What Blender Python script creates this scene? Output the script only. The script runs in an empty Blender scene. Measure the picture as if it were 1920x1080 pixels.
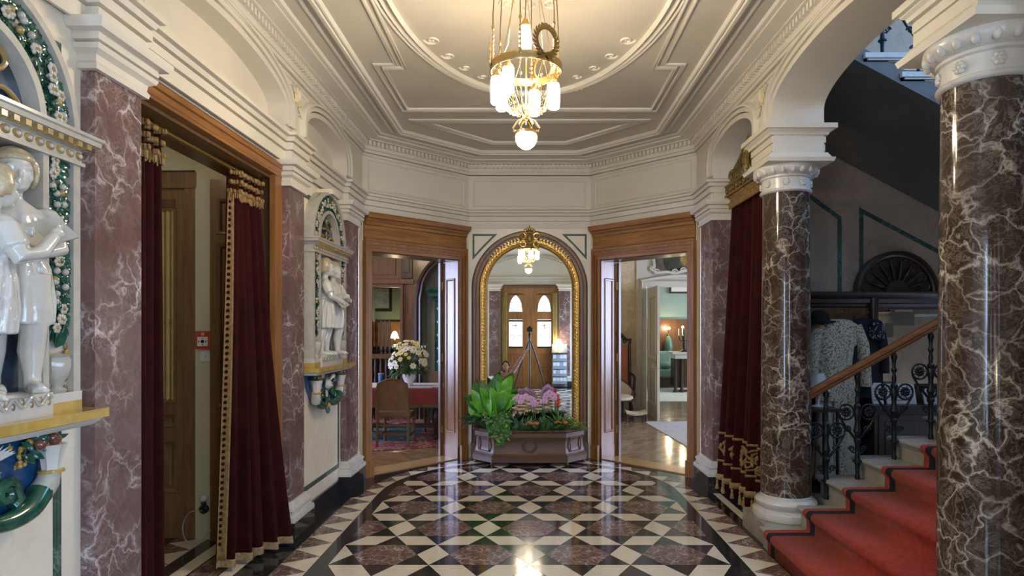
import bpy, bmesh, math, random
from mathutils import Vector, Matrix
from math import sin, cos, pi, radians, sqrt
random.seed(7)
S = bpy.context.scene
COL = S.collection
# ---------------------------------------------------------------- camera, world, exposure
F, H = 1180.0, 1.6
cam = bpy.data.cameras.new('camera'); camo = bpy.data.objects.new('camera', cam); COL.objects.link(camo)
camo.location = (0, 0, H); camo.rotation_euler = (pi/2, 0, 0)
cam.sensor_width = 36; cam.lens = F/1920*36
cam.shift_x = -33/1920; cam.shift_y = 78/1920
cam.clip_start = 0.02; cam.clip_end = 100
S.camera = camo
w = bpy.data.worlds.new('world'); S.world = w; w.use_nodes = True
w.node_tree.nodes['Background'].inputs[0].default_value = (0.55, 0.7, 1.0, 1)
w.node_tree.nodes['Background'].inputs[1].default_value = 1.0
S.view_settings.view_transform = 'Standard'; S.view_settings.look = 'None'
S.view_settings.exposure = 1.15; S.view_settings.gamma = 1.0; S.view_settings.use_curve_mapping = False
S.cycles.use_denoising = True
S.cycles.max_bounces = 10; S.cycles.diffuse_bounces = 5; S.cycles.glossy_bounces = 5
S.cycles.sample_clamp_indirect = 6.0
E_LAMP, E_GLOBE = 58.0, 40.0        # chandelier glass
E_DOOR, E_SIDE, E_DINING, E_PARLOUR, E_STAIR = .8, 8.0, 15.0, 11.0, 4.0   # daylight windows
# ---------------------------------------------------------------- node materials
MATS = {}
def newmat(name):
    m = bpy.data.materials.new(name); m.use_nodes = True
    MATS[name] = m
    nt = m.node_tree
    return m, nt, nt.nodes['Principled BSDF']
def L(nt, a, b): nt.links.new(a, b)
def coords(nt, scale=(1, 1, 1), rot=(0, 0, 0)):
    tc = nt.nodes.new('ShaderNodeTexCoord'); mp = nt.nodes.new('ShaderNodeMapping')
    mp.inputs['Scale'].default_value = scale; mp.inputs['Rotation'].default_value = rot
    L(nt, tc.outputs['Object'], mp.inputs['Vector']); return mp.outputs[0]
def noise(nt, vec, scale, detail=4, rough=.55, dist=0.0):
    n = nt.nodes.new('ShaderNodeTexNoise'); n.inputs['Scale'].default_value = scale
    n.inputs['Detail'].default_value = detail; n.inputs['Roughness'].default_value = rough
    n.inputs['Distortion'].default_value = dist
    if vec is not None: L(nt, vec, n.inputs['Vector'])
    return n
def ramp(nt, fac, stops):
    r = nt.nodes.new('ShaderNodeValToRGB')
    e = r.color_ramp.elements
    while len(e) > 1: e.remove(e[-1])
    e[0].position, e[0].color = stops[0][0], tuple(stops[0][1]) + (1,)
    for p, c in stops[1:]:
        k = e.new(p); k.color = tuple(c) + (1,)
    L(nt, fac, r.inputs[0]); return r.outputs[0]
def math_(nt, op, a, b=None, c=None):
    n = nt.nodes.new('ShaderNodeMath'); n.operation = op
    for i, v in enumerate((a, b, c)):
        if v is None: continue
        if isinstance(v, (int, float)): n.inputs[i].default_value = v
        else: L(nt, v, n.inputs[i])
    return n.outputs[0]
def mixc(nt, fac, a, b):
    n = nt.nodes.new('ShaderNodeMix'); n.data_type = 'RGBA'
    for sock, v in ((n.inputs[0], fac), (n.inputs[6], a), (n.inputs[7], b)):
        if isinstance(v, (int, float)): sock.default_value = v
        elif isinstance(v, tuple): sock.default_value = v + (1,)
        else: L(nt, v, sock)
    return n.outputs[2]
def bump(nt, bs, h, strength=.3, dist=.01):
    b = nt.nodes.new('ShaderNodeBump'); b.inputs['Strength'].default_value = strength; b.inputs['Distance'].default_value = dist
    L(nt, h, b.inputs['Height']); L(nt, b.outputs[0], bs.inputs['Normal'])
def plain(name, c, rough=.5, metal=0, spec=.5, var=.08, scale=6, coat=0, sheen=0, sheenc=None, bmp=0, bscale=60, emit=None):
    """a plain coloured material with a faint noise variation"""
    m, nt, b = newmat(name)
    v = coords(nt); n = noise(nt, v, scale, 4)
    d = tuple(max(0, x*(1-var)) for x in c); u = tuple(min(1, x*(1+var)) for x in c)
    L(nt, ramp(nt, n.outputs[0], [(.3, d), (.7, u)]), b.inputs['Base Color'])
    b.inputs['Roughness'].default_value = rough; b.inputs['Metallic'].default_value = metal
    b.inputs['Specular IOR Level'].default_value = spec; b.inputs['Coat Weight'].default_value = coat
    b.inputs['Coat Roughness'].default_value = .08
    if sheen:
        b.inputs['Sheen Weight'].default_value = sheen; b.inputs['Sheen Roughness'].default_value = .35
        b.inputs['Sheen Tint'].default_value = (sheenc or c) + (1,)
    if bmp: bump(nt, b, noise(nt, v, bscale, 5).outputs[0], bmp)
    if emit:
        b.inputs['Emission Color'].default_value = emit[0] + (1,); b.inputs['Emission Strength'].default_value = emit[1]
    return m
def marble(name, base, base2, vein, scale=4, wid=.03, amount=.5, rough=.12, patch=.5, fine=3.2):
    m, nt, b = newmat(name)
    v = coords(nt)
    wn = noise(nt, v, scale*.8, 3)
    vm = nt.nodes.new('ShaderNodeVectorMath'); vm.operation = 'MULTIPLY_ADD'
    k0 = 1.2/scale; vm.inputs[1].default_value = (k0, k0, k0); L(nt, wn.outputs[1], vm.inputs[0]); L(nt, v, vm.inputs[2])
    wv = vm.outputs[0]
    wn2 = noise(nt, wv, scale*2.4, 4, .6)
    vm2 = nt.nodes.new('ShaderNodeVectorMath'); vm2.operation = 'MULTIPLY_ADD'; k_ = .55/scale
    vm2.inputs[1].default_value = (k_, k_, k_); L(nt, wn2.outputs[1], vm2.inputs[0]); L(nt, wv, vm2.inputs[2]); wv2 = vm2.outputs[0]
    n0 = noise(nt, v, scale*1.3, 5, .6)
    col = ramp(nt, n0.outputs[0], [(.3, base), (.7, base2)])
    masks = []
    for sc, ww, rn_, hi in ((scale*1.5, wid*2.0, 1.0, 1.0), (scale*fine*1.5, wid*2.4, .8, .24)):
        vo = nt.nodes.new('ShaderNodeTexVoronoi'); vo.feature = 'DISTANCE_TO_EDGE'; vo.inputs['Scale'].default_value = sc; vo.inputs['Randomness'].default_value = rn_
        L(nt, wv2, vo.inputs['Vector'])
        masks.append(ramp(nt, vo.outputs['Distance'], [(0, (hi,)*3), (ww*.5, (.5*hi,)*3), (ww*1.6, (0, 0, 0))]))
    n = noise(nt, wv, scale*fine, 5, .6, .6)
    masks.append(ramp(nt, math_(nt, 'ABSOLUTE', math_(nt, 'SUBTRACT', n.outputs[0], .5)), [(0, (.34, .34, .34)), (wid*.8, (.08, .08, .08)), (wid*1.6, (0, 0, 0))]))
    pm = noise(nt, v, scale*.7, 3)
    pmr = ramp(nt, pm.outputs[0], [(.5-.25*patch, (.06, .06, .06)), (.66, (1, 1, 1))])
    mk = nt.nodes.new('ShaderNodeMix'); mk.data_type = 'RGBA'; mk.blend_type = 'LIGHTEN'; mk.inputs[0].default_value = 1
    L(nt, masks[0], mk.inputs[6]); L(nt, masks[1], mk.inputs[7])
    mk2 = nt.nodes.new('ShaderNodeMix'); mk2.data_type = 'RGBA'; mk2.blend_type = 'LIGHTEN'; mk2.inputs[0].default_value = 1
    L(nt, mk.outputs[2], mk2.inputs[6]); L(nt, masks[2], mk2.inputs[7]); mk = mk2
    mm = math_(nt, 'MULTIPLY', math_(nt, 'MULTIPLY', mk.outputs[2], pmr), amount*1.4)
    mm = math_(nt, 'MINIMUM', mm, 1.0)
    L(nt, mixc(nt, mm, col, vein), b.inputs['Base Color'])
    b.inputs['Roughness'].default_value = rough
    return m
def wood(name, c1, c2, rough=.35, axis=2, scale=6, coat=.15, rot=0):
    m, nt, b = newmat(name)
    sc = [scale*5]*3; sc[axis] = scale*.35
    v = coords(nt, tuple(sc))
    if rot:
        mp_ = v.node; mp_.vector_type = 'TEXTURE'; mp_.inputs['Rotation'].default_value = (0, 0, rot); mp_.inputs['Scale'].default_value = tuple(1/q for q in sc)
    n = noise(nt, v, 1.0, 6, .6, .8)
    n2 = noise(nt, coords(nt), 1.7, 3)
    f = math_(nt, 'ADD', math_(nt, 'MULTIPLY', n.outputs[0], .75), math_(nt, 'MULTIPLY', n2.outputs[0], .25))
    L(nt, ramp(nt, f, [(.33, c1), (.66, c2)]), b.inputs['Base Color'])
    b.inputs['Roughness'].default_value = rough; b.inputs['Coat Weight'].default_value = coat; b.inputs['Coat Roughness'].default_value = .15
    bump(nt, b, n.outputs[0], .08, .004)
    return m
plain('plaster', (.71, .65, .535), .62, var=.03, scale=3, bmp=.05)
plain('ceiling_plaster', (.60, .535, .425), .65, var=.06, scale=1.6, bmp=.04)
plain('stucco_gold', (.70, .58, .34), .5, var=.15, scale=14)
marble('cream_marble', (.80, .70, .52), (.88, .80, .64), (.66, .50, .30), 3.0, .012, .35, .25, .3)
marble('red_marble', (.030, .016, .009), (.066, .036, .022), (.56, .48, .37), 5.0, .022, .85, .1, .7, 2.6)
marble('pink_marble', (.125, .068, .060), (.20, .118, .108), (.78, .70, .68), 4.6, .022, .62, .14, .25, 2.8)
marble('floor_red', (.10, .045, .036), (.19, .095, .08), (.70, .62, .56), 9, .022, .7, .1, .8, 2.4)
marble('floor_cream', (.74, .64, .47), (.82, .73, .57), (.62, .50, .34), 3, .012, .3, .1, .2)
marble('black_marble', (.014, .016, .017), (.028, .030, .030), (.20, .22, .21), 5, .006, .35, .1, .3)
marble('green_marble', (.022, .055, .045), (.05, .10, .08), (.25, .36, .30), 9, .02, .5, .2, .6)
marble('white_marble', (.60, .57, .51), (.70, .67, .60), (.40, .38, .35), 5, .02, .5, .22, .5)
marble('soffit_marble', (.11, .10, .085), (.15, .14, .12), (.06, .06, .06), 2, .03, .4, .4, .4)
marble('grey_marble', (.32, .285, .235), (.42, .375, .31), (.2, .19, .18), 4, .02, .5, .25, .5)
marble('stair_wall', (.37, .275, .20), (.45, .335, .24), (.28, .19, .13), 2, .03, .5, .45, .6)
wood('oak', (.16, .06, .013), (.36, .155, .038), .42, coat=.04)
wood('reveal_oak', (.17, .07, .02), (.34, .16, .05), .3, coat=.21)
wood('planter_oak', (.07, .031, .012), (.14, .068, .027), .5, axis=0, coat=.17)
wood('oak_mid', (.10, .04, .011), (.22, .098, .028), .42, coat=.03)
MATS['planter_oak'].node_tree.nodes['Principled BSDF'].inputs['Coat Roughness'].default_value = .34
MATS['reveal_oak'].node_tree.nodes['Principled BSDF'].inputs['Coat Roughness'].default_value = .24
wood('oak_flat', (.16, .06, .014), (.36, .155, .04), axis=1, coat=.1)
wood('oak_lintel_one', (.16, .06, .013), (.42, .19, .045), axis=0, coat=.1, rot=pi/4)
wood('oak_lintel_two', (.16, .06, .013), (.42, .19, .045), axis=0, coat=.1, rot=-pi/4)
wood('oak_dark', (.085, .040, .016), (.17, .085, .035))
wood('oak_vestibule', (.13, .062, .022), (.24, .125, .048), .45)
wood('walnut', (.022, .011, .007), (.055, .027, .016), .4)
wood('threshold', (.42, .25, .10), (.55, .35, .16), .3, axis=0)
wood('handrail', (.14, .055, .022), (.26, .11, .045), .22, axis=0)
plain('velvet', (.032, .004, .0035), .85, var=.3, scale=9, sheen=.34, sheenc=(.55, .11, .045), spec=.12, bmp=.06, bscale=30)
plain('gold_braid', (.27, .155, .045), .6, var=.35, scale=45, sheen=.3, bmp=.5, bscale=90)
plain('fringe', (.34, .22, .095), .75, var=.4, scale=60, bmp=.5, bscale=140)
plain('brass', (.60, .42, .17), .28, 1, var=.1)
plain('old_brass', (.30, .21, .09), .38, 1, var=.2)
plain('gilt', (.78, .52, .17), .32, .9, var=.2, scale=20, bmp=.35, bscale=70)
plain('gilt_dark', (.28, .19, .06), .42, .75, var=.45, scale=25, bmp=.5, bscale=50)
plain('iron', (.022, .026, .030), .38, .6, var=.3, scale=20)
plain('black_plastic', (.012, .012, .013), .45)
plain('glaze_white', (.64, .61, .53), .16, coat=.6, var=.06, scale=8)
plain('glaze_skin', (.80, .76, .66), .14, coat=.7, var=.05, scale=9)
plain('glaze_hair', (.50, .40, .24), .2, coat=.5, var=.2, scale=30, bmp=.4, bscale=45)
plain('glaze_blue', (.022, .045, .075), .12, coat=.8, var=.3, scale=10)
plain('glaze_bright_blue', (.012, .075, .19), .16, coat=.7, var=.25, scale=10)
plain('glaze_green', (.016, .085, .05), .14, coat=.8, var=.5, scale=14)
plain('glaze_yellow', (.52, .34, .075), .2, coat=.6, var=.25, scale=12)
plain('glaze_ochre', (.36, .235, .075), .22, coat=.5, var=.3, scale=14)
plain('glaze_brown', (.16, .055, .035), .2, coat=.6, var=.4, scale=18)
plain('glaze_rim', (.50, .47, .39), .2, coat=.5, var=.1, scale=18)
plain('carpet_red', (.34, .040, .022), .95, var=.22, scale=30, sheen=.25, sheenc=(.9, .35, .25), bmp=.4, bscale=260)
plain('carpet_navy', (.008, .009, .016), .95, var=.2, scale=30, bmp=.3, bscale=260)
plain('painted_cream', (.56, .53, .35), .5, var=.03)
plain('yellow_cloth', (.45, .33, .10), .8, var=.15, scale=8)
plain('alarm_red', (.55, .06, .02), .4, var=.02)
plain('white_plastic', (.72, .72, .68), .4, var=.02)
plain('grey_plastic', (.30, .31, .32), .4, var=.02)
plain('leaf_bright', (.13, .42, .035), .32, var=.35, scale=14)
plain('leaf_mid', (.045, .15, .025), .4, var=.4, scale=16)
plain('leaf_dark', (.018, .065, .022), .35, var=.4, scale=14)
plain('leaf_lime', (.16, .32, .04), .5, var=.3, scale=20)
plain('orchid', (.82, .48, .74), .5, var=.18, scale=40)
plain('orchid_lip', (.42, .05, .26), .5)
plain('bromeliad', (.80, .16, .08), .45, var=.2, scale=25)
plain('orange_petal', (.58, .17, .05), .55, var=.25, scale=40)
plain('petal_cream', (.80, .76, .58), .6, var=.08, scale=40)
plain('petal_yellow', (.72, .60, .20), .6, var=.12, scale=40)
plain('stem', (.07, .12, .03), .6)
plain('soil', (.02, .014, .01), .95, var=.5, scale=60, bmp=.8, bscale=60)
plain('table_red', (.19, .022, .012), .85, var=.12, scale=12)
plain('cloth_white', (.66, .66, .64), .8, var=.05)
plain('leather', (.17, .085, .035), .45, var=.2, scale=14)
plain('porcelain', (.72, .71, .68), .2, coat=.5)
plain('tile_green', (.007, .065, .033), .14, coat=.8, var=.4, scale=5)
plain('wall_pale', (.70, .68, .60), .7, var=.03)
plain('wall_green', (.28, .36, .25), .7, var=.06)
plain('wall_celadon', (.30, .40, .36), .7, var=.05)
plain('trim_cream', (.60, .57, .46), .45, var=.04)
plain('salmon', (.48, .16, .075), .8, var=.12, scale=30, sheen=.3)
plain('upholstery_cream', (.52, .44, .30), .85, var=.2, scale=25)
plain('settee_green', (.20, .30, .24), .75, var=.12, scale=14, sheen=.4)
plain('fringe_dark', (.10, .075, .035), .9, var=.5, scale=60)
plain('dark_cloth', (.012, .011, .018), .9, var=.3, scale=20)
plain('felt', (.012, .014, .015), .85)
plain('paper', (.70, .70, .68), .8, var=.03)
plain('paper_blue', (.30, .38, .50), .7, var=.3, scale=30)
plain('blue_tin', (.03, .10, .22), .4, var=.5, scale=50)
plain('skin', (.50, .28, .18), .55, var=.06)
plain('hair_dark', (.012, .009, .008), .6, var=.3, scale=40)
plain('shirt_grey', (.20, .19, .20), .9)
plain('trousers', (.02, .022, .03), .9)
plain('picture_green', (.035, .042, .02), .5, var=.5, scale=12)
plain('picture_gold', (.30, .19, .06), .5, var=.5, scale=12)
plain('lamp_celadon', (.10, .20, .15), .25)
plain('picture_dark', (.09, .065, .04), .5, var=.8, scale=6)
plain('print_pale', (.34, .36, .36), .6, var=.3, scale=8)
plain('void_dark', (.02, .016, .012), .8)
# patterned materials ------------------------------------------------------------
def mat_wallpaper():
    m, nt, b = newmat('wallpaper'); v = coords(nt)
    vo = nt.nodes.new('ShaderNodeTexVoronoi'); vo.inputs['Scale'].default_value = 5; L(nt, v, vo.inputs['Vector'])
    n = noise(nt, v, 9, 5, .6, 1.2)
    f = math_(nt, 'MULTIPLY', n.outputs[0], math_(nt, 'ADD', vo.outputs['Distance'], .6))
    L(nt, ramp(nt, f, [(.3, (.62, .47, .20)), (.5, (.58, .46, .26)), (.68, (.68, .56, .36))]), b.inputs['Base Color'])
    b.inputs['Roughness'].default_value = .6
mat_wallpaper()
def mat_parquet(name, c1, c2, rough, rot):
    m, nt, b = newmat(name)
    v = coords(nt, (1, 1, 1), (0, 0, rot))
    br = nt.nodes.new('ShaderNodeTexBrick'); L(nt, v, br.inputs['Vector'])
    br.inputs['Scale'].default_value = 2.2; br.inputs['Mortar Size'].default_value = .006; br.inputs['Brick Width'].default_value = .6; br.inputs['Row Height'].default_value = .16
    br.inputs['Color1'].default_value = c1 + (1,); br.inputs['Color2'].default_value = c2 + (1,); br.inputs['Mortar'].default_value = tuple(x*.35 for x in c1) + (1,)
    n = noise(nt, coords(nt, (4, 30, 4), (0, 0, rot)), 1.5, 4)
    L(nt, mixc(nt, math_(nt, 'MULTIPLY', n.outputs[0], .35), br.outputs[0], tuple(x*.5 for x in c1)), b.inputs['Base Color'])
    b.inputs['Roughness'].default_value = rough
mat_parquet('parquet', (.26, .145, .055), (.36, .21, .09), .22, .6)
mat_parquet('parquet_pale', (.30, .20, .12), (.47, .36, .25), .14, -.75)
def mat_rug(name, cols, scale):
    m, nt, b = newmat(name); v = coords(nt)
    vo = nt.nodes.new('ShaderNodeTexVoronoi'); vo.inputs['Scale'].default_value = scale; vo.distance = 'MANHATTAN'; L(nt, v, vo.inputs['Vector'])
    n = noise(nt, v, scale*1.7, 4, .6, 1.5)
    f = math_(nt, 'ADD', math_(nt, 'MULTIPLY', vo.outputs['Distance'], .6), math_(nt, 'MULTIPLY', n.outputs[0], .6))
    L(nt, ramp(nt, f, [(.30+.09*i, c) for i, c in enumerate(cols)]), b.inputs['Base Color'])
    b.inputs['Roughness'].default_value = .95
mat_rug('rug_red', [(.16, .02, .02), (.30, .05, .035), (.05, .05, .07), (.28, .04, .03), (.42, .32, .20), (.22, .03, .025)], 9)
mat_rug('rug_teal', [(.03, .12, .11), (.06, .20, .17), (.20, .30, .24), (.03, .09, .09)], 7)
mat_rug('rug_grey', [(.34, .40, .46), (.46, .50, .54), (.30, .36, .44), (.52, .54, .55)], 6)
def mat_check(name, c1, c2, scale):
    m, nt, b = newmat(name); ck = nt.nodes.new('ShaderNodeTexChecker'); ck.inputs['Scale'].default_value = scale
    L(nt, coords(nt), ck.inputs['Vector']); ck.inputs['Color1'].default_value = c1+(1,); ck.inputs['Color2'].default_value = c2+(1,)
    L(nt, ck.outputs[0], b.inputs['Base Color']); b.inputs['Roughness'].default_value = .9
mat_check('plaid', (.42, .06, .06), (.50, .42, .42), 40)
def mat_lace():
    m, nt, b = newmat('lace'); v = coords(nt)
    vo = nt.nodes.new('ShaderNodeTexVoronoi'); vo.inputs['Scale'].default_value = 60; L(nt, v, vo.inputs['Vector'])
    L(nt, ramp(nt, vo.outputs['Distance'], [(.45, (.66, .58, .42)), (.75, (.25, .2, .13))]), b.inputs['Base Color'])
    b.inputs['Roughness'].default_value = .9; bump(nt, b, vo.outputs['Distance'], .6)
mat_lace()
def mat_stained():
    m, nt, b = newmat('stained_glass'); v = coords(nt)
    vo = nt.nodes.new('ShaderNodeTexVoronoi'); vo.inputs['Scale'].default_value = 11; L(nt, v, vo.inputs['Vector'])
    n = noise(nt, v, 4, 3)
    c = ramp(nt, n.outputs[0], [(.35, (.35, .62, .95)), (.5, (.75, .9, 1.0)), (.62, (.55, .85, .75))])
    e = ramp(nt, vo.outputs['Distance'], [(.05, (.2, .25, .3)), (.2, (1, 1, 1))])
    mx = nt.nodes.new('ShaderNodeMix'); mx.data_type = 'RGBA'; mx.blend_type = 'MULTIPLY'; mx.inputs[0].default_value = 1
    L(nt, c, mx.inputs[6]); L(nt, e, mx.inputs[7])
    L(nt, mx.outputs[2], b.inputs['Emission Color']); b.inputs['Emission Strength'].default_value = E_DOOR
    b.inputs['Base Color'].default_value = (.3, .4, .5, 1); b.inputs['Roughness'].default_value = .1
mat_stained()
def emitter(name, c, s):
    m, nt, b = newmat(name); b.inputs['Base Color'].default_value = (.8, .8, .8, 1)
    b.inputs['Emission Color'].default_value = c + (1,); b.inputs['Emission Strength'].default_value = s
    b.inputs['Roughness'].default_value = .2
    return m
emitter('lamp_glass', (1.0, .86, .64), E_LAMP)
emitter('globe_glass', (1.0, .88, .68), E_GLOBE)
emitter('small_lamp', (1.0, .80, .52), 22)
emitter('small_bulb', (1.0, .74, .42), 160)
emitter('day_side', (.50, .68, 1.0), E_SIDE)
emitter('day_door', (.80, .90, 1.0), E_DOOR)
emitter('day_dining', (.52, .62, 1.0), E_DINING)
emitter('day_parlour', (.58, .68, 1.0), E_PARLOUR)
emitter('added_flight_light', (.30, .54, 1.0), 2.2)
emitter('added_left_wall_light', (.42, .62, 1.0), 5.0)
emitter('day_far', (.7, .82, 1.0), 5)
emitter('day_stair', (.30, .54, 1.0), E_STAIR)
m, nt, b = newmat('mirror'); b.inputs['Base Color'].default_value = (.86, .86, .82, 1); b.inputs['Metallic'].default_value = 1; b.inputs['Roughness'].default_value = .01
m, nt, b = newmat('clear_glass'); b.inputs['Base Color'].default_value = (.9, .93, .9, 1); b.inputs['Roughness'].default_value = .03; b.inputs['Transmission Weight'].default_value = 1; b.inputs['IOR'].default_value = 1.1
m, nt, b = newmat('crystal'); b.inputs['Base Color'].default_value = (1, .97, .9, 1); b.inputs['Roughness'].default_value = .05; b.inputs['Transmission Weight'].default_value = 1

# ---------------------------------------------------------------- mesh builder
I4 = Matrix.Identity(4)
class MB:
    def __init__(s, M=None):
        s.bm = bmesh.new(); s.mats = []; s.M = M or I4
    def mi(s, m):
        if m not in s.mats: s.mats.append(m)
        return s.mats.index(m)
    def v(s, p): return s.bm.verts.new(s.M @ Vector(p))
    def face(s, vs, m):
        try: f = s.bm.faces.new(vs)
        except ValueError: return None
        f.material_index = s.mi(m); f.smooth = True; return f
    def poly(s, pts, m): return s.face([s.v(p) for p in pts], m)
    def grid(s, rows, m, closed=False, cap=False):
        """rows: list of lists of points, quads between neighbours"""
        R = [[s.v(p) for p in r] for r in rows]
        n = len(R[0])
        for a, b in zip(R, R[1:]):
            for i in range(n if closed else n-1):
                j = (i+1) % n
                s.face([a[i], a[j], b[j], b[i]], m)
        if cap:
            s.face(R[0][::-1], m); s.face(R[-1], m)
        return R
    def box(s, x0, x1, y0, y1, z0, z1, m):
        x0, x1 = min(x0, x1), max(x0, x1); y0, y1 = min(y0, y1), max(y0, y1); z0, z1 = min(z0, z1), max(z0, z1)
        a = [s.v((x, y, z)) for z in (z0, z1) for x, y in ((x0, y0), (x1, y0), (x1, y1), (x0, y1))]
        for q in ((3, 2, 1, 0), (4, 5, 6, 7), (0, 1, 5, 4), (1, 2, 6, 5), (2, 3, 7, 6), (3, 0, 4, 7)): s.face([a[i] for i in q], m)
    def prism(s, pts, ext, m):
        """closed outline of 3D points, extruded by vector ext"""
        e = Vector(ext); A = [s.v(p) for p in pts]; B = [s.v(Vector(p)+e) for p in pts]
        n = len(pts)
        for i in range(n): s.face([A[i], A[(i+1) % n], B[(i+1) % n], B[i]], m)
        s.face(A[::-1], m); s.face(B, m)
    def sweep(s, path, prof, n, m, closed=False, cap=True):
        """planar path swept by profile (a along n x t, b along n), mitred"""
        P = [Vector(p) for p in path]; n = Vector(n).normalized(); k = len(P); rows = []
        for i in range(k):
            t0 = (P[i]-P[i-1]) if (i > 0 or closed) else None
            t1 = (P[(i+1) % k]-P[i]) if (i < k-1 or closed) else None
            t0 = (t0 or t1).normalized(); t1 = (t1 or t0).normalized()
            s0, s1 = n.cross(t0), n.cross(t1)
            ms = s0+s1
            if ms.length < 1e-5: ms = s0
            ms.normalize(); c = max(.3, ms.dot(s0)); ms = ms/c
            rows.append([P[i]+ms*a+n*b for a, b in prof])
        if closed: rows.append(rows[0])
        R = [[s.v(p) for p in r] for r in rows]
        q = len(prof)
        for a, b in zip(R, R[1:]):
            for i in range(q): s.face([a[i], a[(i+1) % q], b[(i+1) % q], b[i]], m)
        if cap and not closed and q > 2: s.face(R[0][::-1], m); s.face(R[-1], m)
    def strip(s, path, prof, n, m, closed=False):
        """as sweep but with an open profile"""
        P = [Vector(p) for p in path]; n = Vector(n).normalized(); k = len(P); R = []
        for i in range(k):
            t0 = (P[i]-P[i-1]) if (i > 0 or closed) else None
            t1 = (P[(i+1) % k]-P[i]) if (i < k-1 or closed) else None
            t0 = (t0 or t1).normalized(); t1 = (t1 or t0).normalized()
            s0, s1 = n.cross(t0), n.cross(t1); ms = s0+s1
            if ms.length < 1e-5: ms = s0
            ms.normalize(); ms = ms/max(.3, ms.dot(s0))
            R.append([s.v(P[i]+ms*a+n*b) for a, b in prof])
        if closed: R.append(R[0])
        for a, b in zip(R, R[1:]):
            for i in range(len(prof)-1): s.face([a[i], a[i+1], b[i+1], b[i]], m)
    def lathe(s, prof, c, m, n=24, a0=0, a1=2*pi, flute=0, cap=True):
        """profile of (radius, z) about a vertical axis through c"""
        c = Vector(c); full = abs(a1-a0-2*pi) < 1e-4
        k = n if full else n+1
        def rr(r, a): return r*(1-flute*(.5+.5*cos(12*a))) if flute else r
        rows = [[c+Vector((rr(r, a0+(a1-a0)*i/n)*cos(a0+(a1-a0)*i/n), rr(r, a0+(a1-a0)*i/n)*sin(a0+(a1-a0)*i/n), z)) for i in range(k)] for r, z in prof]
        s.grid(rows, m, closed=full, cap=cap and full)
    def tube(s, pts, r, m, n=8, cap=True, flat=1.0):
        """round bar along a 3D path; r a number or one per point"""
        P = [Vector(p) for p in pts]; k = len(P)
        rad = r if isinstance(r, (list, tuple)) else [r]*k
        t = (P[1]-P[0]).normalized(); u = t.orthogonal().normalized(); rows = []
        for i in range(k):
            tt = (P[min(i+1, k-1)]-P[max(i-1, 0)])
            if tt.length < 1e-9: tt = t
            tt.normalize()
            u = (u-tt*u.dot(tt)); u = u.normalized() if u.length > 1e-6 else tt.orthogonal().normalized()
            w_ = tt.cross(u)
            rows.append([P[i]+(u*cos(2*pi*j/n)+w_*sin(2*pi*j/n)*flat)*rad[i] for j in range(n)])
        s.grid(rows, m, closed=True, cap=cap)
    def ell(s, c, r, m, n=12, k=8, R=None):
        c = Vector(c); r = (r, r, r) if isinstance(r, (int, float)) else r; R = R or Matrix.Identity(3)
        rows = []
        for i in range(1, k):
            a = pi*i/k
            rows.append([c+R @ Vector((r[0]*sin(a)*cos(2*pi*j/n), r[1]*sin(a)*sin(2*pi*j/n), -r[2]*cos(a))) for j in range(n)])
        Rw = s.grid(rows, m, closed=True)
        b = s.v(c+R @ Vector((0, 0, -r[2]))); t = s.v(c+R @ Vector((0, 0, r[2])))
        for j in range(n):
            s.face([b, Rw[0][(j+1) % n], Rw[0][j]], m); s.face([t, Rw[-1][j], Rw[-1][(j+1) % n]], m)
    def leaf(s, p, d, up, ln, wd, m, curl=.3, fold=.15, seg=5, tip=1.6, pw=1.0):
        """leaf blade from p along d, bending away from up"""
        p = Vector(p); d = Vector(d).normalized(); up = Vector(up); up = (up-d*up.dot(d)).normalized(); sd = d.cross(up)
        L_, Rr, C = [], [], []
        pos = p.copy(); ang = 0
        for i in range(seg+1):
            t = i/seg
            wv = wd*.5*max(0, sin(pi*min(1, t**(1/tip)*.98+.02)))**pw
            dd = d*cos(ang)-up*sin(ang); uu = up*cos(ang)+d*sin(ang)
            C.append(pos.copy()); L_.append(pos+sd*wv+uu*wv*fold); Rr.append(pos-sd*wv+uu*wv*fold)
            pos = pos+dd*(ln/seg); ang += curl/seg
        s.grid([list(r) for r in zip(L_, C, Rr)], m)
    def build(s, name, parent=None, ang=38, recalc=True):
        if recalc: bmesh.ops.recalc_face_normals(s.bm, faces=s.bm.faces)
        me = bpy.data.meshes.new(name); s.bm.to_mesh(me); s.bm.free()
        for m in s.mats: me.materials.append(MATS[m])
        me.set_sharp_from_angle(angle=radians(ang))
        o = bpy.data.objects.new(name, me); COL.objects.link(o)
        if parent is not None: attach(o, parent)
        return o
def attach(o, parent):
    o.parent = parent; o.matrix_parent_inverse = Matrix.Translation(parent.location).inverted() if parent.type == 'EMPTY' else Matrix.Identity(4)
def tag(o, label, cat, group=None):
    o['label'] = label; o['category'] = cat
    if group: o['group'] = group
    return o
def thing(name, loc, label, cat, group=None):
    o = bpy.data.objects.new(name, None); COL.objects.link(o); o.location = loc; o.empty_display_size = .1
    return tag(o, label, cat, group)
def struct(o):
    o['kind'] = 'structure'; return o
def arc(c, r, a0, a1, n, plane='xz', ry=None):
    ry = ry or r; out = []
    for i in range(n+1):
        a = a0+(a1-a0)*i/n; p, q = r*cos(a), ry*sin(a)
        c_ = Vector(c)
        out.append(c_+(Vector((p, 0, q)) if plane == 'xz' else Vector((0, p, q)) if plane == 'yz' else Vector((p, q, 0))))
    return out
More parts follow.
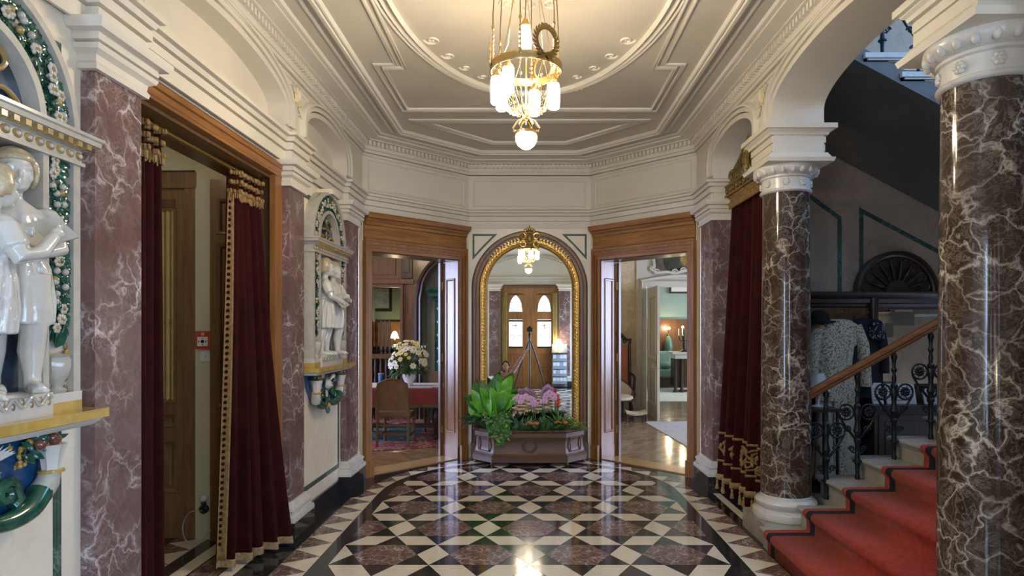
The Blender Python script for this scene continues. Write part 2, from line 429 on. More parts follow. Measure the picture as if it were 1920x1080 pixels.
def spl(pts, n=5):
    """smooth curve through the points"""
    P = [Vector(p) for p in pts]; out = []
    for i in range(len(P)-1):
        p0, p1, p2, p3 = P[max(i-1, 0)], P[i], P[i+1], P[min(i+2, len(P)-1)]
        for k in range(n):
            t = k/n; out.append(.5*((2*p1)+(p2-p0)*t+(2*p0-5*p1+4*p2-p3)*t*t+(3*p1-p0-3*p2+p3)*t**3))
    return out+[P[-1]]
def fuse(o, vox=.008, smooth=2):
    """melt overlapping sculpted lumps into one continuous surface"""
    r = o.modifiers.new('r', 'REMESH'); r.mode = 'VOXEL'; r.voxel_size = vox; r.use_smooth_shade = True
    if smooth:
        q = o.modifiers.new('s', 'SMOOTH'); q.iterations = smooth; q.factor = .5
    return o
def frame_mat(origin, ex, ey):
    ex, ey = Vector(ex).normalized(), Vector(ey).normalized(); ez = ex.cross(ey)
    M = Matrix((ex, ey, ez)).transposed().to_4x4(); M.translation = Vector(origin); return M
# ================================================================ hall shell
XW, XP = 1.87, 1.81
ZC = 3.70
XM, YM, YD = .765, 7.85, 6.805      # mirror wall half width and depth, start of the diagonals
DL = frame_mat((-XP, YD, 0), (1, 1, 0), (-1, 1, 0))
DR = frame_mat((XM, YM, 0), (1, -1, 0), (1, 1, 0))
DLEN = sqrt(2)*(XP-XM)
# ---- floor: black marble ground with inlaid cream and red marble
def clip(poly, clipper):
    out = poly
    for i in range(len(clipper)):
        a, b = clipper[i], clipper[(i+1) % len(clipper)]
        inp, out = out, []
        def side(p): return (b[0]-a[0])*(p[1]-a[1])-(b[1]-a[1])*(p[0]-a[0])
        for j in range(len(inp)):
            p, q = inp[j-1], inp[j]; sp, sq = side(p), side(q)
            if (sp >= 0) != (sq >= 0):
                t = sp/(sp-sq); out.append((p[0]+(q[0]-p[0])*t, p[1]+(q[1]-p[1])*t))
            if sq >= 0: out.append(q)
        if not out: return []
    return out
fl = MB()
base = [(-4.2, -2), (5.5, -2), (5.5, 6.72), (1.95, 6.72), (.8, 7.92), (-.8, 7.92), (-1.95, 6.78), (-1.95, 5.04), (-4.2, 5.04)]
fl.prism([(x, y, -.02) for x, y in base], (0, 0, .02), 'black_marble')
s_ = .2285; h3 = sqrt(3)
cap_ = [(-1.368, -1.2), (1.368, -1.2), (1.368, 6.2)]+[(1.368*cos(a*pi/40), 6.2+1.368*sin(a*pi/40)) for a in range(1, 40)]+[(-1.368, 6.2)]
def inlay(pts, m, z=.0012):
    c = clip(pts, cap_)
    if len(c) >= 3: fl.poly([(x, y, z) for x, y in c], m)
Y0 = 4.474
for k in range(-10, 7):
    yc = Y0+k*1.5*h3*s_
    for i in range(-4, 5):
        xc = (i+(.5 if k % 2 else 0))*3*s_                     # white lozenge centre
        inlay([(xc-s_/2, yc), (xc, yc-h3/2*s_), (xc+s_/2, yc), (xc, yc+h3/2*s_)], 'floor_cream')
        xh = xc+1.5*s_
        inlay([(xh+s_*cos(a*pi/3), yc+s_*sin(a*pi/3)) for a in range(6)], 'floor_red')
        y0, y1 = yc+h3/2*s_, yc+h3*s_                           # cream bands between the rows; xh has the next row's lozenge above it
        inlay([(xh+s_/2, y0), (xh+1.5*s_, y0), (xh+s_, y1), (xh, y1)], 'floor_cream')
        inlay([(xh-1.5*s_, y0), (xh-s_/2, y0), (xh, y1), (xh-s_, y1)], 'floor_cream')
# border of triangles round the oval
pathc = []
for sgn in (-1, 1):
    def pt(t, r):                       # t: distance from the centre of the apse back along one side
        if t < pi/2*1.56: a = pi/2-t/1.56; return (sgn*r*cos(a), 6.2+r*sin(a))
        return (sgn*r, 6.2-(t-pi/2*1.56))
    N = 36; p_ = .281
    for i in range(N):
        t0 = i*p_
        ri, ro = 1.475, (1.63 if t0 < 2.4 else 1.70)
        tri = [pt(t0, ri), pt(t0+p_, ri), pt(t0+p_/2, ro)]
        tri2 = [pt(t0+p_/2, ro), pt(t0+p_, ri), pt(t0+1.5*p_, ro)]
        if tri[0][1] < -1.3: continue
        fl.poly([(x, y, .0012) for x, y in tri], 'floor_cream'); fl.poly([(x, y, .0012) for x, y in tri2], 'floor_red')
# strips in the wide doorway on the left and the vestibule floor
for x0, x1, m in ((-2.02, -1.93, 'floor_cream'), (-2.22, -2.03, 'floor_red'), (-2.34, -2.235, 'floor_cream')):
    fl.poly([(x0, 3.0, .0012), (x1, 3.0, .0012), (x1, 4.7, .0012), (x0, 4.7, .0012)], m)
for i in range(9):
    y = 2.6+i*.281
    fl.poly([(-2.46, y, .0012), (-2.46, y+.281, .0012), (-2.70, y+.14, .0012)], 'floor_cream')
    fl.poly([(-2.70, y+.14, .0012), (-2.46, y+.281, .0012), (-2.70, y+.421, .0012)], 'floor_red')
fl.poly([(-4.1, 2.5, .0012), (-2.80, 2.5, .0012), (-2.80, 4.75, .0012), (-4.1, 4.75, .0012)], 'floor_red')
# stair hall strips behind the arches on the other side
for x0, x1, m in ((1.79, 1.86, 'floor_cream'), (2.25, 2.4, 'floor_cream'), (2.45, 3.4, 'floor_red')):
    fl.poly([(x0, 5.15, .0012), (x1, 5.15, .0012), (x1, 6.15, .0012), (x0, 6.15, .0012)], m)
struct(fl.build('floor'))
# ---- ceiling
cl = MB()
cp = [(-2.0, -2.05), (2.0, -2.05), (2.0, 6.85), (.85, 8.0), (-.85, 8.0), (-2.0, 6.85)]
cl.prism([(x, y, ZC) for x, y in cp], (0, 0, .15), 'ceiling_plaster')
struct(cl.build('ceiling'))
def hallpath(off):
    """outline of the hall, off metres inside the wall faces, from the back of one side round the apse to the other"""
    q = off*math.tan(pi/8)
    return [(-XP+off, -2, 0), (-XP+off, YD-q, 0), (-XM+q, YM-off, 0), (XM-q, YM-off, 0), (XP-off, YD-q, 0), (XP-off, -2, 0)]
def at(path, z): return [(p[0], p[1], z) for p in path]
DN, UPV = (0, 0, -1), (0, 0, 1)
t1 = MB()       # mouldings on the ceiling (profile: a across, b down)
mp = [(0, 0), (.004, .012), (.016, .014), (.022, .03), (.045, .03), (.05, .018), (.062, .014), (.068, 0)]
t1.strip(at(hallpath(.40), ZC), [(0, 0), (.004, .022), (.016, .024), (.018, .010), (.025, .010), (.028, .046), (.050, .048), (.054, .024), (.060, .022), (.062, .034), (.076, .032), (.084, 0)], DN, 'plaster')
t1.strip(at(hallpath(.335), ZC), [(0, 0), (.006, .014), (.02, .014), (.026, 0)], DN, 'plaster')
fm = [(0, 0), (.002, .018), (.012, .024), (.022, .018), (.026, 0)]
frame = [(-1.0, 2.60), (-1.167, 2.60), (-1.16, 1.66), (1.16, 1.66), (1.167, 2.60), (1.0, 2.60), (1.0, 5.03), (1.167, 5.03), (1.16, 5.97), (-1.16, 5.97), (-1.167, 5.03), (-1.0, 5.03)]
t1.strip([(x, y, ZC) for x, y in frame], [(a-.013, b) for a, b in fm], DN, 'plaster', closed=True)
t1.strip([(x, y, ZC) for x, y in frame], [(a+.045, b*.8) for a, b in fm], DN, 'plaster', closed=True)
trap = [(-1.15, 6.30), (1.15, 6.30), (.42, 7.06), (-.42, 7.06)]
t1.strip([(x, y, ZC) for x, y in trap], fm, DN, 'plaster', closed=True)
t1.strip([(x, y, ZC) for x, y in trap], [(a-.05, b) for a, b in fm], DN, 'plaster', closed=True)
def oval(a, b, n=72): return [(a*cos(2*pi*i/n), 3.8+b*sin(2*pi*i/n), ZC) for i in range(n)]
for da, k in ((0, 1.5), (.055, 1), (.09, .8)):
    t1.strip(oval(.90+da, 1.76+da), [(a-.013, b*k) for a, b in fm], DN, 'plaster', closed=True)
struct(t1.build('trim_1', ang=60))
t1 = MB()       # modelled scrolls on the ceiling
def scroll(mb, c, ex, ey, size, r, m, turns=1.4, mirror=1):
    c = Vector(c); ex = Vector(ex); ey = Vector(ey); pts = []
    n = 18
    for i in range(n+1):
        t = i/n; a = t*turns*2*pi; q = size*(1-.82*t)
        pts.append(c+ex*(q*cos(a))*mirror+ey*(q*sin(a)))
    mb.tube(pts, [r*(1-.45*i/n) for i in range(n+1)], m, 6)
for yy, dy in ((5.60, -1), (2.0, 1)):
    for sx in (-1, 1):
        for k in range(4):
            scroll(t1, (sx*(.07+.115*k), yy+dy*.035*k, ZC-.004), (sx, 0, 0), (0, dy, 0), .055-.006*k, .011, 'plaster')
            t1.ell((sx*(.12+.11*k), yy+dy*(.06+.03*k), ZC-.002), (.03, .014, .012), 'plaster', 8, 6)
    t1.ell((0, yy, ZC-.004), (.05, .05, .02), 'plaster', 10, 6)
for sx in (-1, 1):
    for sy in (-1, 1):
        for k in range(4):
            a = radians(28+11*k); c = (sx*.80*cos(a), 3.8+sy*1.62*sin(a), ZC-.004)
            scroll(t1, c, (sx, 0, 0), (0, sy, 0), .06-.008*k, .010, 'plaster')
for k in range(12):
    a = 2*pi*k/12; scroll(t1, (.28*cos(a), 3.8+.28*sin(a), ZC-.004), (cos(a), sin(a), 0), (-sin(a), cos(a), 0), .06, .010, 'plaster')
struct(t1.build('trim_2', ang=60))
# ---- cornice with dentils all round
t1 = MB()
corn = [(0, 3.485), (.014, 3.487), (.014, 3.512), (.0, 3.514), (.0, 3.521), (.03, 3.523), (.034, 3.548), (.018, 3.55), (.018, 3.557), (.034, 3.559), (.034, 3.592), (.040, 3.596), (.040, 3.644), (.095, 3.648), (.095, 3.657), (.20, 3.660), (.204, 3.672), (.19, 3.674), (.19, 3.680), (.225, 3.684), (.24, 3.70), (.0, 3.70)]
hp = hallpath(0)
t1.strip(at(hp, 0), [(-a, z) for a, z in corn], UPV, 'plaster')
for a, b in zip(hp, hp[1:]):
    a, b = Vector(a), Vector(b); d = (b-a); ln = d.length; d.normalize(); nn = Vector((d.y, -d.x, 0))
    k = int(ln/.052); st = ln/k
    for i in range(1, k):
        p = a+d*(st*i)
        if p.y < .5: continue
        q = p+nn*.038
        t1.prism([q-d*.0155+UP for UP in (Vector((0, 0, 3.598)),)]+[q+d*.0155+Vector((0, 0, 3.598)), q+d*.0155+nn*.036+Vector((0, 0, 3.598)), q-d*.0155+nn*.036+Vector((0, 0, 3.598))], (0, 0, .045), 'plaster')
struct(t1.build('trim_3'))
# ---- string course above the doors, breaking forward over the pilasters
PIL = [(1.13, 1.45), (2.62, 2.934), (4.74, 5.05), (6.22, 6.65)]
ent = [(0, 2.86), (.014, 2.86), (.014, 2.938), (-.002, 2.940), (-.002, 2.949), (.026, 2.951), (.026, 2.998), (.006, 3.0), (.006, 3.009), (.036, 3.012), (.048, 3.036), (.036, 3.038), (.036, 3.045), (.068, 3.048), (.068, 3.072), (.03, 3.085), (0, 3.10)]
bigent = [(0, 2.84), (.055, 2.84), (.064, 2.868), (.04, 2.87), (.04, 2.876), (.03, 2.895), (.022, 2.91), (-.006, 2.912), (-.006, 2.92), (.008, 2.922), (.008, 2.975), (-.004, 2.977), (-.004, 2.984), (.012, 2.986), (.012, 3.03), (.002, 3.032), (.002, 3.039), (.026, 3.041), (.032, 3.06), (.05, 3.072), (.05, 3.078), (.072, 3.08), (.072, 3.115), (.0, 3.125)]
XS = 1.85
lp = [(-XS, -2, 0)]
for y0, y1 in PIL:
    lp += [(-XS, y0, 0), (-XP+.012, y0, 0), (-XP+.012, y1, 0)] + ([(-XS, y1, 0)] if y1 < 6 else [])
q = 0
lp += [(-XP+.012, YD, 0), (-XM, YM, 0), (XM, YM, 0), (XP-.012, YD, 0), (XP-.012, 6.22, 0), (2.2, 6.22, 0)]
t1 = MB(); t1.strip(at(lp, 0), [(-a, z) for a, z in ent], UPV, 'plaster'); struct(t1.build('trim_4'))
# ---- upper side walls with arches
BAYS = [(1.48, 2.53), (2.97, 4.66), (5.09, 6.20)]
ZS = 3.235
def arch_z(y, b):
    c, a = (b[0]+b[1])/2, (b[1]-b[0])/2
    return ZS+(.205 if a > .7 else .185)*sqrt(max(0, 1-((y-c)/a)**2))
def arch_wall(sg, depth, blind, z0, mat):
    mb = MB(); x0, x1 = sg*XP, sg*(XP+depth)
    ys = [-2.0]
    for b in BAYS:
        c, a = (b[0]+b[1])/2, (b[1]-b[0])/2
        ys += [c-a*cos(pi*i/28) for i in range(29)]
    ys.append(6.85)
    def q(*p): mb.poly(p, mat)
    for y0, y1 in zip(ys, ys[1:]):
        bay = next((b for b in BAYS if b[0]-1e-6 <= y0 and y1 <= b[1]+1e-6), None)
        za, zb = (arch_z(y0, bay), arch_z(y1, bay)) if bay else (z0, z0)
        q((x0, y0, za), (x0, y1, zb), (x0, y1, 3.78), (x0, y0, 3.78))
        if bay:
            q((x0, y0, za), (x1, y0, za), (x1, y1, zb), (x0, y1, zb))
            if blind: q((x1, y0, z0), (x1, y1, z0), (x1, y1, zb), (x1, y0, za))
            else: q((x1, y0, za), (x1, y1, zb), (x1, y1, 3.9), (x1, y0, 3.9))
        elif not blind:
            q((x1, y0, z0), (x1, y1, z0), (x1, y1, 3.9), (x1, y0, 3.9)); q((x0, y0, z0), (x1, y0, z0), (x1, y1, z0), (x0, y1, z0))
    for b in BAYS:
        for y in b: q((x0, y, z0), (x1, y, z0), (x1, y, ZS), (x0, y, ZS))
    o = mb.build('wall_left' if sg < 0 else 'wall_right'); return struct(o)
arch_wall(-1, .13, True, 3.08, 'plaster'); arch_wall(1, .37, False, 2.86, 'plaster')
t1 = MB()
av = [(0, 0), (0, .014), (.042, .014), (.043, .0), (.050, .0), (.051, .026), (.083, .026), (.084, .006), (.091, .006), (.092, .040), (.110, .040), (.118, .016), (.128, 0)]
for sg in (-1, 1):
    for b in BAYS:
        c, a = (b[0]+b[1])/2, (b[1]-b[0])/2
        P = [(sg*XP, b[0], 3.12)]+[(sg*XP, c-a*cos(pi*i/30), arch_z(c-a*cos(pi*i/30), b)) for i in range(31)]+[(sg*XP, b[1], 3.12)]
        t1.strip(P, [(-sg*p, q_) for p, q_ in av], (-sg, 0, 0), 'plaster')
struct(t1.build('trim_5'))
t1 = MB()       # cartouches in the spandrels
for sg in (-1, 1):
    for yc in (2.75, 4.875):
        x = sg*(XP-.012); ez = Vector((0, 0, 1)); ey = Vector((0, 1, 0))
        t1.ell((x, yc, 3.405), (.022, .05, .075), 'stucco_gold', 10, 8)
        t1.ell((x-sg*.012, yc, 3.41), (.02, .028, .05), 'plaster', 10, 8)
        for s2 in (-1, 1):
            scroll(t1, (x, yc+s2*.055, 3.445), ey*s2, ez, .035, .010, 'plaster'); scroll(t1, (x, yc+s2*.045, 3.36), ey*s2, -ez, .03, .009, 'stucco_gold')
            t1.tube([(x, yc+s2*.03, 3.33), (x, yc+s2*.08, 3.28), (x, yc+s2*.11, 3.255)], [.012, .009, .004], 'plaster', 6)
            t1.strip([(sg*XP, yc+s2*.05, 3.27), (sg*XP, yc+s2*.19, 3.44), (sg*XP, yc+s2*.05, 3.47)], [(-.006, 0), (-.003, .01), (.003, .01), (.006, 0)], (-sg, 0, 0), 'plaster')
    for yc in (6.42,):
        x = sg*(XP-.008)
        for k in range(3): scroll(t1, (x, yc, 3.32+.06*k), Vector((0, 1, 0)), Vector((0, 0, 1)), .032-.005*k, .008, 'stucco_gold', mirror=1 if k % 2 else -1)
struct(t1.build('trim_6', ang=60))
# ---- lower side wall on the left, with the wide doorway
wl = MB()
def wbox(y0, y1, z0, z1, m='cream_marble', x0=-2.2, x1=-XW): wl.box(x0, x1, y0, y1, z0, z1, m)
wbox(-2, 2.80, 0, 3.09); wbox(4.74, 6.86, 0, 3.09); wbox(2.80, 4.74, 2.84, 3.09, 'plaster')
struct(wl.build('wall_left_lower'))
wr = MB(); wr.box(XW, 2.2, -2, 2.2, 0, 2.9, 'cream_marble'); wr.box(XW, 2.2, 6.66, 6.86, 0, 2.9, 'cream_marble'); struct(wr.build('wall_right_lower'))
bs = MB()       # black skirting and green marble lines of the left wall panels
for y0, y1 in ((1.45, 2.62), (5.05, 6.22), (-2, 1.13)):
    bs.box(-XW, -XW+.022, y0, y1, 0, .135, 'black_marble')
bs.box(-XW, -XW+.03, 6.65, 6.8, 0, .135, 'black_marble')
struct(bs.build('baseboard_left'))
bs = MB(); bs.box(XW-.022, XW, -2, 2.2, 0, .135, 'black_marble'); bs.box(XW-.03, XW, 6.65, 6.8, 0, .135, 'black_marble'); struct(bs.build('baseboard_right'))
t1 = MB()
for y0, y1 in ((1.57, 2.51), (5.13, 6.17)):
    t1.strip([(-XW, y0, .25), (-XW, y0, 2.74), (-XW, y1, 2.74), (-XW, y1, .25)], [(0, 0), (0, .003), (-.042, .003), (-.042, 0)], (1, 0, 0), 'green_marble', closed=True)
struct(t1.build('trim_7'))
# ---- apse walls
for nm, M, o0, o1 in (('wall_apse_left', DL, .11, 1.325), ('wall_apse_right', DR, .153, 1.368)):
    mb = MB(M)
    for x0, x1, z0, z1, m in ((0, o0, 0, 2.86, 'cream_marble'), (o1, DLEN, 0, 2.86, 'cream_marble'), (o0, o1, 2.455, 2.86, 'cream_marble'), (0, DLEN, 2.86, 3.78, 'plaster')):
        mb.box(x0, x1, 0, .28, z0, z1, m)
    struct(mb.build(nm))
mb = MB(); mb.box(-XM, XM, YM, YM+.28, 0, 2.86, 'cream_marble'); mb.box(-XM, XM, YM, YM+.28, 2.86, 3.78, 'plaster'); struct(mb.build('wall_apse_centre'))
t1 = MB()       # raised frames on the frieze and the green marble corners beside the arch
pf = [(0, 0), (.004, .010), (.012, .012), (.018, .006), (.022, 0)]
for M, ln in ((DL, DLEN), (DR, DLEN), (frame_mat((-XM, YM, 0), (1, 0, 0), (0, 1, 0)), 2*XM)):
    mb2 = MB(M); mb2.strip([(.06, 0, 3.12), (ln-.06, 0, 3.12), (ln-.06, 0, 3.46), (.06, 0, 3.46)], pf, (0, -1, 0), 'plaster', closed=True)
    for f_ in mb2.bm.faces: t1.poly([v_.co for v_ in f_.verts], 'plaster')
    mb2.bm.free()
for sx in (-1, 1):
    ap = [(sx*.70, YM, 2.78), (sx*.43, YM, 2.78)]+[(sx*(.78*cos(a)), YM, 2.11+.78*sin(a)) for a in (radians(56), radians(48), radians(40), radians(33))][1:3]+[(sx*.70, YM, 2.50)]
    t1.strip(ap, [(-.012*sx, 0), (-.012*sx, .004), (.012*sx, .004), (.012*sx, 0)], (0, -1, 0), 'green_marble', closed=True)
struct(t1.build('trim_8'))
# ---- pilasters and columns
def rect(x0, x1, y0, y1): return [(x0, y0, 0), (x1, y0, 0), (x1, y1, 0), (x0, y1, 0)]
basep = [(0, .155), (.062, .155), (.064, .18), (.058, .20), (.045, .205), (.04, .225), (.05, .24), (.045, .258), (.025, .27), (.012, .30), (0, .30)]
capp = [(0, 2.68), (.022, 2.68), (.026, 2.70), (.016, 2.715), (.02, 2.74), (.045, 2.755), (.052, 2.775), (.028, 2.778), (.028, 2.786), (.05, 2.79), (.055, 2.81), (.05, 2.814), (.05, 2.82), (.085, 2.825), (.097, 2.85), (.097, 2.865), (0, 2.865)]
def pilaster(x0, x1, y0, y1, label, side='x'):
    """marble pilaster; side 'x' stands against the wall at x0, 'y' against the wall at y0, None stands free"""
    cx, cy = (x0+x1)/2, (y0+y1)/2
    t = thing('marble_pilaster', (cx, cy, 0), label, 'pilaster', None); t['kind'] = 'thing'; e = .065
    path = [(x0, y0, 0), (x1, y0, 0), (x1, y1, 0), (x0, y1, 0)] if side != 'y' else [(x1, y0, 0), (x1, y1, 0), (x0, y1, 0), (x0, y0, 0)]
    m = MB(); m.box(x0-(0 if side == 'x' else e), x1+e, y0-(0 if side == 'y' else e), y1+e, 0, .157, 'black_marble'); m.build('plinth', t)
    m = MB(); m.strip(path, [(-a, z) for a, z in basep], UPV, 'white_marble', closed=side is None); m.build('base', t)
    m = MB(); m.box(x0, x1, y0, y1, .25, 2.69, 'pink_marble'); m.build('shaft', t)
    m = MB(); m.strip(path, [(-a, z) for a, z in capp], UPV, 'plaster', closed=side is None); m.build('capital', t)
    return t
pilaster(-1.869, -XP, 1.13, 1.45, 'rose marble pilaster on the entrance side of the large glazed relief')
pilaster(-1.869, -XP, 2.62, 2.934, 'pale rose marble pilaster between the large near relief and the curtained doorway')
pilaster(-1.869, -XP, 4.74, 5.05, 'rose marble pilaster between the open velvet curtain and the distant relief')
pilaster(-1.869, -XP, 6.22, 6.65, 'slim rose marble pilaster between the distant relief and the dining room door')
pilaster(XP, 2.16, 6.22, 6.65, 'rose marble pilaster between the parlour door and the tall tasselled curtain', None)
def column(x, y, label):
    t = thing('marble_column', (x, y, 0), label, 'column'); t['kind'] = 'thing'
    m = MB(); m.box(x-.25, x+.23, y-.25, y+.25, 0, .153, 'grey_marble'); m.build('plinth', t)
    m = MB(); m.lathe([(.205, .153), (.24, .155), (.25, .18), (.245, .21), (.222, .225), (.205, .235), (.205, .252), (.222, .258), (.228, .28), (.218, .298), (.19, .31), (.186, .335), (.17, .335)], (x, y, 0), 'white_marble', 48); m.build('base', t)
    m = MB(); m.lathe([(.15, .31), (.186, .335), (.184, 1.0), (.178, 1.8), (.170, 2.655), (.15, 2.66)], (x, y, 0), 'red_marble', 64); m.build('shaft', t)
    m = MB(); m.lathe([(.16, 2.64), (.186, 2.645), (.192, 2.655), (.186, 2.668), (.176, 2.672), (.176, 2.75), (.19, 2.756), (.19, 2.77), (.205, 2.775), (.232, 2.80), (.24, 2.822), (.236, 2.842), (.2, 2.845)], (x, y, 0), 'white_marble', 48)
    for k in range(20):
        a = 2*pi*(k+.5)/20; m.ell((x+.222*cos(a), y+.222*sin(a), 2.802), (.021, .021, .03), 'white_marble', 8, 6)
    for k in range(8):
        a = 2*pi*(k+.5)/8
        for j in range(7):
            b_ = 2*pi*j/6; rr = 0 if j == 6 else .017
            m.ell((x+.180*cos(a)-sin(a)*rr*cos(b_), y+.180*sin(a)+cos(a)*rr*cos(b_), 2.712+rr*sin(b_)), .0125, 'white_marble', 6, 4)
    m.build('capital', t, ang=50)
    m = MB(); m.box(x-.184, x+.194, y-.215, y+.2, 2.84, 3.24, 'plaster')
    m.strip(rect(x-.184, x+.194, y-.215, y+.2), [(-a, z) for a, z in bigent], UPV, 'plaster', closed=True); m.build('entablature_block', t)
column(1.99, 4.89, 'red veined marble column standing between the stair foot and the tasselled curtain')
column(1.99, 2.74, 'massive dark red veined marble column in front of the stairs, cut by the frame edge')
# ================================================================ oak doorways in the apse
lint = [(0, 2.455), (.03, 2.455), (.034, 2.50), (.042, 2.505), (.046, 2.55), (.06, 2.56), (.062, 2.585), (.05, 2.597), (.03, 2.60), (.028, 2.735), (.045, 2.742), (.05, 2.77), (.07, 2.785), (.075, 2.80), (.115, 2.81), (.125, 2.845), (.135, 2.86), (0, 2.862)]
casing = [(0, 0), (0, .02), (.010, .03), (.028, .032), (.029, .022), (.035, .022), (.036, .044), (.058, .046), (.059, .034), (.065, .034), (.066, .058), (.10, .060), (.105, .04), (.108, 0)]
def oak_door(idx, M, o0, o1, reveal_at):
    """casing and lintel of an apse doorway, its panelled reveal and threshold"""
    m = MB(M)
    m.strip([(o0, 0, 0), (o0, 0, 2.455), (o1, 0, 2.455), (o1, 0, 0)], casing, (0, -1, 0), 'oak')
    m.strip([(o0-.10, 0, 0), (o1+.10, 0, 0)], [(-a, z) for a, z in lint], UPV, 'oak_lintel_one' if idx == 1 else 'oak_lintel_two')
    for xx in (o0-.10, o1+.10):
        m.prism([(xx, -a, z) for a, z in lint], (.0005, 0, 0), 'oak')
    for xx, dx in ((o0, -.108), (o1, .108)): m.box(xx, xx+dx, -.062, 0, 0, .18, 'oak')
    root = struct(m.build('door_%d' % idx))
    m = MB(M)       # lining: jambs with a sunk panel on the mirror side, plus the soffit
    far = o1 if reveal_at > 0 else o0; near = o0 if reveal_at > 0 else o1
    m.box(near-.004, near+.012*(1 if near == o0 else -1), 0, .285, 0, 2.455, 'oak_dark')
    m.box(o0, o1, 0, .285, 2.445, 2.458, 'oak_dark')
    m.build('lining', root)
    m = MB(M); sgn = 1 if reveal_at > 0 else -1
    m.box(far-.014*sgn, far+.002*sgn, -.002, .29, 0, 2.446, 'reveal_oak')
    pts = [(far-.014*sgn, .07, .34), (far-.014*sgn, .07, 2.22), (far-.014*sgn, .22, 2.22), (far-.014*sgn, .22, .34)]
    m.strip(pts, [(-.016, 0), (-.012, .012), (.004, .014), (.012, .004), (.016, 0)], (-sgn, 0, 0), 'reveal_oak', closed=True)
    m.box(far-.018*sgn, far, -.002, .29, 0, .16, 'reveal_oak')
    m.build('reveal_panel', root)
    m = MB(M); m.box(o0, o1, .02, .30, -.01, .012, 'threshold'); m.build('threshold', root)
    m = MB(M); x0, x1 = far-.055*sgn, far-.012*sgn    # open leaf folded back beyond the reveal
    m.box(x0, x1, .30, .34, .01, 2.44, 'oak_dark'); lf = m.build('folded_leaf', root)
    m = MB(M)
    for z in (.35, 1.25, 2.15): m.tube([(far-.03*sgn, .293, z-.05), (far-.03*sgn, .293, z+.05)], .011, 'brass', 8)
    m.build('hinge', root)
    return root
oak_door(1, DL, .11, 1.325, 1)
oak_door(2, DR, .153, 1.368, -1)
# ================================================================ arched mirror
m = MB(); R0 = .612
def archpath(r, zs=2.11, z0=0, y=YM): return [(-r, y, z0)]+[(-r*cos(pi*i/40), y, zs+r*sin(pi*i/40)) for i in range(41)]+[(r, y, z0)]
m.strip(archpath(.60), [(0, 0), (0, .03), (.02, .034), (.026, .05), (.06, .054), (.066, .07), (.10, .072), (.112, .06), (.118, .03), (.125, 0)], (0, -1, 0), 'oak_mid')
for sx in (-1, 1): m.box(sx*.60, sx*.727, YM-.078, YM, 0, .20, 'oak_mid')
struct(m.build('trim_9'))
mr = thing('arched_mirror', (0, YM, 0), 'tall arched mirror in a carved gilt frame behind the flower planter', 'mirror'); mr['kind'] = 'thing'
m = MB(); m.poly([(p[0], YM-.02, p[2]) for p in archpath(.545, z0=.30)], 'mirror'); m.build('glass', mr)
m = MB()
P = archpath(.525, z0=.28, y=YM-.005)
m.strip(P, [(0, 0), (0, .02), (.008, .03), (.014, .045), (.02, .05), (.03, .042), (.04, .05), (.055, .058), (.07, .055), (.078, .04), (.086, .045), (.092, .03), (.094, 0)], (0, -1, 0), 'gilt')
for i in range(41):                                       # carved leaf along the middle of the frame
    a = pi*i/40; r = .573
    for k in (-1, 1): m.ell((-r*cos(a)+.012*k*cos(a), YM-.06, 2.11+r*sin(a)), (.011, .010, .017), 'gilt', 6, 4)
for i in range(44):
    z = .32+i*.0405
    for sx in (-1, 1):
        for k in (-1, 1): m.ell((sx*.573+.013*k, YM-.06, z+(.01 if k > 0 else 0)), (.012, .010, .016), 'gilt', 6, 4)
m.build('frame', mr, ang=50)
m = MB(); cz = 2.70; y = YM-.075
m.ell((0, y, cz+.03), (.062, .03, .085), 'gilt', 12, 8); m.ell((0, y-.02, cz+.03), (.04, .02, .058), 'gilt_dark', 10, 6)
for sx in (-1, 1):
    scroll(m, (sx*.085, y, cz+.05), Vector((sx, 0, 0)), Vector((0, 0, 1)), .05, .014, 'gilt'); scroll(m, (sx*.075, y, cz-.04), Vector((sx, 0, 0)), Vector((0, 0, -1)), .04, .012, 'gilt')
    for k in range(11):
        a = radians(78-4*k); p = (sx*.60*cos(a), y+.008, 2.11+.605*sin(a)); m.ell(p, (.018, .014, .013), 'gilt', 8, 5)
        for e_ in (-1, 1): m.leaf(p, (sx*sin(a)+.4*e_*cos(a), -.2, -cos(a)*.8+.9*e_*sin(a)), (0, -1, 0), .055-.002*k, .026, 'gilt', .6, .3, 4)
for k in range(5):
    a = radians(50+20*k); m.ell((.085*cos(a), y, cz+.05+.095*sin(a)), (.018, .016, .022), 'gilt', 8, 5)
m.tube([(0, y, cz+.14), (0, y, cz+.19)], [.012, .005], 'gilt_dark', 6)
m.build('crest', mr, ang=60)
# ================================================================ planter
def plan(o): return [(-.655-o, 7.80, 0), (-.655-o, 7.60-o*.3, 0), (-.425-o*.6, 7.37-o, 0), (.425+o*.6, 7.37-o, 0), (.655+o, 7.60-o*.3, 0), (.655+o, 7.80, 0)]
pl = thing('flower_planter', (0, 7.55, 0), 'low carved oak planter with canted corners at the foot of the arched mirror', 'planter'); pl['kind'] = 'thing'
prof = [(.032, .045), (.034, .095), (.026, .105), (.028, .12), (.012, .135), (.0, .16), (-.012, .22), (-.010, .28), (-.002, .325), (.004, .335), (.004, .385), (.014, .392)]
m = MB(); rows = [[(p[0], p[1], z) for p in plan(o)] for o, z in prof]; m.grid(rows, 'planter_oak'); m.poly(rows[0], 'planter_oak'); m.build('body', pl, ang=30)
m = MB(); rows = [[(p[0], p[1], z) for p in plan(o)] for o, z in ((.012, .392), (.024, .398), (.026, .412), (.018, .42), (-.02, .42), (-.02, .395))]; m.grid(rows, 'planter_oak')
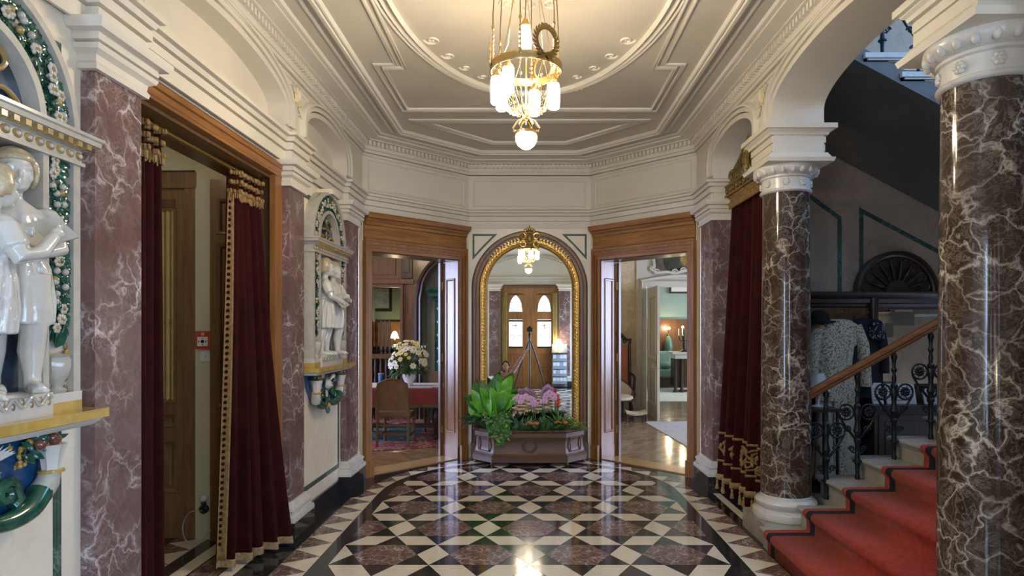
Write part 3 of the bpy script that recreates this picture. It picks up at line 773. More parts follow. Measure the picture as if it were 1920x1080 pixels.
for a, b in zip(plan(.026), plan(.026)[1:]):
    a, b = Vector(a), Vector(b); k = max(3, int((b-a).length/.018))
    for i in range(k):
        p = a.lerp(b, (i+.5)/k); m.ell((p.x, p.y, .404), (.0075, .0075, .008), 'planter_oak', 6, 4)
m.build('rim', pl)
m = MB(); m.prism([(p[0], p[1], .33) for p in plan(-.03)], (0, 0, .055), 'soil'); m.build('soil', pl)
m = MB()
for r0 in (.086, .066):
    pts = [(r0*cos(2*pi*i/32), 7.374, .235+r0*sin(2*pi*i/32)) for i in range(32)]
    m.strip(pts, [(-.007, 0), (-.004, .012), (.004, .012), (.007, 0)], (0, -1, 0), 'planter_oak', closed=True)
m.build('medallion', pl)
for sx in (-1, 1):
    m = MB()
    a, b = Vector((sx*.455, 7.385, 0)), Vector((sx*.645, 7.575, 0)); nn = Vector((sx*.7071, -.7071, 0))
    pts = [a.lerp(b, .16)+Vector((0, 0, .165))-nn*.004, a.lerp(b, .84)+Vector((0, 0, .165))-nn*.004, a.lerp(b, .84)+Vector((0, 0, .325))-nn*.010, a.lerp(b, .16)+Vector((0, 0, .325))-nn*.010]
    pts = [p-nn*.004 for p in pts]
    m.strip(pts, [(-.006, 0), (-.003, .012), (.003, .012), (.006, 0)], (sx*.7071, -.7071, 0), 'planter_oak', closed=True); m.build('corner_panel', pl)
for x, y in ((-.435, 7.40), (.435, 7.40), (-.65, 7.60), (.65, 7.60), (-.60, 7.75), (.60, 7.75)):
    m = MB(); m.lathe([(.01, 0), (.022, .003), (.028, .02), (.02, .034), (.026, .05), (.01, .05)], (x, y, 0), 'planter_oak', 12); m.build('foot', pl)
# ---------------- plants
rnd = random.Random(3)
def plant(name, label, cat, group=None):
    t = thing(name, (0, 7.55, .385), label, cat, group); t['kind'] = 'thing'; return t
def U(a, b): return rnd.uniform(a, b)
# peace lily, big bright leaves
t = plant('peace_lily', 'lush peace lily with broad bright green leaves at one end of the planter', 'plant')
m = MB(); st = MB()
spots = [(-.66, .90, 7.40), (-.56, .93, 7.36), (-.45, .98, 7.34), (-.34, .97, 7.36), (-.25, .98, 7.42), (-.50, .83, 7.28), (-.39, .82, 7.27), (-.29, .84, 7.30), (-.72, .78, 7.42), (-.63, .80, 7.33), (-.50, .70, 7.27), (-.32, .70, 7.30), (-.42, .64, 7.28), (-.20, .78, 7.42), (-.68, .66, 7.38)]
for i, (x, z, y) in enumerate(spots):
    b0 = Vector((-.45+U(-.06, .06), 7.55+U(-.06, .04), .385)); tip = Vector((x, y, z))
    d = (tip-b0).normalized(); mid = b0+d*(tip-b0).length*.50+Vector((0, 0, .05))
    st.tube([b0, b0.lerp(mid, .5)+Vector((0, 0, .02)), mid], .005, 'leaf_bright', 5)
    dd = (tip-mid).normalized(); ln = (tip-mid).length+.08
    m.leaf(mid, dd+Vector((0, 0, .25)), (U(-.7, .7), -1, .5), ln, U(.13, .17), rnd.choice(['leaf_bright', 'leaf_bright', 'leaf_mid']), U(.5, 1.3), U(.12, .3), 9, 1.3, .75)
m.build('leaf', t, ang=80); st.build('stem', t)
# dark spreading plant
t = plant('dark_leaved_plant', 'dark green arching plant spilling over the planter corner below the peace lily', 'plant')
m = MB(); st = MB()
for i in range(30):
    a = U(pi*.62, pi*1.55); b0 = Vector((-.5+U(-.06, .06), 7.52+U(-.06, .06), .39)); L1 = U(.18, .34)
    d = Vector((cos(a), sin(a)*.55, U(.5, 1.5))).normalized(); mid = b0+d*L1*.8
    st.tube([b0, b0.lerp(mid, .5)+Vector((0, 0, .02)), mid], .003, 'leaf_dark', 5)
    m.leaf(mid, Vector((d.x, d.y-.1, d.z*.3)), (0, -.3, 1), U(.12, .22), U(.045, .075), 'leaf_dark', U(.7, 1.6), .2, 6)
m.build('leaf', t, ang=80); st.build('stem', t)
# trailing ivy
t = plant('trailing_ivy', 'small leaved ivy trailing over the planter front below the peace lily', 'plant')
m = MB(); st = MB()
for i in range(16):
    x = U(-.50, -.14); p = Vector((x, 7.42, .45)); pts = [p.copy(), Vector((x+U(-.03, .03), 7.335, .46))]
    if i < 9:
        for k in range(rnd.randint(2, 5) if -.42 < x < -.25 else 2): pts.append(pts[-1]+Vector((U(-.02, .02), U(-.004, .002), -.034)))
    else:
        for k in range(5): pts.append(pts[-1]+Vector((U(-.02, .02), U(-.01, .01), .035)))
    st.tube(pts, .0025, 'stem', 4)
    for q_ in pts[1:]:
        for k in range(6):
            m.leaf(q_+Vector((U(-.02, .02), U(-.02, 0), U(-.02, .02))), (U(-1, 1), U(-.6, -.1), U(-.8, .6)), (0, -1, .3), U(.03, .05), U(.02, .032), rnd.choice(['leaf_mid', 'leaf_lime', 'leaf_mid']), .3, .2, 4)
m.build('leaf', t, ang=80); st.build('stem', t)
# filler foliage
t = plant('low_green_foliage', 'low dark glossy foliage between the orchids along the planter front', 'plant')
m = MB()
for i in range(70):
    b0 = Vector((U(-.2, .42), U(7.42, 7.6), .39)); m.leaf(b0, (U(-.8, .8), U(-.7, .1), U(.5, 1.4)), (U(-.2, .2), -1, .4), U(.10, .20), U(.03, .055), rnd.choice(['leaf_dark', 'leaf_dark', 'leaf_mid']), U(.3, 1.1), .2, 5)
m.build('leaf', t, ang=80)
# orchids
for k, (x0, x1, zt) in enumerate(((.05, -.20, .81), (.16, .31, .84))):
    t = plant('orchid', ('pink orchid whose spray arches towards the peace lily', 'pink orchid whose spray arches towards the red bromeliad')[k], 'orchid', 'pink orchids in the planter')
    sg = 1 if x1 > x0 else -1
    sprays = []
    for q_ in range(2):
        pts = []
        for i in range(13):
            u = i/12; pts.append(Vector((x0+.02*q_+(x1-x0)*max(0, u-.45)/.55*(1-.3*q_), 7.50-.05*q_*u, .39+(zt-.39)*sin(min(1, u*1.32)*pi/2)-max(0, u-.8)*.3)))
        st = MB(); st.tube(pts, .0035, 'stem', 5); st.build('stem', t); sprays.append(pts)
    for pts in sprays:
        for i in range(5, 13):
            c = pts[i]+Vector((U(-.015, .015), -.02-U(0, .02), U(-.012, .022))); bl = MB()
            for j in range(5):
                a = pi/2+2*pi*j/5; wd = .034 if j in (1, 4) else .024
                bl.leaf(c, (cos(a), -.25, sin(a)), (0, -1, 0), .037, wd, 'orchid', .3, 0, 4, 1.0)
            bs_ = bl.build('blossom', t, ang=80)
            lp_ = MB(); lp_.ell(c+Vector((0, -.008, -.006)), (.006, .008, .008), 'orchid_lip', 6, 4); lp_.build('lip', bs_)
    m = MB()
    for i in range(6): m.leaf((x0+U(-.03, .03), 7.5, .39), (cos(i*1.05), -.3+.4*sin(i*1.05), .8), (0, -1, .5), .2, .06, 'leaf_dark', .8, .2, 5)
    m.build('leaf', t, ang=80)
# bromeliad
t = plant('bromeliad', 'red flowering bromeliad standing beside the pink orchids', 'plant')
m = MB()
for k in range(5):
    for j in range(7):
        a = 2*pi*j/7+k*.5; m.leaf((.335, 7.47, .66+.034*k), (cos(a), sin(a), .9+.25*k), (-cos(a)*.2, -sin(a)*.2, 1), .095-.012*k, .032, 'bromeliad', .4, .2, 4)
m.build('flower', t, ang=80)
m = MB(); m.tube([(.335, 7.5, .39), (.335, 7.47, .70)], .013, 'leaf_mid', 7)
for j in range(14):
    a = 2*pi*j/14; m.leaf((.335, 7.49, .42), (cos(a), sin(a)*.8, 1.1), (-cos(a), -sin(a), 1), .30, .04, 'leaf_mid', .9, .2, 6)
m.build('leaf', t, ang=80)
# fern
t = plant('fern', 'pale lime green fern arching over the end of the planter beside the bromeliad', 'fern')
m = MB(); st = MB()
for i in range(26):
    a = U(-1.0, 1.6); b0 = Vector((.46+U(-.07, .07), 7.5+U(-.05, .05), .40)); L1 = U(.22, .42); d = Vector((sin(a), -.55*cos(a*.8)*U(.2, 1), U(.55, 1.2))).normalized(); pts = []
    for k in range(11): u = k/10; pts.append(b0+d*L1*u+Vector((0, 0, -.34*u*u*L1*1.6)))
    st.tube(pts, .002, 'leaf_lime', 4)
    for k in range(2, 11):
        tt = (pts[k]-pts[k-1]).normalized(); sd = tt.cross(Vector((0, 0, 1))).normalized()
        for e in (-1, 1): m.leaf(pts[k], sd*e+tt*.5, (0, -.4, 1), .055*(1.1-k/11), .014, 'leaf_lime', .3, .1, 3)
m.build('frond', t, ang=80); st.build('stem', t)
for k, (x, y, z, g) in enumerate(((.03, 7.38, .49, 0), (.36, 7.40, .50, 1))):
    t = plant('kalanchoe', ('orange kalanchoe under the orchid stems in the middle of the planter', 'two headed orange kalanchoe below the red bromeliad')[k], 'flower', 'orange kalanchoes in the planter')
    m = MB(); lf = MB(); st = MB()
    for h in range(2):
        cx = x+(-.035 if h == 0 else .045)
        st.tube([(cx, y+.03, .39), (cx, y, z)], .004, 'stem', 5)
        for i in range(26):
            a, e = U(0, 2*pi), U(.1, 1.4); m.ell((cx+.038*cos(a)*cos(e), y-.015+.03*sin(a)*cos(e), z+.024*sin(e)), (.010, .010, .008), 'orange_petal', 6, 4)
        for i in range(9): lf.leaf((cx, y+.02, z-.07), (cos(i*.7), -.4+sin(i*.7)*.6, .35), (0, 0, 1), .085, .04, 'leaf_mid', .5, .15, 4)
    m.build('flower_head', t); lf.build('leaf', t, ang=80); st.build('stem', t)
# ================================================================ chandelier
CX, CY = -.02, 3.72
ch = thing('chandelier', (CX, CY, ZC), 'brass ring chandelier on long cords with glowing glass cylinders and a bottom globe', 'chandelier'); ch['kind'] = 'thing'
ZR = 3.14
m = MB(); m.lathe([(.203, ZR-.022), (.208, ZR-.024), (.211, ZR-.018), (.209, ZR), (.213, ZR+.018), (.209, ZR+.026), (.203, ZR+.024), (.200, ZR)], (CX, CY, 0), 'brass', 56, cap=False)
m.grid([[(CX+r*cos(2*pi*i/56), CY+r*sin(2*pi*i/56), z) for i in range(56)] for r, z in ((.203, ZR-.022), (.199, ZR), (.203, ZR+.024))], 'brass', closed=True); m.build('ring', ch)
m = MB(); m.lathe([(.03, ZC-.05), (.09, ZC-.045), (.12, ZC-.015), (.13, ZC), (.05, ZC)], (CX, CY, 0), 'brass', 24); m.build('ceiling_rose', ch)
for k in range(6):
    a = 2*pi*(k+.35)/6; p = Vector((CX+.206*cos(a), CY+.206*sin(a), ZR+.02)); q_ = Vector((CX+.07*cos(a), CY+.07*sin(a), ZC-.02))
    m = MB(); p2 = p+Vector((0, 0, .26)); m.tube([p, p2, Vector((CX+.19*cos(a), CY+.19*sin(a), ZC-.02))], .0035, 'old_brass', 6)
    m.ell(p+Vector((0, 0, .19)), (.009, .009, .018), 'brass', 8, 6); m.ell(p+Vector((0, 0, .0)), (.012, .012, .025), 'brass', 8, 6)
    for j in range(5): m.ell(p+Vector((0, 0, .04+.026*j)), (.0075, .0075, .014), 'brass', 6, 4)
    m.build('cord', ch)
    m = MB(); m.tube([q_, Vector((CX+.145*cos(a+.4), CY+.145*sin(a+.4), ZR+.10)), Vector((CX+.20*cos(a+.5), CY+.20*sin(a+.5), ZR+.02))], .0022, 'brass', 5); m.build('stay', ch)
for a in (radians(-58), radians(62), radians(182)):         # laurel wreaths standing on the ring
    c = Vector((CX+.215*cos(a), CY+.215*sin(a), ZR+.085)); tx = Vector((-sin(a), cos(a), 0)); m = MB()
    for j in range(22):
        b_ = -pi/2+2*pi*j/22; rr = .068; p = c+tx*(rr*cos(b_))+Vector((0, 0, rr*sin(b_)*1.12)); s2 = 1 if cos(b_) > 0 else -1
        tg = (tx*(-sin(b_))+Vector((0, 0, cos(b_))))*s2
        for e in (-1, 1): m.leaf(p, tg+(tx*cos(b_)+Vector((0, 0, sin(b_))))*.55*e, Vector((cos(a), sin(a), 0)), .042, .019, 'old_brass', .2, .2, 4)
    m.tube([c+tx*(.068*cos(2*pi*j/24))+Vector((0, 0, .076*sin(2*pi*j/24))) for j in range(25)], .0025, 'old_brass', 5)
    for s2 in (-1, 1): m.leaf(c+Vector((0, 0, -.08)), tx*s2+Vector((0, 0, -.5)), Vector((cos(a), sin(a), 0)), .07, .025, 'old_brass', .4, .2, 4)
    m.build('wreath', ch, ang=70)
def shade(x, y, ztop, wire_to):
    m = MB(); m.tube([(x, y, ztop+.045), wire_to], .003, 'old_brass', 6); m.lathe([(.006, .05), (.012, .045), (.02, .025), (.033, .012), (.036, 0), (.03, -.004)], (x, y, ztop), 'brass', 20); cap = m.build('lamp_cap', ch)
    m = MB(); m.lathe([(.026, 0), (.033, -.005), (.036, -.03), (.036, -.11), (.034, -.142), (.026, -.15), (.010, -.152)], (x, y, ztop), 'lamp_glass', 20); m.build('lamp_shade', cap)
shade(CX-.005, CY-.05, ZR+.225, (CX, CY-.02, ZC-.03))
for x, y, z in ((-.105, -.06, ZR-.02), (-.15, .13, ZR-.05), (.165, .06, ZR-.065), (.05, .19, ZR-.06), (-.165, -.16, ZR-.115)):
    a = math.atan2(y, x); shade(CX+x, CY+y, z, (CX+.2*cos(a), CY+.2*sin(a), ZR))
for k in range(18):     # crystal swags under the ring
    a = 2*pi*k/18; m = MB()
    for j in range(9):
        u = j/8; r = .19*(1-u)+.045*u; z = ZR-.03-.20*u-.10*sin(pi*u); m.ell((CX+r*cos(a), CY+r*sin(a), z), (.007, .007, .012), 'crystal', 6, 4)
    m.tube([(CX+(.19*(1-u)+.045*u)*cos(a), CY+(.19*(1-u)+.045*u)*sin(a), ZR-.03-.20*u-.10*sin(pi*u)) for u in [j/8 for j in range(9)]], .002, 'brass', 4)
    m.build('crystal_swag', ch)
ZG = 2.80
m = MB()
m.tube([(CX, CY, ZR+.15), (CX, CY, ZG+.01)], .005, 'brass', 8); m.ell((CX, CY, ZG+.055), (.022, .022, .024), 'brass', 12, 8)
for k in range(6):
    a = 2*pi*k/6; m.tube([(CX+.02*cos(a), CY+.02*sin(a), ZG+.045), (CX+.05*cos(a), CY+.05*sin(a), ZG+.03), (CX+.078*cos(a), CY+.078*sin(a), ZG-.01), (CX+.072*cos(a), CY+.072*sin(a), ZG-.03), (CX+.06*cos(a), CY+.06*sin(a), ZG-.022)], [.008, .007, .006, .005, .004], 'old_brass', 6)
    m.tube([(CX+.022*cos(a), CY+.022*sin(a), ZG+.06), (CX+.19*cos(a), CY+.19*sin(a), ZR-.02)], .0028, 'brass', 5)
m.lathe([(.05, ZG-.035), (.064, ZG-.03), (.066, ZG-.045), (.06, ZG-.05)], (CX, CY, 0), 'brass', 24); m.build('pendant_mount', ch)
m = MB(); m.lathe([(.02, ZG-.035), (.058, ZG-.04), (.064, ZG-.06), (.062, ZG-.085), (.048, ZG-.112), (.024, ZG-.13), (.006, ZG-.134)], (CX, CY, 0), 'globe_glass', 28); m.build('globe', ch)
# ================================================================ glazed ceramic reliefs on the left wall
def child(M, root, s, z0, phi, hgt, arms, lean=0.0, depth=.085, seed=0):
    """a standing robed child in glazed relief: facing angle phi (0 looks into the room), arms as lists of (forward, side, up)"""
    r_ = random.Random(seed); k = hgt/.85
    f = Vector((sin(phi), -cos(phi), 0)); sd = Vector((cos(phi), sin(phi), 0)); o = Vector((s, -depth, z0))
    def W(a, b, c): return o+(f*a+sd*b)*k+Vector((0, 0, c*k))+f*(lean*c*k)
    Rm = Matrix((sd, -f, Vector((0, 0, 1)))).transposed()
    m = MB(M)
    for e in (-1, 1):
        st = .03*e
        m.tube([W(st, .045*e, .42), W(st+.012, .048*e, .30), W(st+.006, .05*e, .22), W(st-.014, .05*e, .15), W(st-.008, .05*e, .06), W(st-.004, .05*e, .02)], [.062*k, .052*k, .042*k, .043*k, .027*k, .028*k], 'glaze_white', 12)
        m.ell(W(st+.035, .05*e, .022), (.027*k, .062*k, .021*k), 'glaze_white', 12, 8, Rm)
        m.ell(W(st-.015, .05*e, .02), (.024*k, .026*k, .022*k), 'glaze_white', 10, 6, Rm)
        for j in range(4): m.ell(W(st+.088-.006*j, .05*e+(.018-.012*j)*e, .012), (.008*k, .012*k, .009*k), 'glaze_white', 6, 4, Rm)
    def ring(z, rf, rs, pl, ph):
        return [W((rf+pl*sin(9*a+ph)+.5*pl*sin(17*a))*cos(a), (rs+pl*sin(9*a+ph))*sin(a), z) for a in [2*pi*i/72 for i in range(72)]]
    rows = [ring(.245, .085, .115, .012, 0), ring(.30, .086, .118, .013, .1), ring(.38, .084, .115, .011, .3), ring(.45, .080, .105, .008, .5), ring(.495, .070, .088, .004, .7), ring(.51, .066, .084, .002, .7), ring(.53, .078, .098, .007, .6), ring(.58, .078, .10, .006, .4), ring(.63, .07, .098, .003, .3), ring(.665, .045, .07, 0, 0), ring(.69, .03, .035, 0, 0)]
    m.grid(rows, 'glaze_white', closed=True, cap=True)
    for i in range(11):                                    # cloth folds
        a = -1.9+3.8*i/10; p = [W(.088*cos(a), .118*sin(a), .25), W(.090*cos(a+.05), .12*sin(a+.05), .34), W(.080*cos(a*.9), .105*sin(a*.9), .45), W(.07*cos(a*.8), .088*sin(a*.8), .50)]
        m.tube(p, [.010*k, .011*k, .008*k, .004*k], 'glaze_white', 6)
        p = [W(.07*cos(a*.8), .088*sin(a*.8), .52), W(.082*cos(a*.75), .102*sin(a*.75), .57), W(.06*cos(a*.5), .085*sin(a*.6), .64)]
        m.tube(p, [.004*k, .008*k, .004*k], 'glaze_white', 6)
    m.tube([W(.069*cos(a), .088*sin(a), .508) for a in [2*pi*i/24 for i in range(25)]], .009*k, 'glaze_white', 6)
    m.tube([W(0, 0, .66), W(.005, 0, .71), W(.012, 0, .75)], [.034*k, .027*k, .03*k], 'glaze_white', 10)
    hc = W(.015, 0, .785)
    m.ell(hc, (.055*k, .063*k, .074*k), 'glaze_white', 18, 14, Rm)
    m.ell(W(.04, 0, .755), (.042*k, .036*k, .045*k), 'glaze_white', 14, 10, Rm)   # jaw and cheeks
    m.ell(W(.078, 0, .772), (.009*k, .014*k, .016*k), 'glaze_white', 8, 6, Rm); m.ell(W(.083, 0, .764), (.0095*k, .009*k, .007*k), 'glaze_white', 8, 6, Rm)
    for e in (-1, 1):
        m.ell(W(.064, .026*e, .762), (.018*k, .012*k, .016*k), 'glaze_white', 8, 6, Rm)
        m.ell(W(.069, .024*e, .799), (.018*k, .008*k, .006*k), 'glaze_white', 8, 6, Rm)
        m.ell(W(.066, .023*e, .788), (.011*k, .007*k, .006*k), 'glaze_white', 8, 6, Rm)
        m.ell(W(.008, .056*e, .778), (.007*k, .013*k, .018*k), 'glaze_white', 8, 6, Rm)
    m.ell(W(.077, 0, .748), (.016*k, .007*k, .0045*k), 'glaze_white', 8, 6, Rm); m.ell(W(.075, 0, .740), (.013*k, .007*k, .005*k), 'glaze_white', 8, 6, Rm)
    m.ell(W(.068, 0, .724), (.015*k, .012*k, .011*k), 'glaze_white', 8, 6, Rm)
    for pts in arms:
        P = [W(*p) for p in pts]; n = len(P)
        m.tube(P, [(.040-.018*i/(n-1))*k for i in range(n)], 'glaze_white', 10); m.ell(P[0], .045*k, 'glaze_white', 10, 8)
        m.tube([P[0], P[0].lerp(P[1], .7)], [.05*k, .047*k], 'glaze_white', 10)      # short sleeve
        d = (P[-1]-P[-2]).normalized(); up = Vector((0, 0, 1)); q = P[-1]+d*.02*k
        m.ell(q, (.017*k, .028*k, .021*k), 'glaze_white', 8, 6, Rm)
        for j in range(4): m.tube([q+d*.012*k+up*(.014-.009*j)*k, q+d*.035*k+up*(.013-.009*j)*k, q+d*.05*k+up*(.006-.008*j)*k], [.0075*k, .007*k, .005*k], 'glaze_white', 6)
        m.tube([q+up*.012*k, q+up*.03*k+d*.012*k], [.008*k, .006*k], 'glaze_white', 6)
    fig = m.build('robed_child', root); fuse(fig, .0055*k, 2)
    h = MB(M)
    for i in range(170):
        a = r_.uniform(0, 2*pi); e = r_.uniform(-.2, 1.5); x = -cos(a)*cos(e); y_ = sin(a)*cos(e); zz = sin(e)
        if x > .2 and zz < .60: continue
        if x > .62: continue
        h.ell(W(.004+x*.055, y_*.056, .789+zz*.070-.010*(1-zz)), (.012*k, .013*k, .018*k), 'glaze_hair', 7, 5, Rm)
    for i in range(16):
        a = 1.6+(2*pi-3.2)*i/15; h.ell(W(.002+cos(a)*.050, sin(a)*.058, .757), (.013*k, .014*k, .022*k), 'glaze_hair', 7, 5, Rm)
    for i in range(9):
        a = -1+2*i/8; h.ell(W(.010+cos(a)*.053, sin(a)*.054, .832), (.009*k, .011*k, .014*k), 'glaze_hair', 7, 5, Rm)
    for i in range(17):                                    # fringe of straight locks over the forehead
        b_ = -1.25+2.5*i/16; P = []
        for e in (1.35, 1.0, .72, .50+r_.uniform(-.06, .05)): P.append(W(.006+.061*cos(b_)*cos(e), .066*sin(b_)*cos(e), .787+.083*sin(e)))
        h.tube(P, [.010*k, .011*k, .010*k, .006*k], 'glaze_hair', 6)
    for i in range(30):                                    # longer locks round the sides and back
        b_ = 1.2+(2*pi-2.4)*i/29; lo = -.45+r_.uniform(-.12, .1)
        h.tube([W(.006+.062*cos(b_)*cos(e), .068*sin(b_)*cos(e), .787+.082*sin(e)) for e in (1.35, .9, .45, .05, lo)], [.010*k, .012*k, .012*k, .011*k, .008*k], 'glaze_hair', 6)
    ho = h.build('hair', fig); fuse(ho, .005*k, 1)
def cluster(m, p, r, rn, dense=1.0):
    """leaves, blossoms and fruit of a glazed garland about p (local relief coordinates)"""
    P = Vector(p)
    kind = rn.random()
    for j in range(int(13*dense)):
        a = rn.uniform(0, 2*pi); q = P+Vector((cos(a)*r*.55, rn.uniform(-.004, .0), sin(a)*r*.55))
        m.leaf(q, (cos(a), -.35, sin(a)), (0, -1, 0), r*rn.uniform(.8, 1.15), r*.5, 'glaze_green', .7, .35, 4)
    if kind < .5:
        for c in range(2):
            a0 = rn.uniform(0, 6); q = P+Vector((cos(a0)*r*.42, -r*.42, sin(a0)*r*.42)); 
            for j in range(6):
                a = 2*pi*j/6; m.ell(q+Vector((cos(a)*r*.24, 0, sin(a)*r*.24)), (r*.17, r*.1, r*.17), 'glaze_rim', 7, 5)
            m.ell(q+Vector((0, -r*.06, 0)), (r*.13, r*.1, r*.13), 'glaze_ochre', 7, 5)
    else:
        for j in range(3):
            a0 = rn.uniform(0, 6); m.ell(P+Vector((cos(a0)*r*.5, -r*.35, sin(a0)*r*.5)), (r*.25,)*3, rn.choice(['glaze_rim', 'glaze_rim', 'glaze_ochre', 'glaze_green']), 8, 6)
def relief(Yc, label, figs, sd_):
    M = frame_mat((-XW, Yc, 0), (0, 1, 0), (-1, 0, 0)); rn = random.Random(sd_)
    root = thing('ceramic_relief', (-XW, Yc, 1.25), label, 'wall relief', 'glazed ceramic reliefs on the side wall'); root['kind'] = 'thing'
    D = .095
    m = MB(M)
    m.poly([(-.46, -.004, 1.28), (.46, -.004, 1.28), (.46, -.004, 2.36), (-.46, -.004, 2.36)], 'glaze_blue'); m.build('blue_ground', root)
    for e in (-1, 1):
        m = MB(M)
        m.box(e*.425, e*.46, -D, 0, 1.285, 2.25, 'glaze_rim'); m.box(e*.272, e*.30, -D, 0, 1.285, 2.25, 'glaze_rim')
        m.box(e*.29, e*.43, -.065, 0, 1.285, 2.25, 'glaze_rim')
        for i in range(22): m.ell((e*.416, -.068, 1.33+i*.0415), (.010, .008, .015), 'glaze_ochre', 7, 5)
        m.build('side_frame', root)
    m = MB(M)                                              # entablature
    ep = [(0, 2.243), (.012, 2.243), (.012, 2.256), (.004, 2.26), (.004, 2.300), (.016, 2.305), (.03, 2.322), (.05, 2.328), (.052, 2.345), (.06, 2.35), (.06, 2.362), (0, 2.364)]
    path = [(.46, 0, 0), (.46, -D, 0), (-.46, -D, 0), (-.46, 0, 0)]
    m.strip(path, [(a, z) for a, z in ep], UPV, 'glaze_rim'); m.box(-.458, .458, -D+.002, 0, 2.245, 2.358, 'glaze_rim')
    for i in range(19):
        x = -.45+.05*i; m.ell((x, -D-.004, 2.28), (.022, .006, .017), 'glaze_ochre', 10, 6); m.ell((x, -D-.010, 2.28), (.011, .006, .009), 'glaze_rim', 8, 5)
        m.box(x-.012, x+.012, -D-.045, -D, 2.306, 2.326, 'glaze_ochre')
    m.build('entablature', root)
    m = MB(M)                                              # arched head
    def half(r, y, n=36): return [(r*cos(pi*i/n), y, 2.36+r*sin(pi*i/n)) for i in range(n+1)]
    m.grid([half(.46, 0), half(.46, -D)], 'glaze_rim'); m.grid([half(.46, -D), half(.432, -D), half(.428, -.06), half(.30, -.06), half(.298, -D+.005), half(.268, -D+.005), half(.262, -.03)], 'glaze_rim')
    m.build('arch_frame', root)
    m = MB(M); m.poly([(-.27, -.032, 2.362)]+[p for p in half(.27, -.032)][::-1], 'glaze_blue'); m.build('tympanum', root)
    m = MB(M)                                              # gold ribbon and small plant in the tympanum
    for e in (-1, 1):
        m.tube(spl([(e*.02, -.04, 2.40), (e*.09, -.05, 2.425), (e*.16, -.045, 2.44), (e*.215, -.045, 2.41), (e*.225, -.045, 2.375)]), .010, 'glaze_ochre', 7)
        m.tube(spl([(e*.02, -.04, 2.51), (e*.07, -.05, 2.49), (e*.14, -.045, 2.50), (e*.165, -.045, 2.54), (e*.12, -.045, 2.58), (e*.03, -.04, 2.585)]), .010, 'glaze_ochre', 7)
    m.build('gold_ribbon', root)
    m = MB(M)
    for i in range(16): m.leaf((rn.uniform(-.02, .02), -.04, 2.38+.012*i), (rn.uniform(-1, 1), -.3, .5), (0, -1, 0), .075, .03, 'glaze_green', .6, .3, 4)
    m.tube([(0, -.045, 2.37), (0, -.05, 2.58)], [.012, .006], 'glaze_yellow', 7); m.build('tympanum_plant', root)
    for e in (-1, 1):                                      # side garlands rising from urns
        m = MB(M)
        for i in range(15): cluster(m, (e*(.355+rn.uniform(-.012, .012)), -.072, 1.62+i*.043), .052, rn)
        for i in range(7): m.leaf((e*.36, -.075, 1.53), (rn.uniform(-.5, .5), -.3, 1), (0, -1, 0), .10, .04, 'glaze_green', .5, .3, 4)
        m.build('garland', root, ang=70)
        m = MB(M); m.lathe([(.028, 1.36), (.034, 1.372), (.016, 1.385), (.018, 1.395), (.038, 1.42), (.047, 1.46), (.048, 1.485), (.043, 1.495), (.05, 1.505), (.03, 1.51)], (e*.36, -.078, 0), 'glaze_rim', 20, flute=.10)
        for k in (-1, 1): scroll(m, (e*.36+k*.052, -.08, 1.508), Vector((k, 0, 0)), Vector((0, 0, 1)), .014, .005, 'glaze_yellow')
        m.build('urn', root)
    m = MB(M)
    for i in range(24):
        a = pi*(i+.5)/24; cluster(m, (.365*cos(a), -.066, 2.36+.365*sin(a)), .056, rn)
    m.build('arch_garland', root, ang=70)
    m = MB(M); m.box(-.30, .30, -D-.015, 0, 1.285, 1.37, 'glaze_white'); m.box(-.4625, -.305, -D-.006, -.002, 1.325, 1.36, 'glaze_white'); m.box(.305, .4625, -D-.006, -.002, 1.325, 1.36, 'glaze_white')
    for e in (-1, 1): m.box(e*.305, e*.4625, -D-.006, -.002, 1.283, 1.325, 'glaze_yellow')
    pts = [(-.29+.58*i/60, -D-.017, 1.345+.016*sin(i*.78)) for i in range(61)]
    m.tube(pts, .007, 'glaze_rim', 6)
    for i in range(15): m.ell((-.28+.04*i, -D-.014, 1.335+(.012 if i % 2 else 0)), (.010, .006, .014), 'glaze_ochre', 6, 4)
    m.ell((-.08, -.07, 1.37), (.15, .055, .016), 'glaze_white', 14, 6); m.ell((.12, -.07, 1.368), (.14, .055, .016), 'glaze_white', 14, 6)
    m.build('base_plinth', root)
    m = MB(M); sp = [(0, 1.222), (.03, 1.222), (.045, 1.236), (.05, 1.245), (0, 1.248)]
    m.strip(path, [(a, z) for a, z in sp], UPV, 'glaze_white'); m.box(-.458, .458, -D+.002, 0, 1.224, 1.249, 'glaze_white')
    m.box(-.535, .535, -D-.065, 0, 1.249, 1.285, 'glaze_yellow'); m.build('shelf', root)
    m = MB(M)                                              # bracket: starry field, horns, fruit, winged mask
    bl = [(-.42, -.03, 1.222), (.42, -.03, 1.222), (.40, -.03, 1.12), (.30, -.03, 1.0), (.15, -.03, .93), (0, -.03, .90), (-.15, -.03, .93), (-.30, -.03, 1.0), (-.40, -.03, 1.12)]
    m.prism(bl, (0, .03, 0), 'glaze_bright_blue'); m.build('starry_field', root)
    for x, z in ((.10, 1.17), (.20, 1.18), (.15, 1.10), (.23, 1.11), (.13, 1.05), (.07, 1.09), (.02, 1.02)):
        for e in (-1, 1):
            st = [(e*x+(.016 if j % 2 == 0 else .007)*cos(pi/2+j*pi/5), -.034, z+(.016 if j % 2 == 0 else .007)*sin(pi/2+j*pi/5)) for j in range(10)]
            m = MB(M); m.prism(st, (0, .006, 0), 'glaze_yellow'); m.build('star', root)
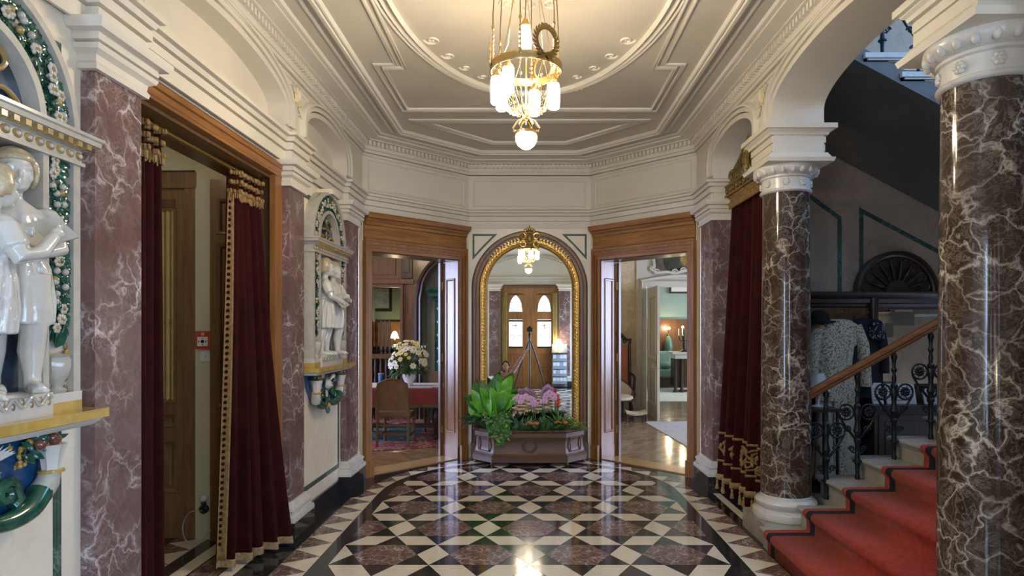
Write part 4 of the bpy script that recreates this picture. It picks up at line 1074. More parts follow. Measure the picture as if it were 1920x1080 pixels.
    for e in (-1, 1):
        m = MB(M); m.tube(spl([(e*.30, -.06, 1.0), (e*.24, -.07, .955), (e*.15, -.07, .935), (e*.06, -.06, .945), (e*.03, -.055, .975), (e*.06, -.055, 1.0)]), [.046-.032*i/25 for i in range(26)], 'glaze_green', 12)
        scroll(m, (e*.16, -.055, 1.03), Vector((e, 0, 0)), Vector((0, 0, 1)), .045, .02, 'glaze_green')
        m.tube([(e*.18, -.055, .98), (e*.21, -.06, 1.0), (e*.19, -.06, 1.06)], [.02, .018, .012], 'glaze_green', 8); m.build('horn', root)
        m = MB(M); m.lathe([(.030, 1.06), (.040, 1.063), (.042, 1.073), (.034, 1.08), (.040, 1.12), (.052, 1.165), (.056, 1.172), (.03, 1.174)], (e*.335, -.075, 0), 'glaze_white', 20, flute=.14)
        m.lathe([(.03, 1.062), (.043, 1.066), (.043, 1.076), (.03, 1.08)], (e*.335, -.075, 0), 'glaze_yellow', 20)
        m.tube([(e*.335, -.072, 1.065), (e*.325, -.068, 1.03), (e*.295, -.06, .99)], [.036, .04, .044], 'glaze_rim', 12); m.build('basket', root)
        m = MB(M)
        for i in range(16): m.ell((e*(.30+rn.uniform(-.05, .08)), -.08+rn.uniform(-.02, .02), 1.195+rn.uniform(-.012, .02)), (rn.uniform(.014, .024),)*3, rn.choice(['glaze_brown', 'glaze_brown', 'glaze_yellow', 'glaze_green']), 8, 6)
        for i in range(22): m.leaf((e*(.30+rn.uniform(-.09, .10)), -.06, 1.18+rn.uniform(-.03, .03)), (rn.uniform(-1, 1), -.5, rn.uniform(-.8, .5)), (0, -1, 0), .06, .03, 'glaze_green', .7, .3, 4)
        for i in range(14): m.ell((e*(.235+rn.uniform(-.02, .02)), -.05, 1.15+rn.uniform(-.04, .03)), (.009,)*3, 'glaze_yellow', 6, 5)
        m.build('fruit', root, ang=70)
    m = MB(M); m.ell((0, -.065, 1.11), (.035, .035, .045), 'glaze_white', 14, 10); m.ell((0, -.10, 1.10), (.007, .010, .010), 'glaze_white', 8, 6)
    for e in (-1, 1):
        m.ell((e*.014, -.095, 1.12), (.009, .006, .004), 'glaze_white', 8, 6); m.ell((e*.017, -.09, 1.095), (.011, .009, .010), 'glaze_white', 8, 6)
        for j in range(6): m.leaf((e*.02, -.045, 1.08+.014*j), (e*(.35+.12*j), -.15, .75-.12*j), (0, -1, 0), .15, .035, 'glaze_white', -.3, .3, 5)
        for j in range(4): m.leaf((e*.01, -.045, 1.07), (e*.12*j, -.1, -1), (0, -1, 0), .12, .03, 'glaze_white', .2, .3, 5)
    m.ell((0, -.06, 1.085), (.022, .02, .012), 'glaze_white', 8, 6); m.build('winged_mask', root, ang=70)
    m = MB(M); m.ell((0, -.055, .925), (.045, .035, .028), 'glaze_yellow', 12, 8)
    for i in range(10): m.ell((rn.uniform(-.03, .03), -.06, .88+rn.uniform(-.025, .03)), (.017,)*3, 'glaze_green', 8, 6)
    m.build('drop', root)
    for fg in figs: child(M, root, **fg)
    return root, M
def book(M, root, c, ax, ay, size):
    """open songbook with two leaves"""
    c = Vector(c); ax = Vector(ax).normalized(); ay = Vector(ay).normalized(); nn = ax.cross(ay); m = MB(M)
    for e in (-1, 1):
        q = [c, c+ax*size*e+nn*.035*e*e, c+ax*size*e+nn*.035+ay*size*1.15, c+ay*size*1.15]
        m.prism(q, nn*.012, 'glaze_rim')
    m.build('songbook', root)
r1, M1 = relief(2.025, 'large glazed relief of two robed children sharing a songbook, cut by the frame edge', [
    dict(s=.185, z0=1.375, phi=-.62, hgt=.84, arms=[[(0, .10, .63), (.03, .13, .52), (.085, .06, .50)], [(0, -.10, .63), (.03, -.12, .54), (.09, -.03, .56)]], depth=.055, seed=2),
    dict(s=-.03, z0=1.365, phi=1.22, hgt=.76, arms=[[(0, -.085, .63), (.03, -.14, .52), (.11, -.12, .55), (.175, -.085, .62)], [(0, .085, .62), (.06, .10, .54), (.15, .05, .58)]], lean=.06, depth=.115, seed=3),
    dict(s=-.15, z0=1.37, phi=.3, hgt=.82, arms=[[(0, .10, .63), (.04, .13, .52), (.10, .06, .50)], [(0, -.10, .63), (.04, -.12, .52), (.10, -.06, .50)]], depth=.06, seed=4)], 11)
book(M1, r1, (.20, -.175, 1.895), (.75, -.25, .25), (-.4, .45, .6), .085)
r2, M2 = relief(5.635, 'distant glazed relief of two robed children reading together, beside the dining room door', [
    dict(s=-.115, z0=1.37, phi=.45, hgt=.84, arms=[[(0, .10, .63), (.05, .12, .50), (.13, .05, .52)], [(0, -.10, .63), (.04, -.13, .52), (.12, -.07, .49)]], depth=.07, seed=5),
    dict(s=.11, z0=1.37, phi=-.25, hgt=.83, arms=[[(0, .10, .63), (.05, .14, .52), (.13, .07, .51)], [(0, -.10, .63), (.05, -.11, .53), (.13, -.05, .54)]], depth=.07, seed=6)], 12)
book(M2, r2, (0, -.20, 1.78), (1, .05, .12), (0, .55, .55), .12)
m = MB(M2); m.box(-.07, .07, -.13, 0, 2.80, 2.845, 'cream_marble'); m.build('keystone', r2)
# ================================================================ curtained doorway on the left
m = MB()
dl = [(0, 0), (0, .012), (.02, .03), (.05, .032), (.055, .02), (.09, .018), (.10, 0)]
m.strip([(-XW, 2.94, 2.845), (-XW, 4.74, 2.845)], [(-a, b) for a, b in dl], (1, 0, 0), 'oak_flat')
m.box(-2.2, -XW+.015, 2.86, 4.74, 2.735, 2.84, 'oak_flat')
m.box(-1.90, -XW+.01, 4.60, 4.738, 0, 2.74, 'oak'); m.box(-1.90, -XW+.01, 2.935, 3.00, 0, 2.74, 'oak')
root = struct(m.build('door_3'))
m = MB(); m.box(-2.2, -1.90, 4.66, 4.74, 0, 2.735, 'oak_dark'); m.box(-2.2, -1.90, 2.86, 2.96, 0, 2.735, 'oak_dark'); m.box(-2.2, -1.90, 2.94, 4.70, 2.71, 2.737, 'oak_dark'); m.build('lining', root)
rod = thing('curtain_rod', (-2.0, 3.0, 2.68), 'brass curtain rod under the oak lintel of the doorway', 'curtain rod'); rod['kind'] = 'thing'
m = MB(); m.tube([(-2.0, 2.96, 2.685), (-2.0, 4.64, 2.685)], .017, 'brass', 12); m.build('pole', rod)
m = MB(); m.lathe([(0.001, -.03), (.026, -.02), (.03, 0), (.02, .02), (.012, .03)], (-2.0, 4.66, 2.685), 'old_brass', 12); m.build('finial', rod)
for y in (3.02, 3.12, 3.22, 3.32, 4.25, 4.32, 4.39, 4.46, 4.53, 4.60):
    m = MB(); m.tube([(-2.0+.024*cos(2*pi*i/12), y, 2.68+.026*sin(2*pi*i/12)) for i in range(13)], .004, 'old_brass', 5); m.build('ring', rod)
def curtain(name, label, top, bot, z1, z0, folds, amp0, amp1, side=1, group=None, mat='velvet', n=110, phase=0.0, nz=26, midbulge=0):
    """velvet hanging between a top line and a bottom line; returns the thing and the surface function"""
    t0, t1_, b0, b1 = (Vector(p+(0,)) for p in (*top, *bot))
    root = thing(name, ((t0.x+t1_.x)/2, (t0.y+t1_.y)/2, z1), label, 'curtain', group); root['kind'] = 'thing'
    def surf(u, v, off=0):                                 # v 0 top, 1 bottom
        a, b = t0.lerp(t1_, u), b0.lerp(b1, u); vv = v**1.25
        p = a.lerp(b, vv); d = (t1_-t0).lerp(b1-b0, vv); nn = Vector((d.y, -d.x, 0)).normalized()*side
        amp = amp0+(amp1-amp0)*v
        w_ = sin(2*pi*folds*u+phase+.5*sin(3*v+7*u))+.35*sin(2*pi*folds*1.7*u+2+.6*v)
        k = p+nn*(amp*w_+off); return Vector((k.x, k.y, z1+(z0-z1)*v))
    m = MB(); m.grid([[surf(i/n, j/nz) for i in range(n+1)] for j in range(nz+1)], mat)
    o = m.build('drape', root, ang=180); sl = o.modifiers.new('sol', 'SOLIDIFY'); sl.thickness = .008; sl.offset = 0
    return root, surf
def band(root, surf, u0, u1, v0, v1, mat, name, off=.006, nu=60, nv=10, build=True, mb=None):
    m = mb or MB(); m.grid([[surf(u0+(u1-u0)*i/nu, v0+(v1-v0)*j/nv, off) for i in range(nu+1)] for j in range(nv+1)], mat)
    if build:
        o = m.build(name, root, ang=180); sl = o.modifiers.new('sol', 'SOLIDIFY'); sl.thickness = .008; sl.offset = 0; return o
c1, s1 = curtain('velvet_curtain', 'narrow maroon velvet curtain hanging beside the pale near pilaster', ((-2.0, 3.0), (-2.0, 3.38)), ((-2.0, 2.99), (-2.0, 3.42)), 2.655, .02, 4.5, .03, .035, 1)
c2, s2 = curtain('velvet_curtain', 'maroon velvet curtain with gold braid edge drawn back against the oak jamb', ((-2.0, 4.20), (-1.985, 4.585)), ((-2.03, 4.12), (-1.775, 4.70)), 2.655, .035, 5, .026, .042, 1, phase=-1.9)
for root, sf, uu in ((c1, s1, (0, 1)), (c2, s2, (0, 1))):
    m = MB(); rn = random.Random(5)
    for i in range(90):
        u = i/89
        for k in range(3):
            p = sf(u, .012+.024*k, .018+rn.uniform(-.008, .012)); m.ell((p.x, p.y, p.z+.03), (.012, .012, .017), 'gold_braid', 6, 5)
        p = sf(u, .065, .016); m.tube([(p.x, p.y, p.z+.05), (p.x, p.y, p.z+rn.uniform(-.02, .0))], [.009, .005], 'gold_braid', 5)
    m.build('heading_fringe', root, ang=70)
band(c2, s2, -.005, .068, .05, .985, 'gold_braid', 'braid', .008, 8, 60)
m = MB()
for i in range(58):
    p = s2(.034, .06+.0155*i, .014); m.ell((p.x+.002, p.y-.003, p.z), (.012, .012, .012), 'velvet', 8, 5)
m.build('braid_motif', c2)
band(c2, s2, 0, 1, .982, 1.002, 'fringe', 'hem', .006)
band(c1, s1, 0, 1, .985, 1.0, 'fringe', 'hem', .006)
# ---- vestibule behind the curtains
v_ = MB(); v_.box(-4.2, -2.53, 4.95, 5.05, 0, 3.3, 'painted_cream'); v_.box(-2.55, -2.2, 4.80, 5.05, 0, 3.3, 'painted_cream'); v_.box(-4.2, -2.53, 4.86, 5.05, 2.83, 3.3, 'painted_cream'); struct(v_.build('wall_vestibule_back'))
v_ = MB(); v_.box(-4.3, -4.2, 1.6, 5.05, 0, 3.3, 'painted_cream'); v_.box(-4.2, -2.2, 1.6, 1.7, 0, 3.3, 'painted_cream'); struct(v_.build('wall_vestibule_side'))
v_ = MB(); v_.box(-4.3, -2.2, 1.6, 5.05, 3.2, 3.3, 'painted_cream'); struct(v_.build('ceiling_vestibule'))
def panelled(M, name, w_, h, panels, mat, th=.05, parent=None):
    """a framed door leaf in the local xz plane with sunk, moulded panels (x0, x1, z0, z1)"""
    m = MB(M); xs = sorted({0, w_, *[p[0] for p in panels], *[p[1] for p in panels]}); zs = sorted({0, h, *[p[2] for p in panels], *[p[3] for p in panels]})
    for xa, xb in zip(xs, xs[1:]):
        for za, zb in zip(zs, zs[1:]):
            inside = any(p[0] <= xa and xb <= p[1] and p[2] <= za and zb <= p[3] for p in panels)
            m.box(xa, xb, .018 if inside else 0, th, za, zb, mat)
    for p in panels:
        m.strip([(p[0], 0, p[2]), (p[0], 0, p[3]), (p[1], 0, p[3]), (p[1], 0, p[2])], [(.012, 0), (.006, .010), (-.006, .006), (-.018, -.004), (-.022, -.018)], (0, -1, 0), mat, closed=True)
        m.strip([(p[0]+.05, .018, p[2]+.05), (p[0]+.05, .018, p[3]-.05), (p[1]-.05, .018, p[3]-.05), (p[1]-.05, .018, p[2]+.05)], [(.008, 0), (0, .008), (-.012, .004), (-.02, .008)], (0, -1, 0), mat, closed=True)
    o = m.build(name, parent)
    return o
Mv = frame_mat((-3.42, 4.83, 0), (1, 0, 0), (0, 1, 0))
root = struct(panelled(Mv, 'door_4', .88, 2.80, [(.13, .70, .36, .74), (.13, .70, .86, .95)], 'oak_vestibule', .05))
m = MB(Mv)
m.strip([(.14, 0, 1.05), (.14, 0, 2.52), (.70, 0, 2.52), (.70, 0, 1.05)], [(.014, 0), (.01, .014), (-.004, .012), (-.02, .004), (-.022, -.02)], (0, -1, 0), 'oak_vestibule', closed=True)
m.box(.14, .70, -.002, .01, 1.64, 1.665, 'oak_vestibule'); m.box(.0, .88, -.03, 0, 2.68, 2.80, 'oak_vestibule'); m.box(.78, .88, -.022, 0, 0, 2.68, 'oak_vestibule')
m.box(.13, .70, -.008, .0, 2.535, 2.60, 'oak_dark'); m.build('glazing_frame', root)
m = MB(Mv); m.grid([[(.15+.54*i/90, -.004+.006*sin(i*.9), z) for i in range(91)] for z in (1.06, 1.65, 2.51)], 'yellow_cloth'); m.build('door_curtain', root)
Mv2 = frame_mat((-2.415, 4.755, 0), (1, 0, 0), (0, 1, 0))
root = struct(panelled(Mv2, 'door_5', .215, 2.735, [(.06, .20, 1.02, 2.24), (.06, .20, .30, .86), (.06, .20, 2.33, 2.58)], 'oak_vestibule', .05))
# things on the cream strip
al = thing('fire_alarm', (-2.475, 4.80, 1.52), 'red fire alarm call point on the cream strip of wall', 'fire alarm'); al['kind'] = 'thing'
m = MB(); m.box(-2.532, -2.42, 4.768, 4.80, 1.45, 1.588, 'alarm_red'); m.build('housing', al)
m = MB(); m.box(-2.515, -2.437, 4.762, 4.77, 1.475, 1.545, 'white_plastic'); m.build('plate', al)
m = MB(); m.prism([(-2.476+.013*cos(2*pi*i/16), 4.761, 1.51+.013*sin(2*pi*i/16)) for i in range(16)], (0, .003, 0), 'black_plastic')
for e in (-1, 1):
    m.prism([(-2.476+e*.018, 4.761, 1.51), (-2.476+e*.030, 4.761, 1.502), (-2.476+e*.030, 4.761, 1.518)], (0, .003, 0), 'black_plastic'); m.prism([(-2.476, 4.761, 1.51+e*.017), (-2.482, 4.761, 1.51+e*.026), (-2.470, 4.761, 1.51+e*.026)], (0, .003, 0), 'black_plastic')
m.build('push_mark', al)
m = MB(); m.box(-2.486, -2.466, 4.765, 4.769, 1.556, 1.576, 'white_plastic'); m.box(-2.480, -2.472, 4.763, 4.766, 1.560, 1.571, 'alarm_red'); m.build('fire_symbol', al)
sw = thing('light_switch', (-2.47, 4.80, 1.40), 'square white light switch under the red fire alarm', 'light switch'); sw['kind'] = 'thing'
m = MB(); m.box(-2.505, -2.425, 4.79, 4.80, 1.36, 1.44, 'white_plastic'); m.build('frame', sw)
m = MB(); m.box(-2.488, -2.442, 4.782, 4.791, 1.377, 1.423, 'paper'); m.build('rocker', sw)
m = MB(); m.prism([(-2.465, 4.7805, 1.393), (-2.459, 4.7805, 1.408), (-2.453, 4.7805, 1.393)], (0, .002, 0), 'grey_plastic'); m.build('symbol', sw)
so = thing('wall_socket', (-2.47, 4.80, .25), 'double white wall socket low on the cream strip', 'socket'); so['kind'] = 'thing'
m = MB(); m.box(-2.508, -2.425, 4.785, 4.80, .155, .33, 'painted_cream'); m.build('plate', so)
pg = thing('power_plug', (-2.465, 4.78, .26), 'black plug with grey cable in the low wall socket', 'plug'); pg['kind'] = 'thing'
m = MB(); m.lathe([(.01, 0), (.032, .004), (.034, .03), (.022, .04)], (0, 0, 0), 'black_plastic', 14); m.bm.transform(Matrix.Translation((-2.465, 4.784, .24)) @ Matrix.Rotation(pi/2, 4, 'X')); m.ell((-2.462, 4.755, .285), (.018, .02, .02), 'black_plastic', 8, 6); m.build('plug_body', pg)
m = MB(); m.tube(spl([(-2.465, 4.74, .235), (-2.50, 4.70, .245), (-2.56, 4.72, .22), (-2.60, 4.72, .14), (-2.58, 4.70, .05), (-2.52, 4.68, .010), (-2.44, 4.70, .03), (-2.40, 4.74, .09)]), .004, 'grey_plastic', 6); m.build('cable', pg)
m = MB(); m.ell((-2.47, 4.77, .32), (.03, .03, .028), 'white_plastic', 10, 8); m.build('plug_top', so)

vl = thing('added_vestibule_lamp', (-2.9, 3.4, 3.2), 'added unseen ceiling lamp brightening the vestibule behind the velvet curtains', 'lamp'); vl['kind'] = 'thing'  # added lamp, hidden from view, to lift the dark vestibule
m = MB(); m.lathe([(.05, 3.2), (.10, 3.195), (.10, 3.17), (.05, 3.16)], (-2.9, 3.4, 0), 'brass', 18); m.build('mount', vl)
m = MB(); m.ell((-2.9, 3.4, 3.10), (.075, .075, .065), 'small_lamp', 18, 10); m.build('globe', vl)
# ================================================================ tasselled curtain with gilt pelmet in the narrow arch
c3, s3 = curtain('tasselled_curtain', 'tall maroon velvet curtain with embroidered band and tassels beside the red marble column', ((2.02, 6.15), (2.03, 5.13)), ((1.87, 6.11), (1.98, 5.14)), 2.90, .05, 6, .035, .06, 1, phase=.8)
def vz(z): return (2.90-z)/2.85
for z in (.60, .335): band(c3, s3, 0, 1, vz(z+.011), vz(z-.011), 'gold_braid', 'gold_line', .012, 90, 1)
m = MB()
def emb(pts, r): m.tube([s3(u, vz(z), .014) for u, z in pts], r, 'gold_braid', 6)
for k in range(5):
    u0 = .1+.2*k; hs = .055
    emb([(u0-.085+.17*i/12, .47+.055*sin(2*pi*i/12)*(1 if k % 2 else -1)) for i in range(13)], .013)
    for sx in (-1, 1):
        emb([(u0+sx*(.015+.045*(1-.75*i/14)*cos(3*pi*i/14)), .47+sx*.045+.05*(1-.75*i/14)*sin(3*pi*i/14)*sx) for i in range(15)], .010)
        for j in range(4):
            p = s3(u0+sx*(.02+.018*j), vz(.47-sx*(.07-.02*j)), .014); m.ell(p, (.016, .022, .026), 'gold_braid', 7, 5)
    for j in range(3):
        p = s3(u0, vz(.43+.04*j), .014); m.ell(p, (.015, .028-.006*j, .024), 'gold_braid', 8, 5)
m.build('embroidery', c3, ang=70)
band(c3, s3, 0, 1, vz(.205), vz(.15), 'fringe', 'fringe_band', .014, 90, 2)
for i in range(22):
    u = (i+.5)/22; p = s3(u, vz(.12), .022); m = MB(); q = Vector((p.x, p.y, 0)); z = .125-.02*(i % 2)
    m.tube([(q.x, q.y, .16), (q.x, q.y, z+.02)], .004, 'fringe', 5); m.lathe([(.004, .022), (.014, .014), (.013, .004), (.008, -.002), (.014, -.02), (.020, -.06), (.006, -.062)], (q.x, q.y, z), 'fringe', 8); m.build('tassel', c3)
pe = thing('gilt_pelmet', (2.0, 5.63, 2.95), 'carved gilt pelmet with crest and fringe above the tasselled curtain', 'pelmet'); pe['kind'] = 'thing'
m = MB(); m.box(1.935, 1.975, 5.10, 6.19, 2.905, 3.0, 'gilt_dark'); m.box(1.975, 2.12, 6.15, 6.19, 2.905, 3.0, 'gilt_dark'); m.box(1.92, 1.98, 5.10, 6.20, 2.985, 3.005, 'gilt_dark'); m.box(1.922, 1.98, 5.10, 6.20, 2.895, 2.915, 'gilt_dark')
for i in range(11): scroll(m, (1.93, 5.16+.1*i, 2.95), Vector((0, 1 if i % 2 else -1, 0)), Vector((0, 0, 1)), .036, .009, 'gilt_dark')
m.build('board', pe, ang=60)
m = MB(); Yv, Zv = Vector((0, 1, 0)), Vector((0, 0, 1)); xx = 1.955
for e in (-1, 1):
    scroll(m, (xx, 5.63+e*.44, 3.07), Yv*e, Zv, .07, .02, 'gilt_dark'); scroll(m, (xx, 5.63+e*.27, 3.10), Yv*-e, Zv, .06, .02, 'gilt')
    m.tube([(xx, 5.63+e*.50, 3.01), (xx, 5.63+e*.33, 3.03), (xx, 5.63+e*.20, 3.10), (xx, 5.63+e*.13, 3.20)], [.02, .024, .026, .018], 'gilt_dark', 8)
    scroll(m, (xx, 5.63+e*.12, 3.22), Yv*e, Zv, .05, .017, 'gilt')
    for j in range(7): m.leaf((xx-.01, 5.63+e*(.06+.055*j), 3.02), (-.2, e*.3, 1), (-1, 0, 0), .26-.025*j, .08, 'gilt_dark', .5, .3, 5)
m.ell((xx-.01, 5.63, 3.13), (.03, .075, .10), 'gilt', 12, 8); m.ell((xx-.03, 5.63, 3.13), (.02, .045, .065), 'gilt_dark', 10, 6)
for j in range(7): m.leaf((xx, 5.63, 3.20), (-.15, -.75+.25*j, 1), (-1, 0, 0), .19-.02*abs(j-3), .06, 'gilt', .4, .3, 5)
m.build('crest', pe, ang=60)
m = MB(); rn = random.Random(9)
for i in range(70):
    y = 5.12+1.05*i/69
    for k in range(3): m.ell((1.955+rn.uniform(-.008, .008), y+rn.uniform(-.01, .01), 2.885-.028*k), (.012, .013, .018), 'gold_braid', 6, 4)
    m.tube([(1.955, y, 2.83), (1.955, y, 2.795-.012*(i % 3))], [.009, .006], 'gold_braid', 5)
m.build('fringe', pe, ang=70)
# ================================================================ stair hall
sh = MB(); sh.box(2.2, 6.6, 6.70, 6.85, 0, 6.2, 'stair_wall'); struct(sh.build('wall_stair_back'))
sh = MB(); sh.box(6.5, 6.65, 1.7, 6.85, 0, 3.9, 'stair_wall'); sh.box(6.5, 6.65, 1.7, 2.6, 3.9, 6.2, 'stair_wall'); sh.box(6.5, 6.65, 6.4, 6.85, 3.9, 6.2, 'stair_wall'); sh.box(6.5, 6.65, 2.6, 6.4, 6.0, 6.2, 'stair_wall'); struct(sh.build('wall_stair_side'))
sh = MB(); sh.box(2.2, 6.6, 1.7, 1.85, 0, 4.4, 'stair_wall'); sh.box(2.2, 3.0, 1.7, 1.85, 4.4, 6.2, 'stair_wall'); sh.box(5.8, 6.6, 1.7, 1.85, 4.4, 6.2, 'stair_wall'); sh.box(3.0, 5.8, 1.7, 1.85, 6.0, 6.2, 'stair_wall'); struct(sh.build('wall_stair_front'))
sh = MB(); sh.box(2.02, 2.18, 1.7, 6.85, 3.88, 6.2, 'plaster'); struct(sh.build('wall_stair_upper'))
sh = MB(); sh.box(2.0, 6.65, 1.7, 6.85, 6.2, 6.3, 'plaster'); struct(sh.build('ceiling_stair'))
sh = MB(); sh.poly([(6.56, 2.6, 3.9), (6.56, 6.4, 3.9), (6.56, 6.4, 6.0), (6.56, 2.6, 6.0)], 'day_stair')
w3 = struct(sh.build('window_3'))
sh = MB()
for i in range(4): y = 2.6+3.8*i/3; sh.box(6.47, 6.55, y-.04, y+.04, 3.9, 6.0, 'oak_dark')
for z in (3.9, 4.9, 5.94): sh.box(6.47, 6.55, 2.6, 6.4, z, z+.06, 'oak_dark')
sh.build('window_frame', w3)
SOF = lambda x: 3.77-.53*(x-2.615)
m = MB()       # dark marble lines on the wall
def line2d(pts, wd=.045, y=6.70):
    m.strip([(x, y, z) for x, z in pts], [(-wd/2, 0), (-wd/2, .003), (wd/2, .003), (wd/2, 0)], (0, -1, 0), 'green_marble')
line2d([(2.32, .2), (2.32, SOF(2.32)-.42), (3.30-.0, SOF(3.30)-.62), (3.30, .2)]); line2d([(3.53, .2), (3.53, SOF(3.53)-.42), (5.4, SOF(5.4)-.42)])
struct(m.build('trim_10'))
m = MB()       # plain mouldings on the high wall above the flight
for z in (4.35, 4.42, 4.95): m.box(2.2, 6.5, 6.66, 6.70, z, z+.03, 'plaster')
for i in range(6): m.box(2.3+.7*i, 2.33+.7*i, 6.68, 6.70, 3.9, 4.35, 'plaster')
struct(m.build('trim_11'))
sh = MB(); sh.poly([(3.0, 1.78, 4.4), (5.8, 1.78, 4.4), (5.8, 1.78, 6.0), (3.0, 1.78, 6.0)], 'added_flight_light'); w7 = struct(sh.build('window_7'))  # added unseen window, lights the near face of the upper flight
sh = MB()
for i in range(4): x = 3.0+2.8*i/3; sh.box(x-.04, x+.04, 1.79, 1.86, 4.4, 6.0, 'oak_dark')
for z in (4.4, 5.94): sh.box(3.0, 5.8, 1.79, 1.86, z, z+.06, 'oak_dark')
sh.build('window_frame', w7)
# staircase
NX, ZR_ = 1.72, .153
stc = thing('marble_staircase', (2.0, 3.8, 0), 'white marble staircase rising from the hall between the two red columns', 'staircase'); stc['kind'] = 'thing'
NST = 13
for k in range(1, NST+1):
    x0 = NX+.28*(k-1); z1 = ZR_*k; ya, yb = (2.995, 4.635) if k < 3 else (2.40, 4.93)
    m = MB(); m.box(x0, x0+.28+(.02 if k < NST else .9), ya, yb, max(0, z1-ZR_-.03), z1-.036, 'grey_marble')
    if k == 2: m.box(2.245, 2.30, 4.635, 4.93, .12, z1-.036, 'grey_marble'); m.box(2.245, 2.30, 4.635, 4.95, z1-.036, z1, 'grey_marble')
    e = .02 if k > 2 else 0
    rows = [[(x0-d, ya, z), (x0-d, yb+e, z)] for d, z in ((.0, z1-.055), (.012, z1-.05), (.012, z1-.036), (.026, z1-.032), (.034, z1-.018), (.028, z1-.004), (.02, z1))]
    m.grid(rows, 'grey_marble')
    for yy in (ya, yb+e): m.poly([(x0-d, yy, z) for d, z in ((.0, z1-.055), (.012, z1-.05), (.012, z1-.036), (.026, z1-.032), (.034, z1-.018), (.028, z1-.004), (.02, z1), (-.30, z1), (-.30, z1-.036))], 'grey_marble')
    m.poly([(x0-.02, ya, z1), (x0+.30+(0 if k < NST else .9), ya, z1), (x0+.30+(0 if k < NST else .9), yb+e, z1), (x0-.02, yb+e, z1)], 'grey_marble')
    m.build('step', stc)
ru = thing('stair_runner', (2.0, 3.8, .15), 'red stair carpet with dark navy border stripes on the marble steps', 'stair runner'); ru['kind'] = 'thing'
prof = [(NX-.012, .006)]
for k in range(1, NST+1):
    x0 = NX+.28*(k-1); z1 = ZR_*k; zb = z1-ZR_
    if k > 1: prof += [(x0-.018, zb+.012)]
    prof += [(x0-.016, z1-.062), (x0-.046, z1-.028), (x0-.044, z1-.004), (x0-.03, z1+.010)]
prof += [(NX+.28*NST+.7, ZR_*NST+.010)]
for nm, bands in (('border', ((4.37, 4.44, 'carpet_navy'), (3.06, 3.13, 'carpet_navy'))), ('field', ((3.13, 4.37, 'carpet_red'), (4.44, 4.50, 'carpet_red'), (3.0, 3.06, 'carpet_red')))):
    m = MB()
    for ya, yb, mt in bands: m.grid([[(x, ya, z), (x, yb, z)] for x, z in prof], mt)
    o = m.build(nm, ru, ang=60); sl = o.modifiers.new('sol', 'SOLIDIFY'); sl.thickness = .009; sl.offset = 0
RT = lambda x: 1.154+.555*(x-2.155)
def baluster(x, y, z0, h, parent, sc=1.0):
    q = h/.80; m = MB()
    m.lathe([(r, z*q) for r, z in ((.004, 0), (.017, 0), (.020, .02), (.014, .035), (.016, .10), (.021, .125), (.034, .13), (.034, .14), (.02, .145), (.0155, .20), (.018, .27), (.026, .285), (.026, .30), (.016, .31), (.020, .34), (.030, .36), (.022, .39), (.016, .43), (.022, .47), (.030, .50), (.020, .53), (.026, .545), (.026, .555), (.013, .57), (.017, .61), (.010, .64), (.020, .665), (.020, .675), (.011, .69), (.015, .74), (.022, .76), (.022, .775), (.012, .80))], (x, y, z0), 'iron', 12)
    b = m.build('baluster', parent)
    ez = Vector((0, 0, 1))
    for e in (-1, 1):
        ex = Vector((e, 0, 0)); c = Vector((x, y, z0)); m = MB()
        m.tube([c+ex*.012+ez*.30*q, c+ex*.05+ez*.345*q, c+ex*.10+ez*.41*q, c+ex*.142+ez*.48*q], [.011, .010, .009, .008], 'iron', 7)
        cc = c+ex*.085+ez*.505*q
        m.tube([cc+ex*(.058*cos(a))+ez*(.058*sin(a)) for a in [-.5+2.2*pi*i/24 for i in range(25)]], .0075, 'iron', 7)
        for j in range(7):
            a = 2*pi*j/7; m.ell(cc+ex*(.026*cos(a))+ez*(.026*sin(a)), (.013, .009, .013), 'iron', 7, 5)
            m.tube([cc, cc+ex*(.056*cos(a+.4))+ez*(.056*sin(a+.4))], .0035, 'iron', 5)
        m.ell(cc, (.012, .014, .012), 'iron', 8, 6)
        scroll(m, c+ex*.072+ez*.375*q, ex, ez, .028, .008, 'iron'); scroll(m, c+ex*.045+ez*.225*q, ex, ez, .025, .008, 'iron')
        m.tube([c+ex*.015+ez*.20*q, c+ex*.04+ez*.20*q], .006, 'iron', 6)
        m.build('scrollwork', b, ang=70)
    return b
bal = thing('stair_balustrade', (2.2, 4.80, .3), 'ornate black iron balusters under a polished brown handrail on the marble stairs', 'balustrade'); bal['kind'] = 'thing'
for k in range(2, 11):
    x = 1.72+.28*k-.06+.0; z0 = ZR_*k
    if k == 2: x = 2.262
    baluster(x, 4.80, z0, RT(x)-.075-z0, bal)
m = MB(); hp_ = [(-.012, -.078), (.012, -.078), (.03, -.07), (.036, -.052), (.028, -.045), (.038, -.030), (.036, -.010), (.022, 0), (-.022, 0), (-.036, -.010), (-.038, -.030), (-.028, -.045), (-.036, -.052), (-.03, -.07)]
m.grid([[(x, 4.80+a, RT(x)+b) for a, b in hp_] for x in (2.08, 4.9)], 'handrail', closed=True, cap=True); m.build('handrail', bal)
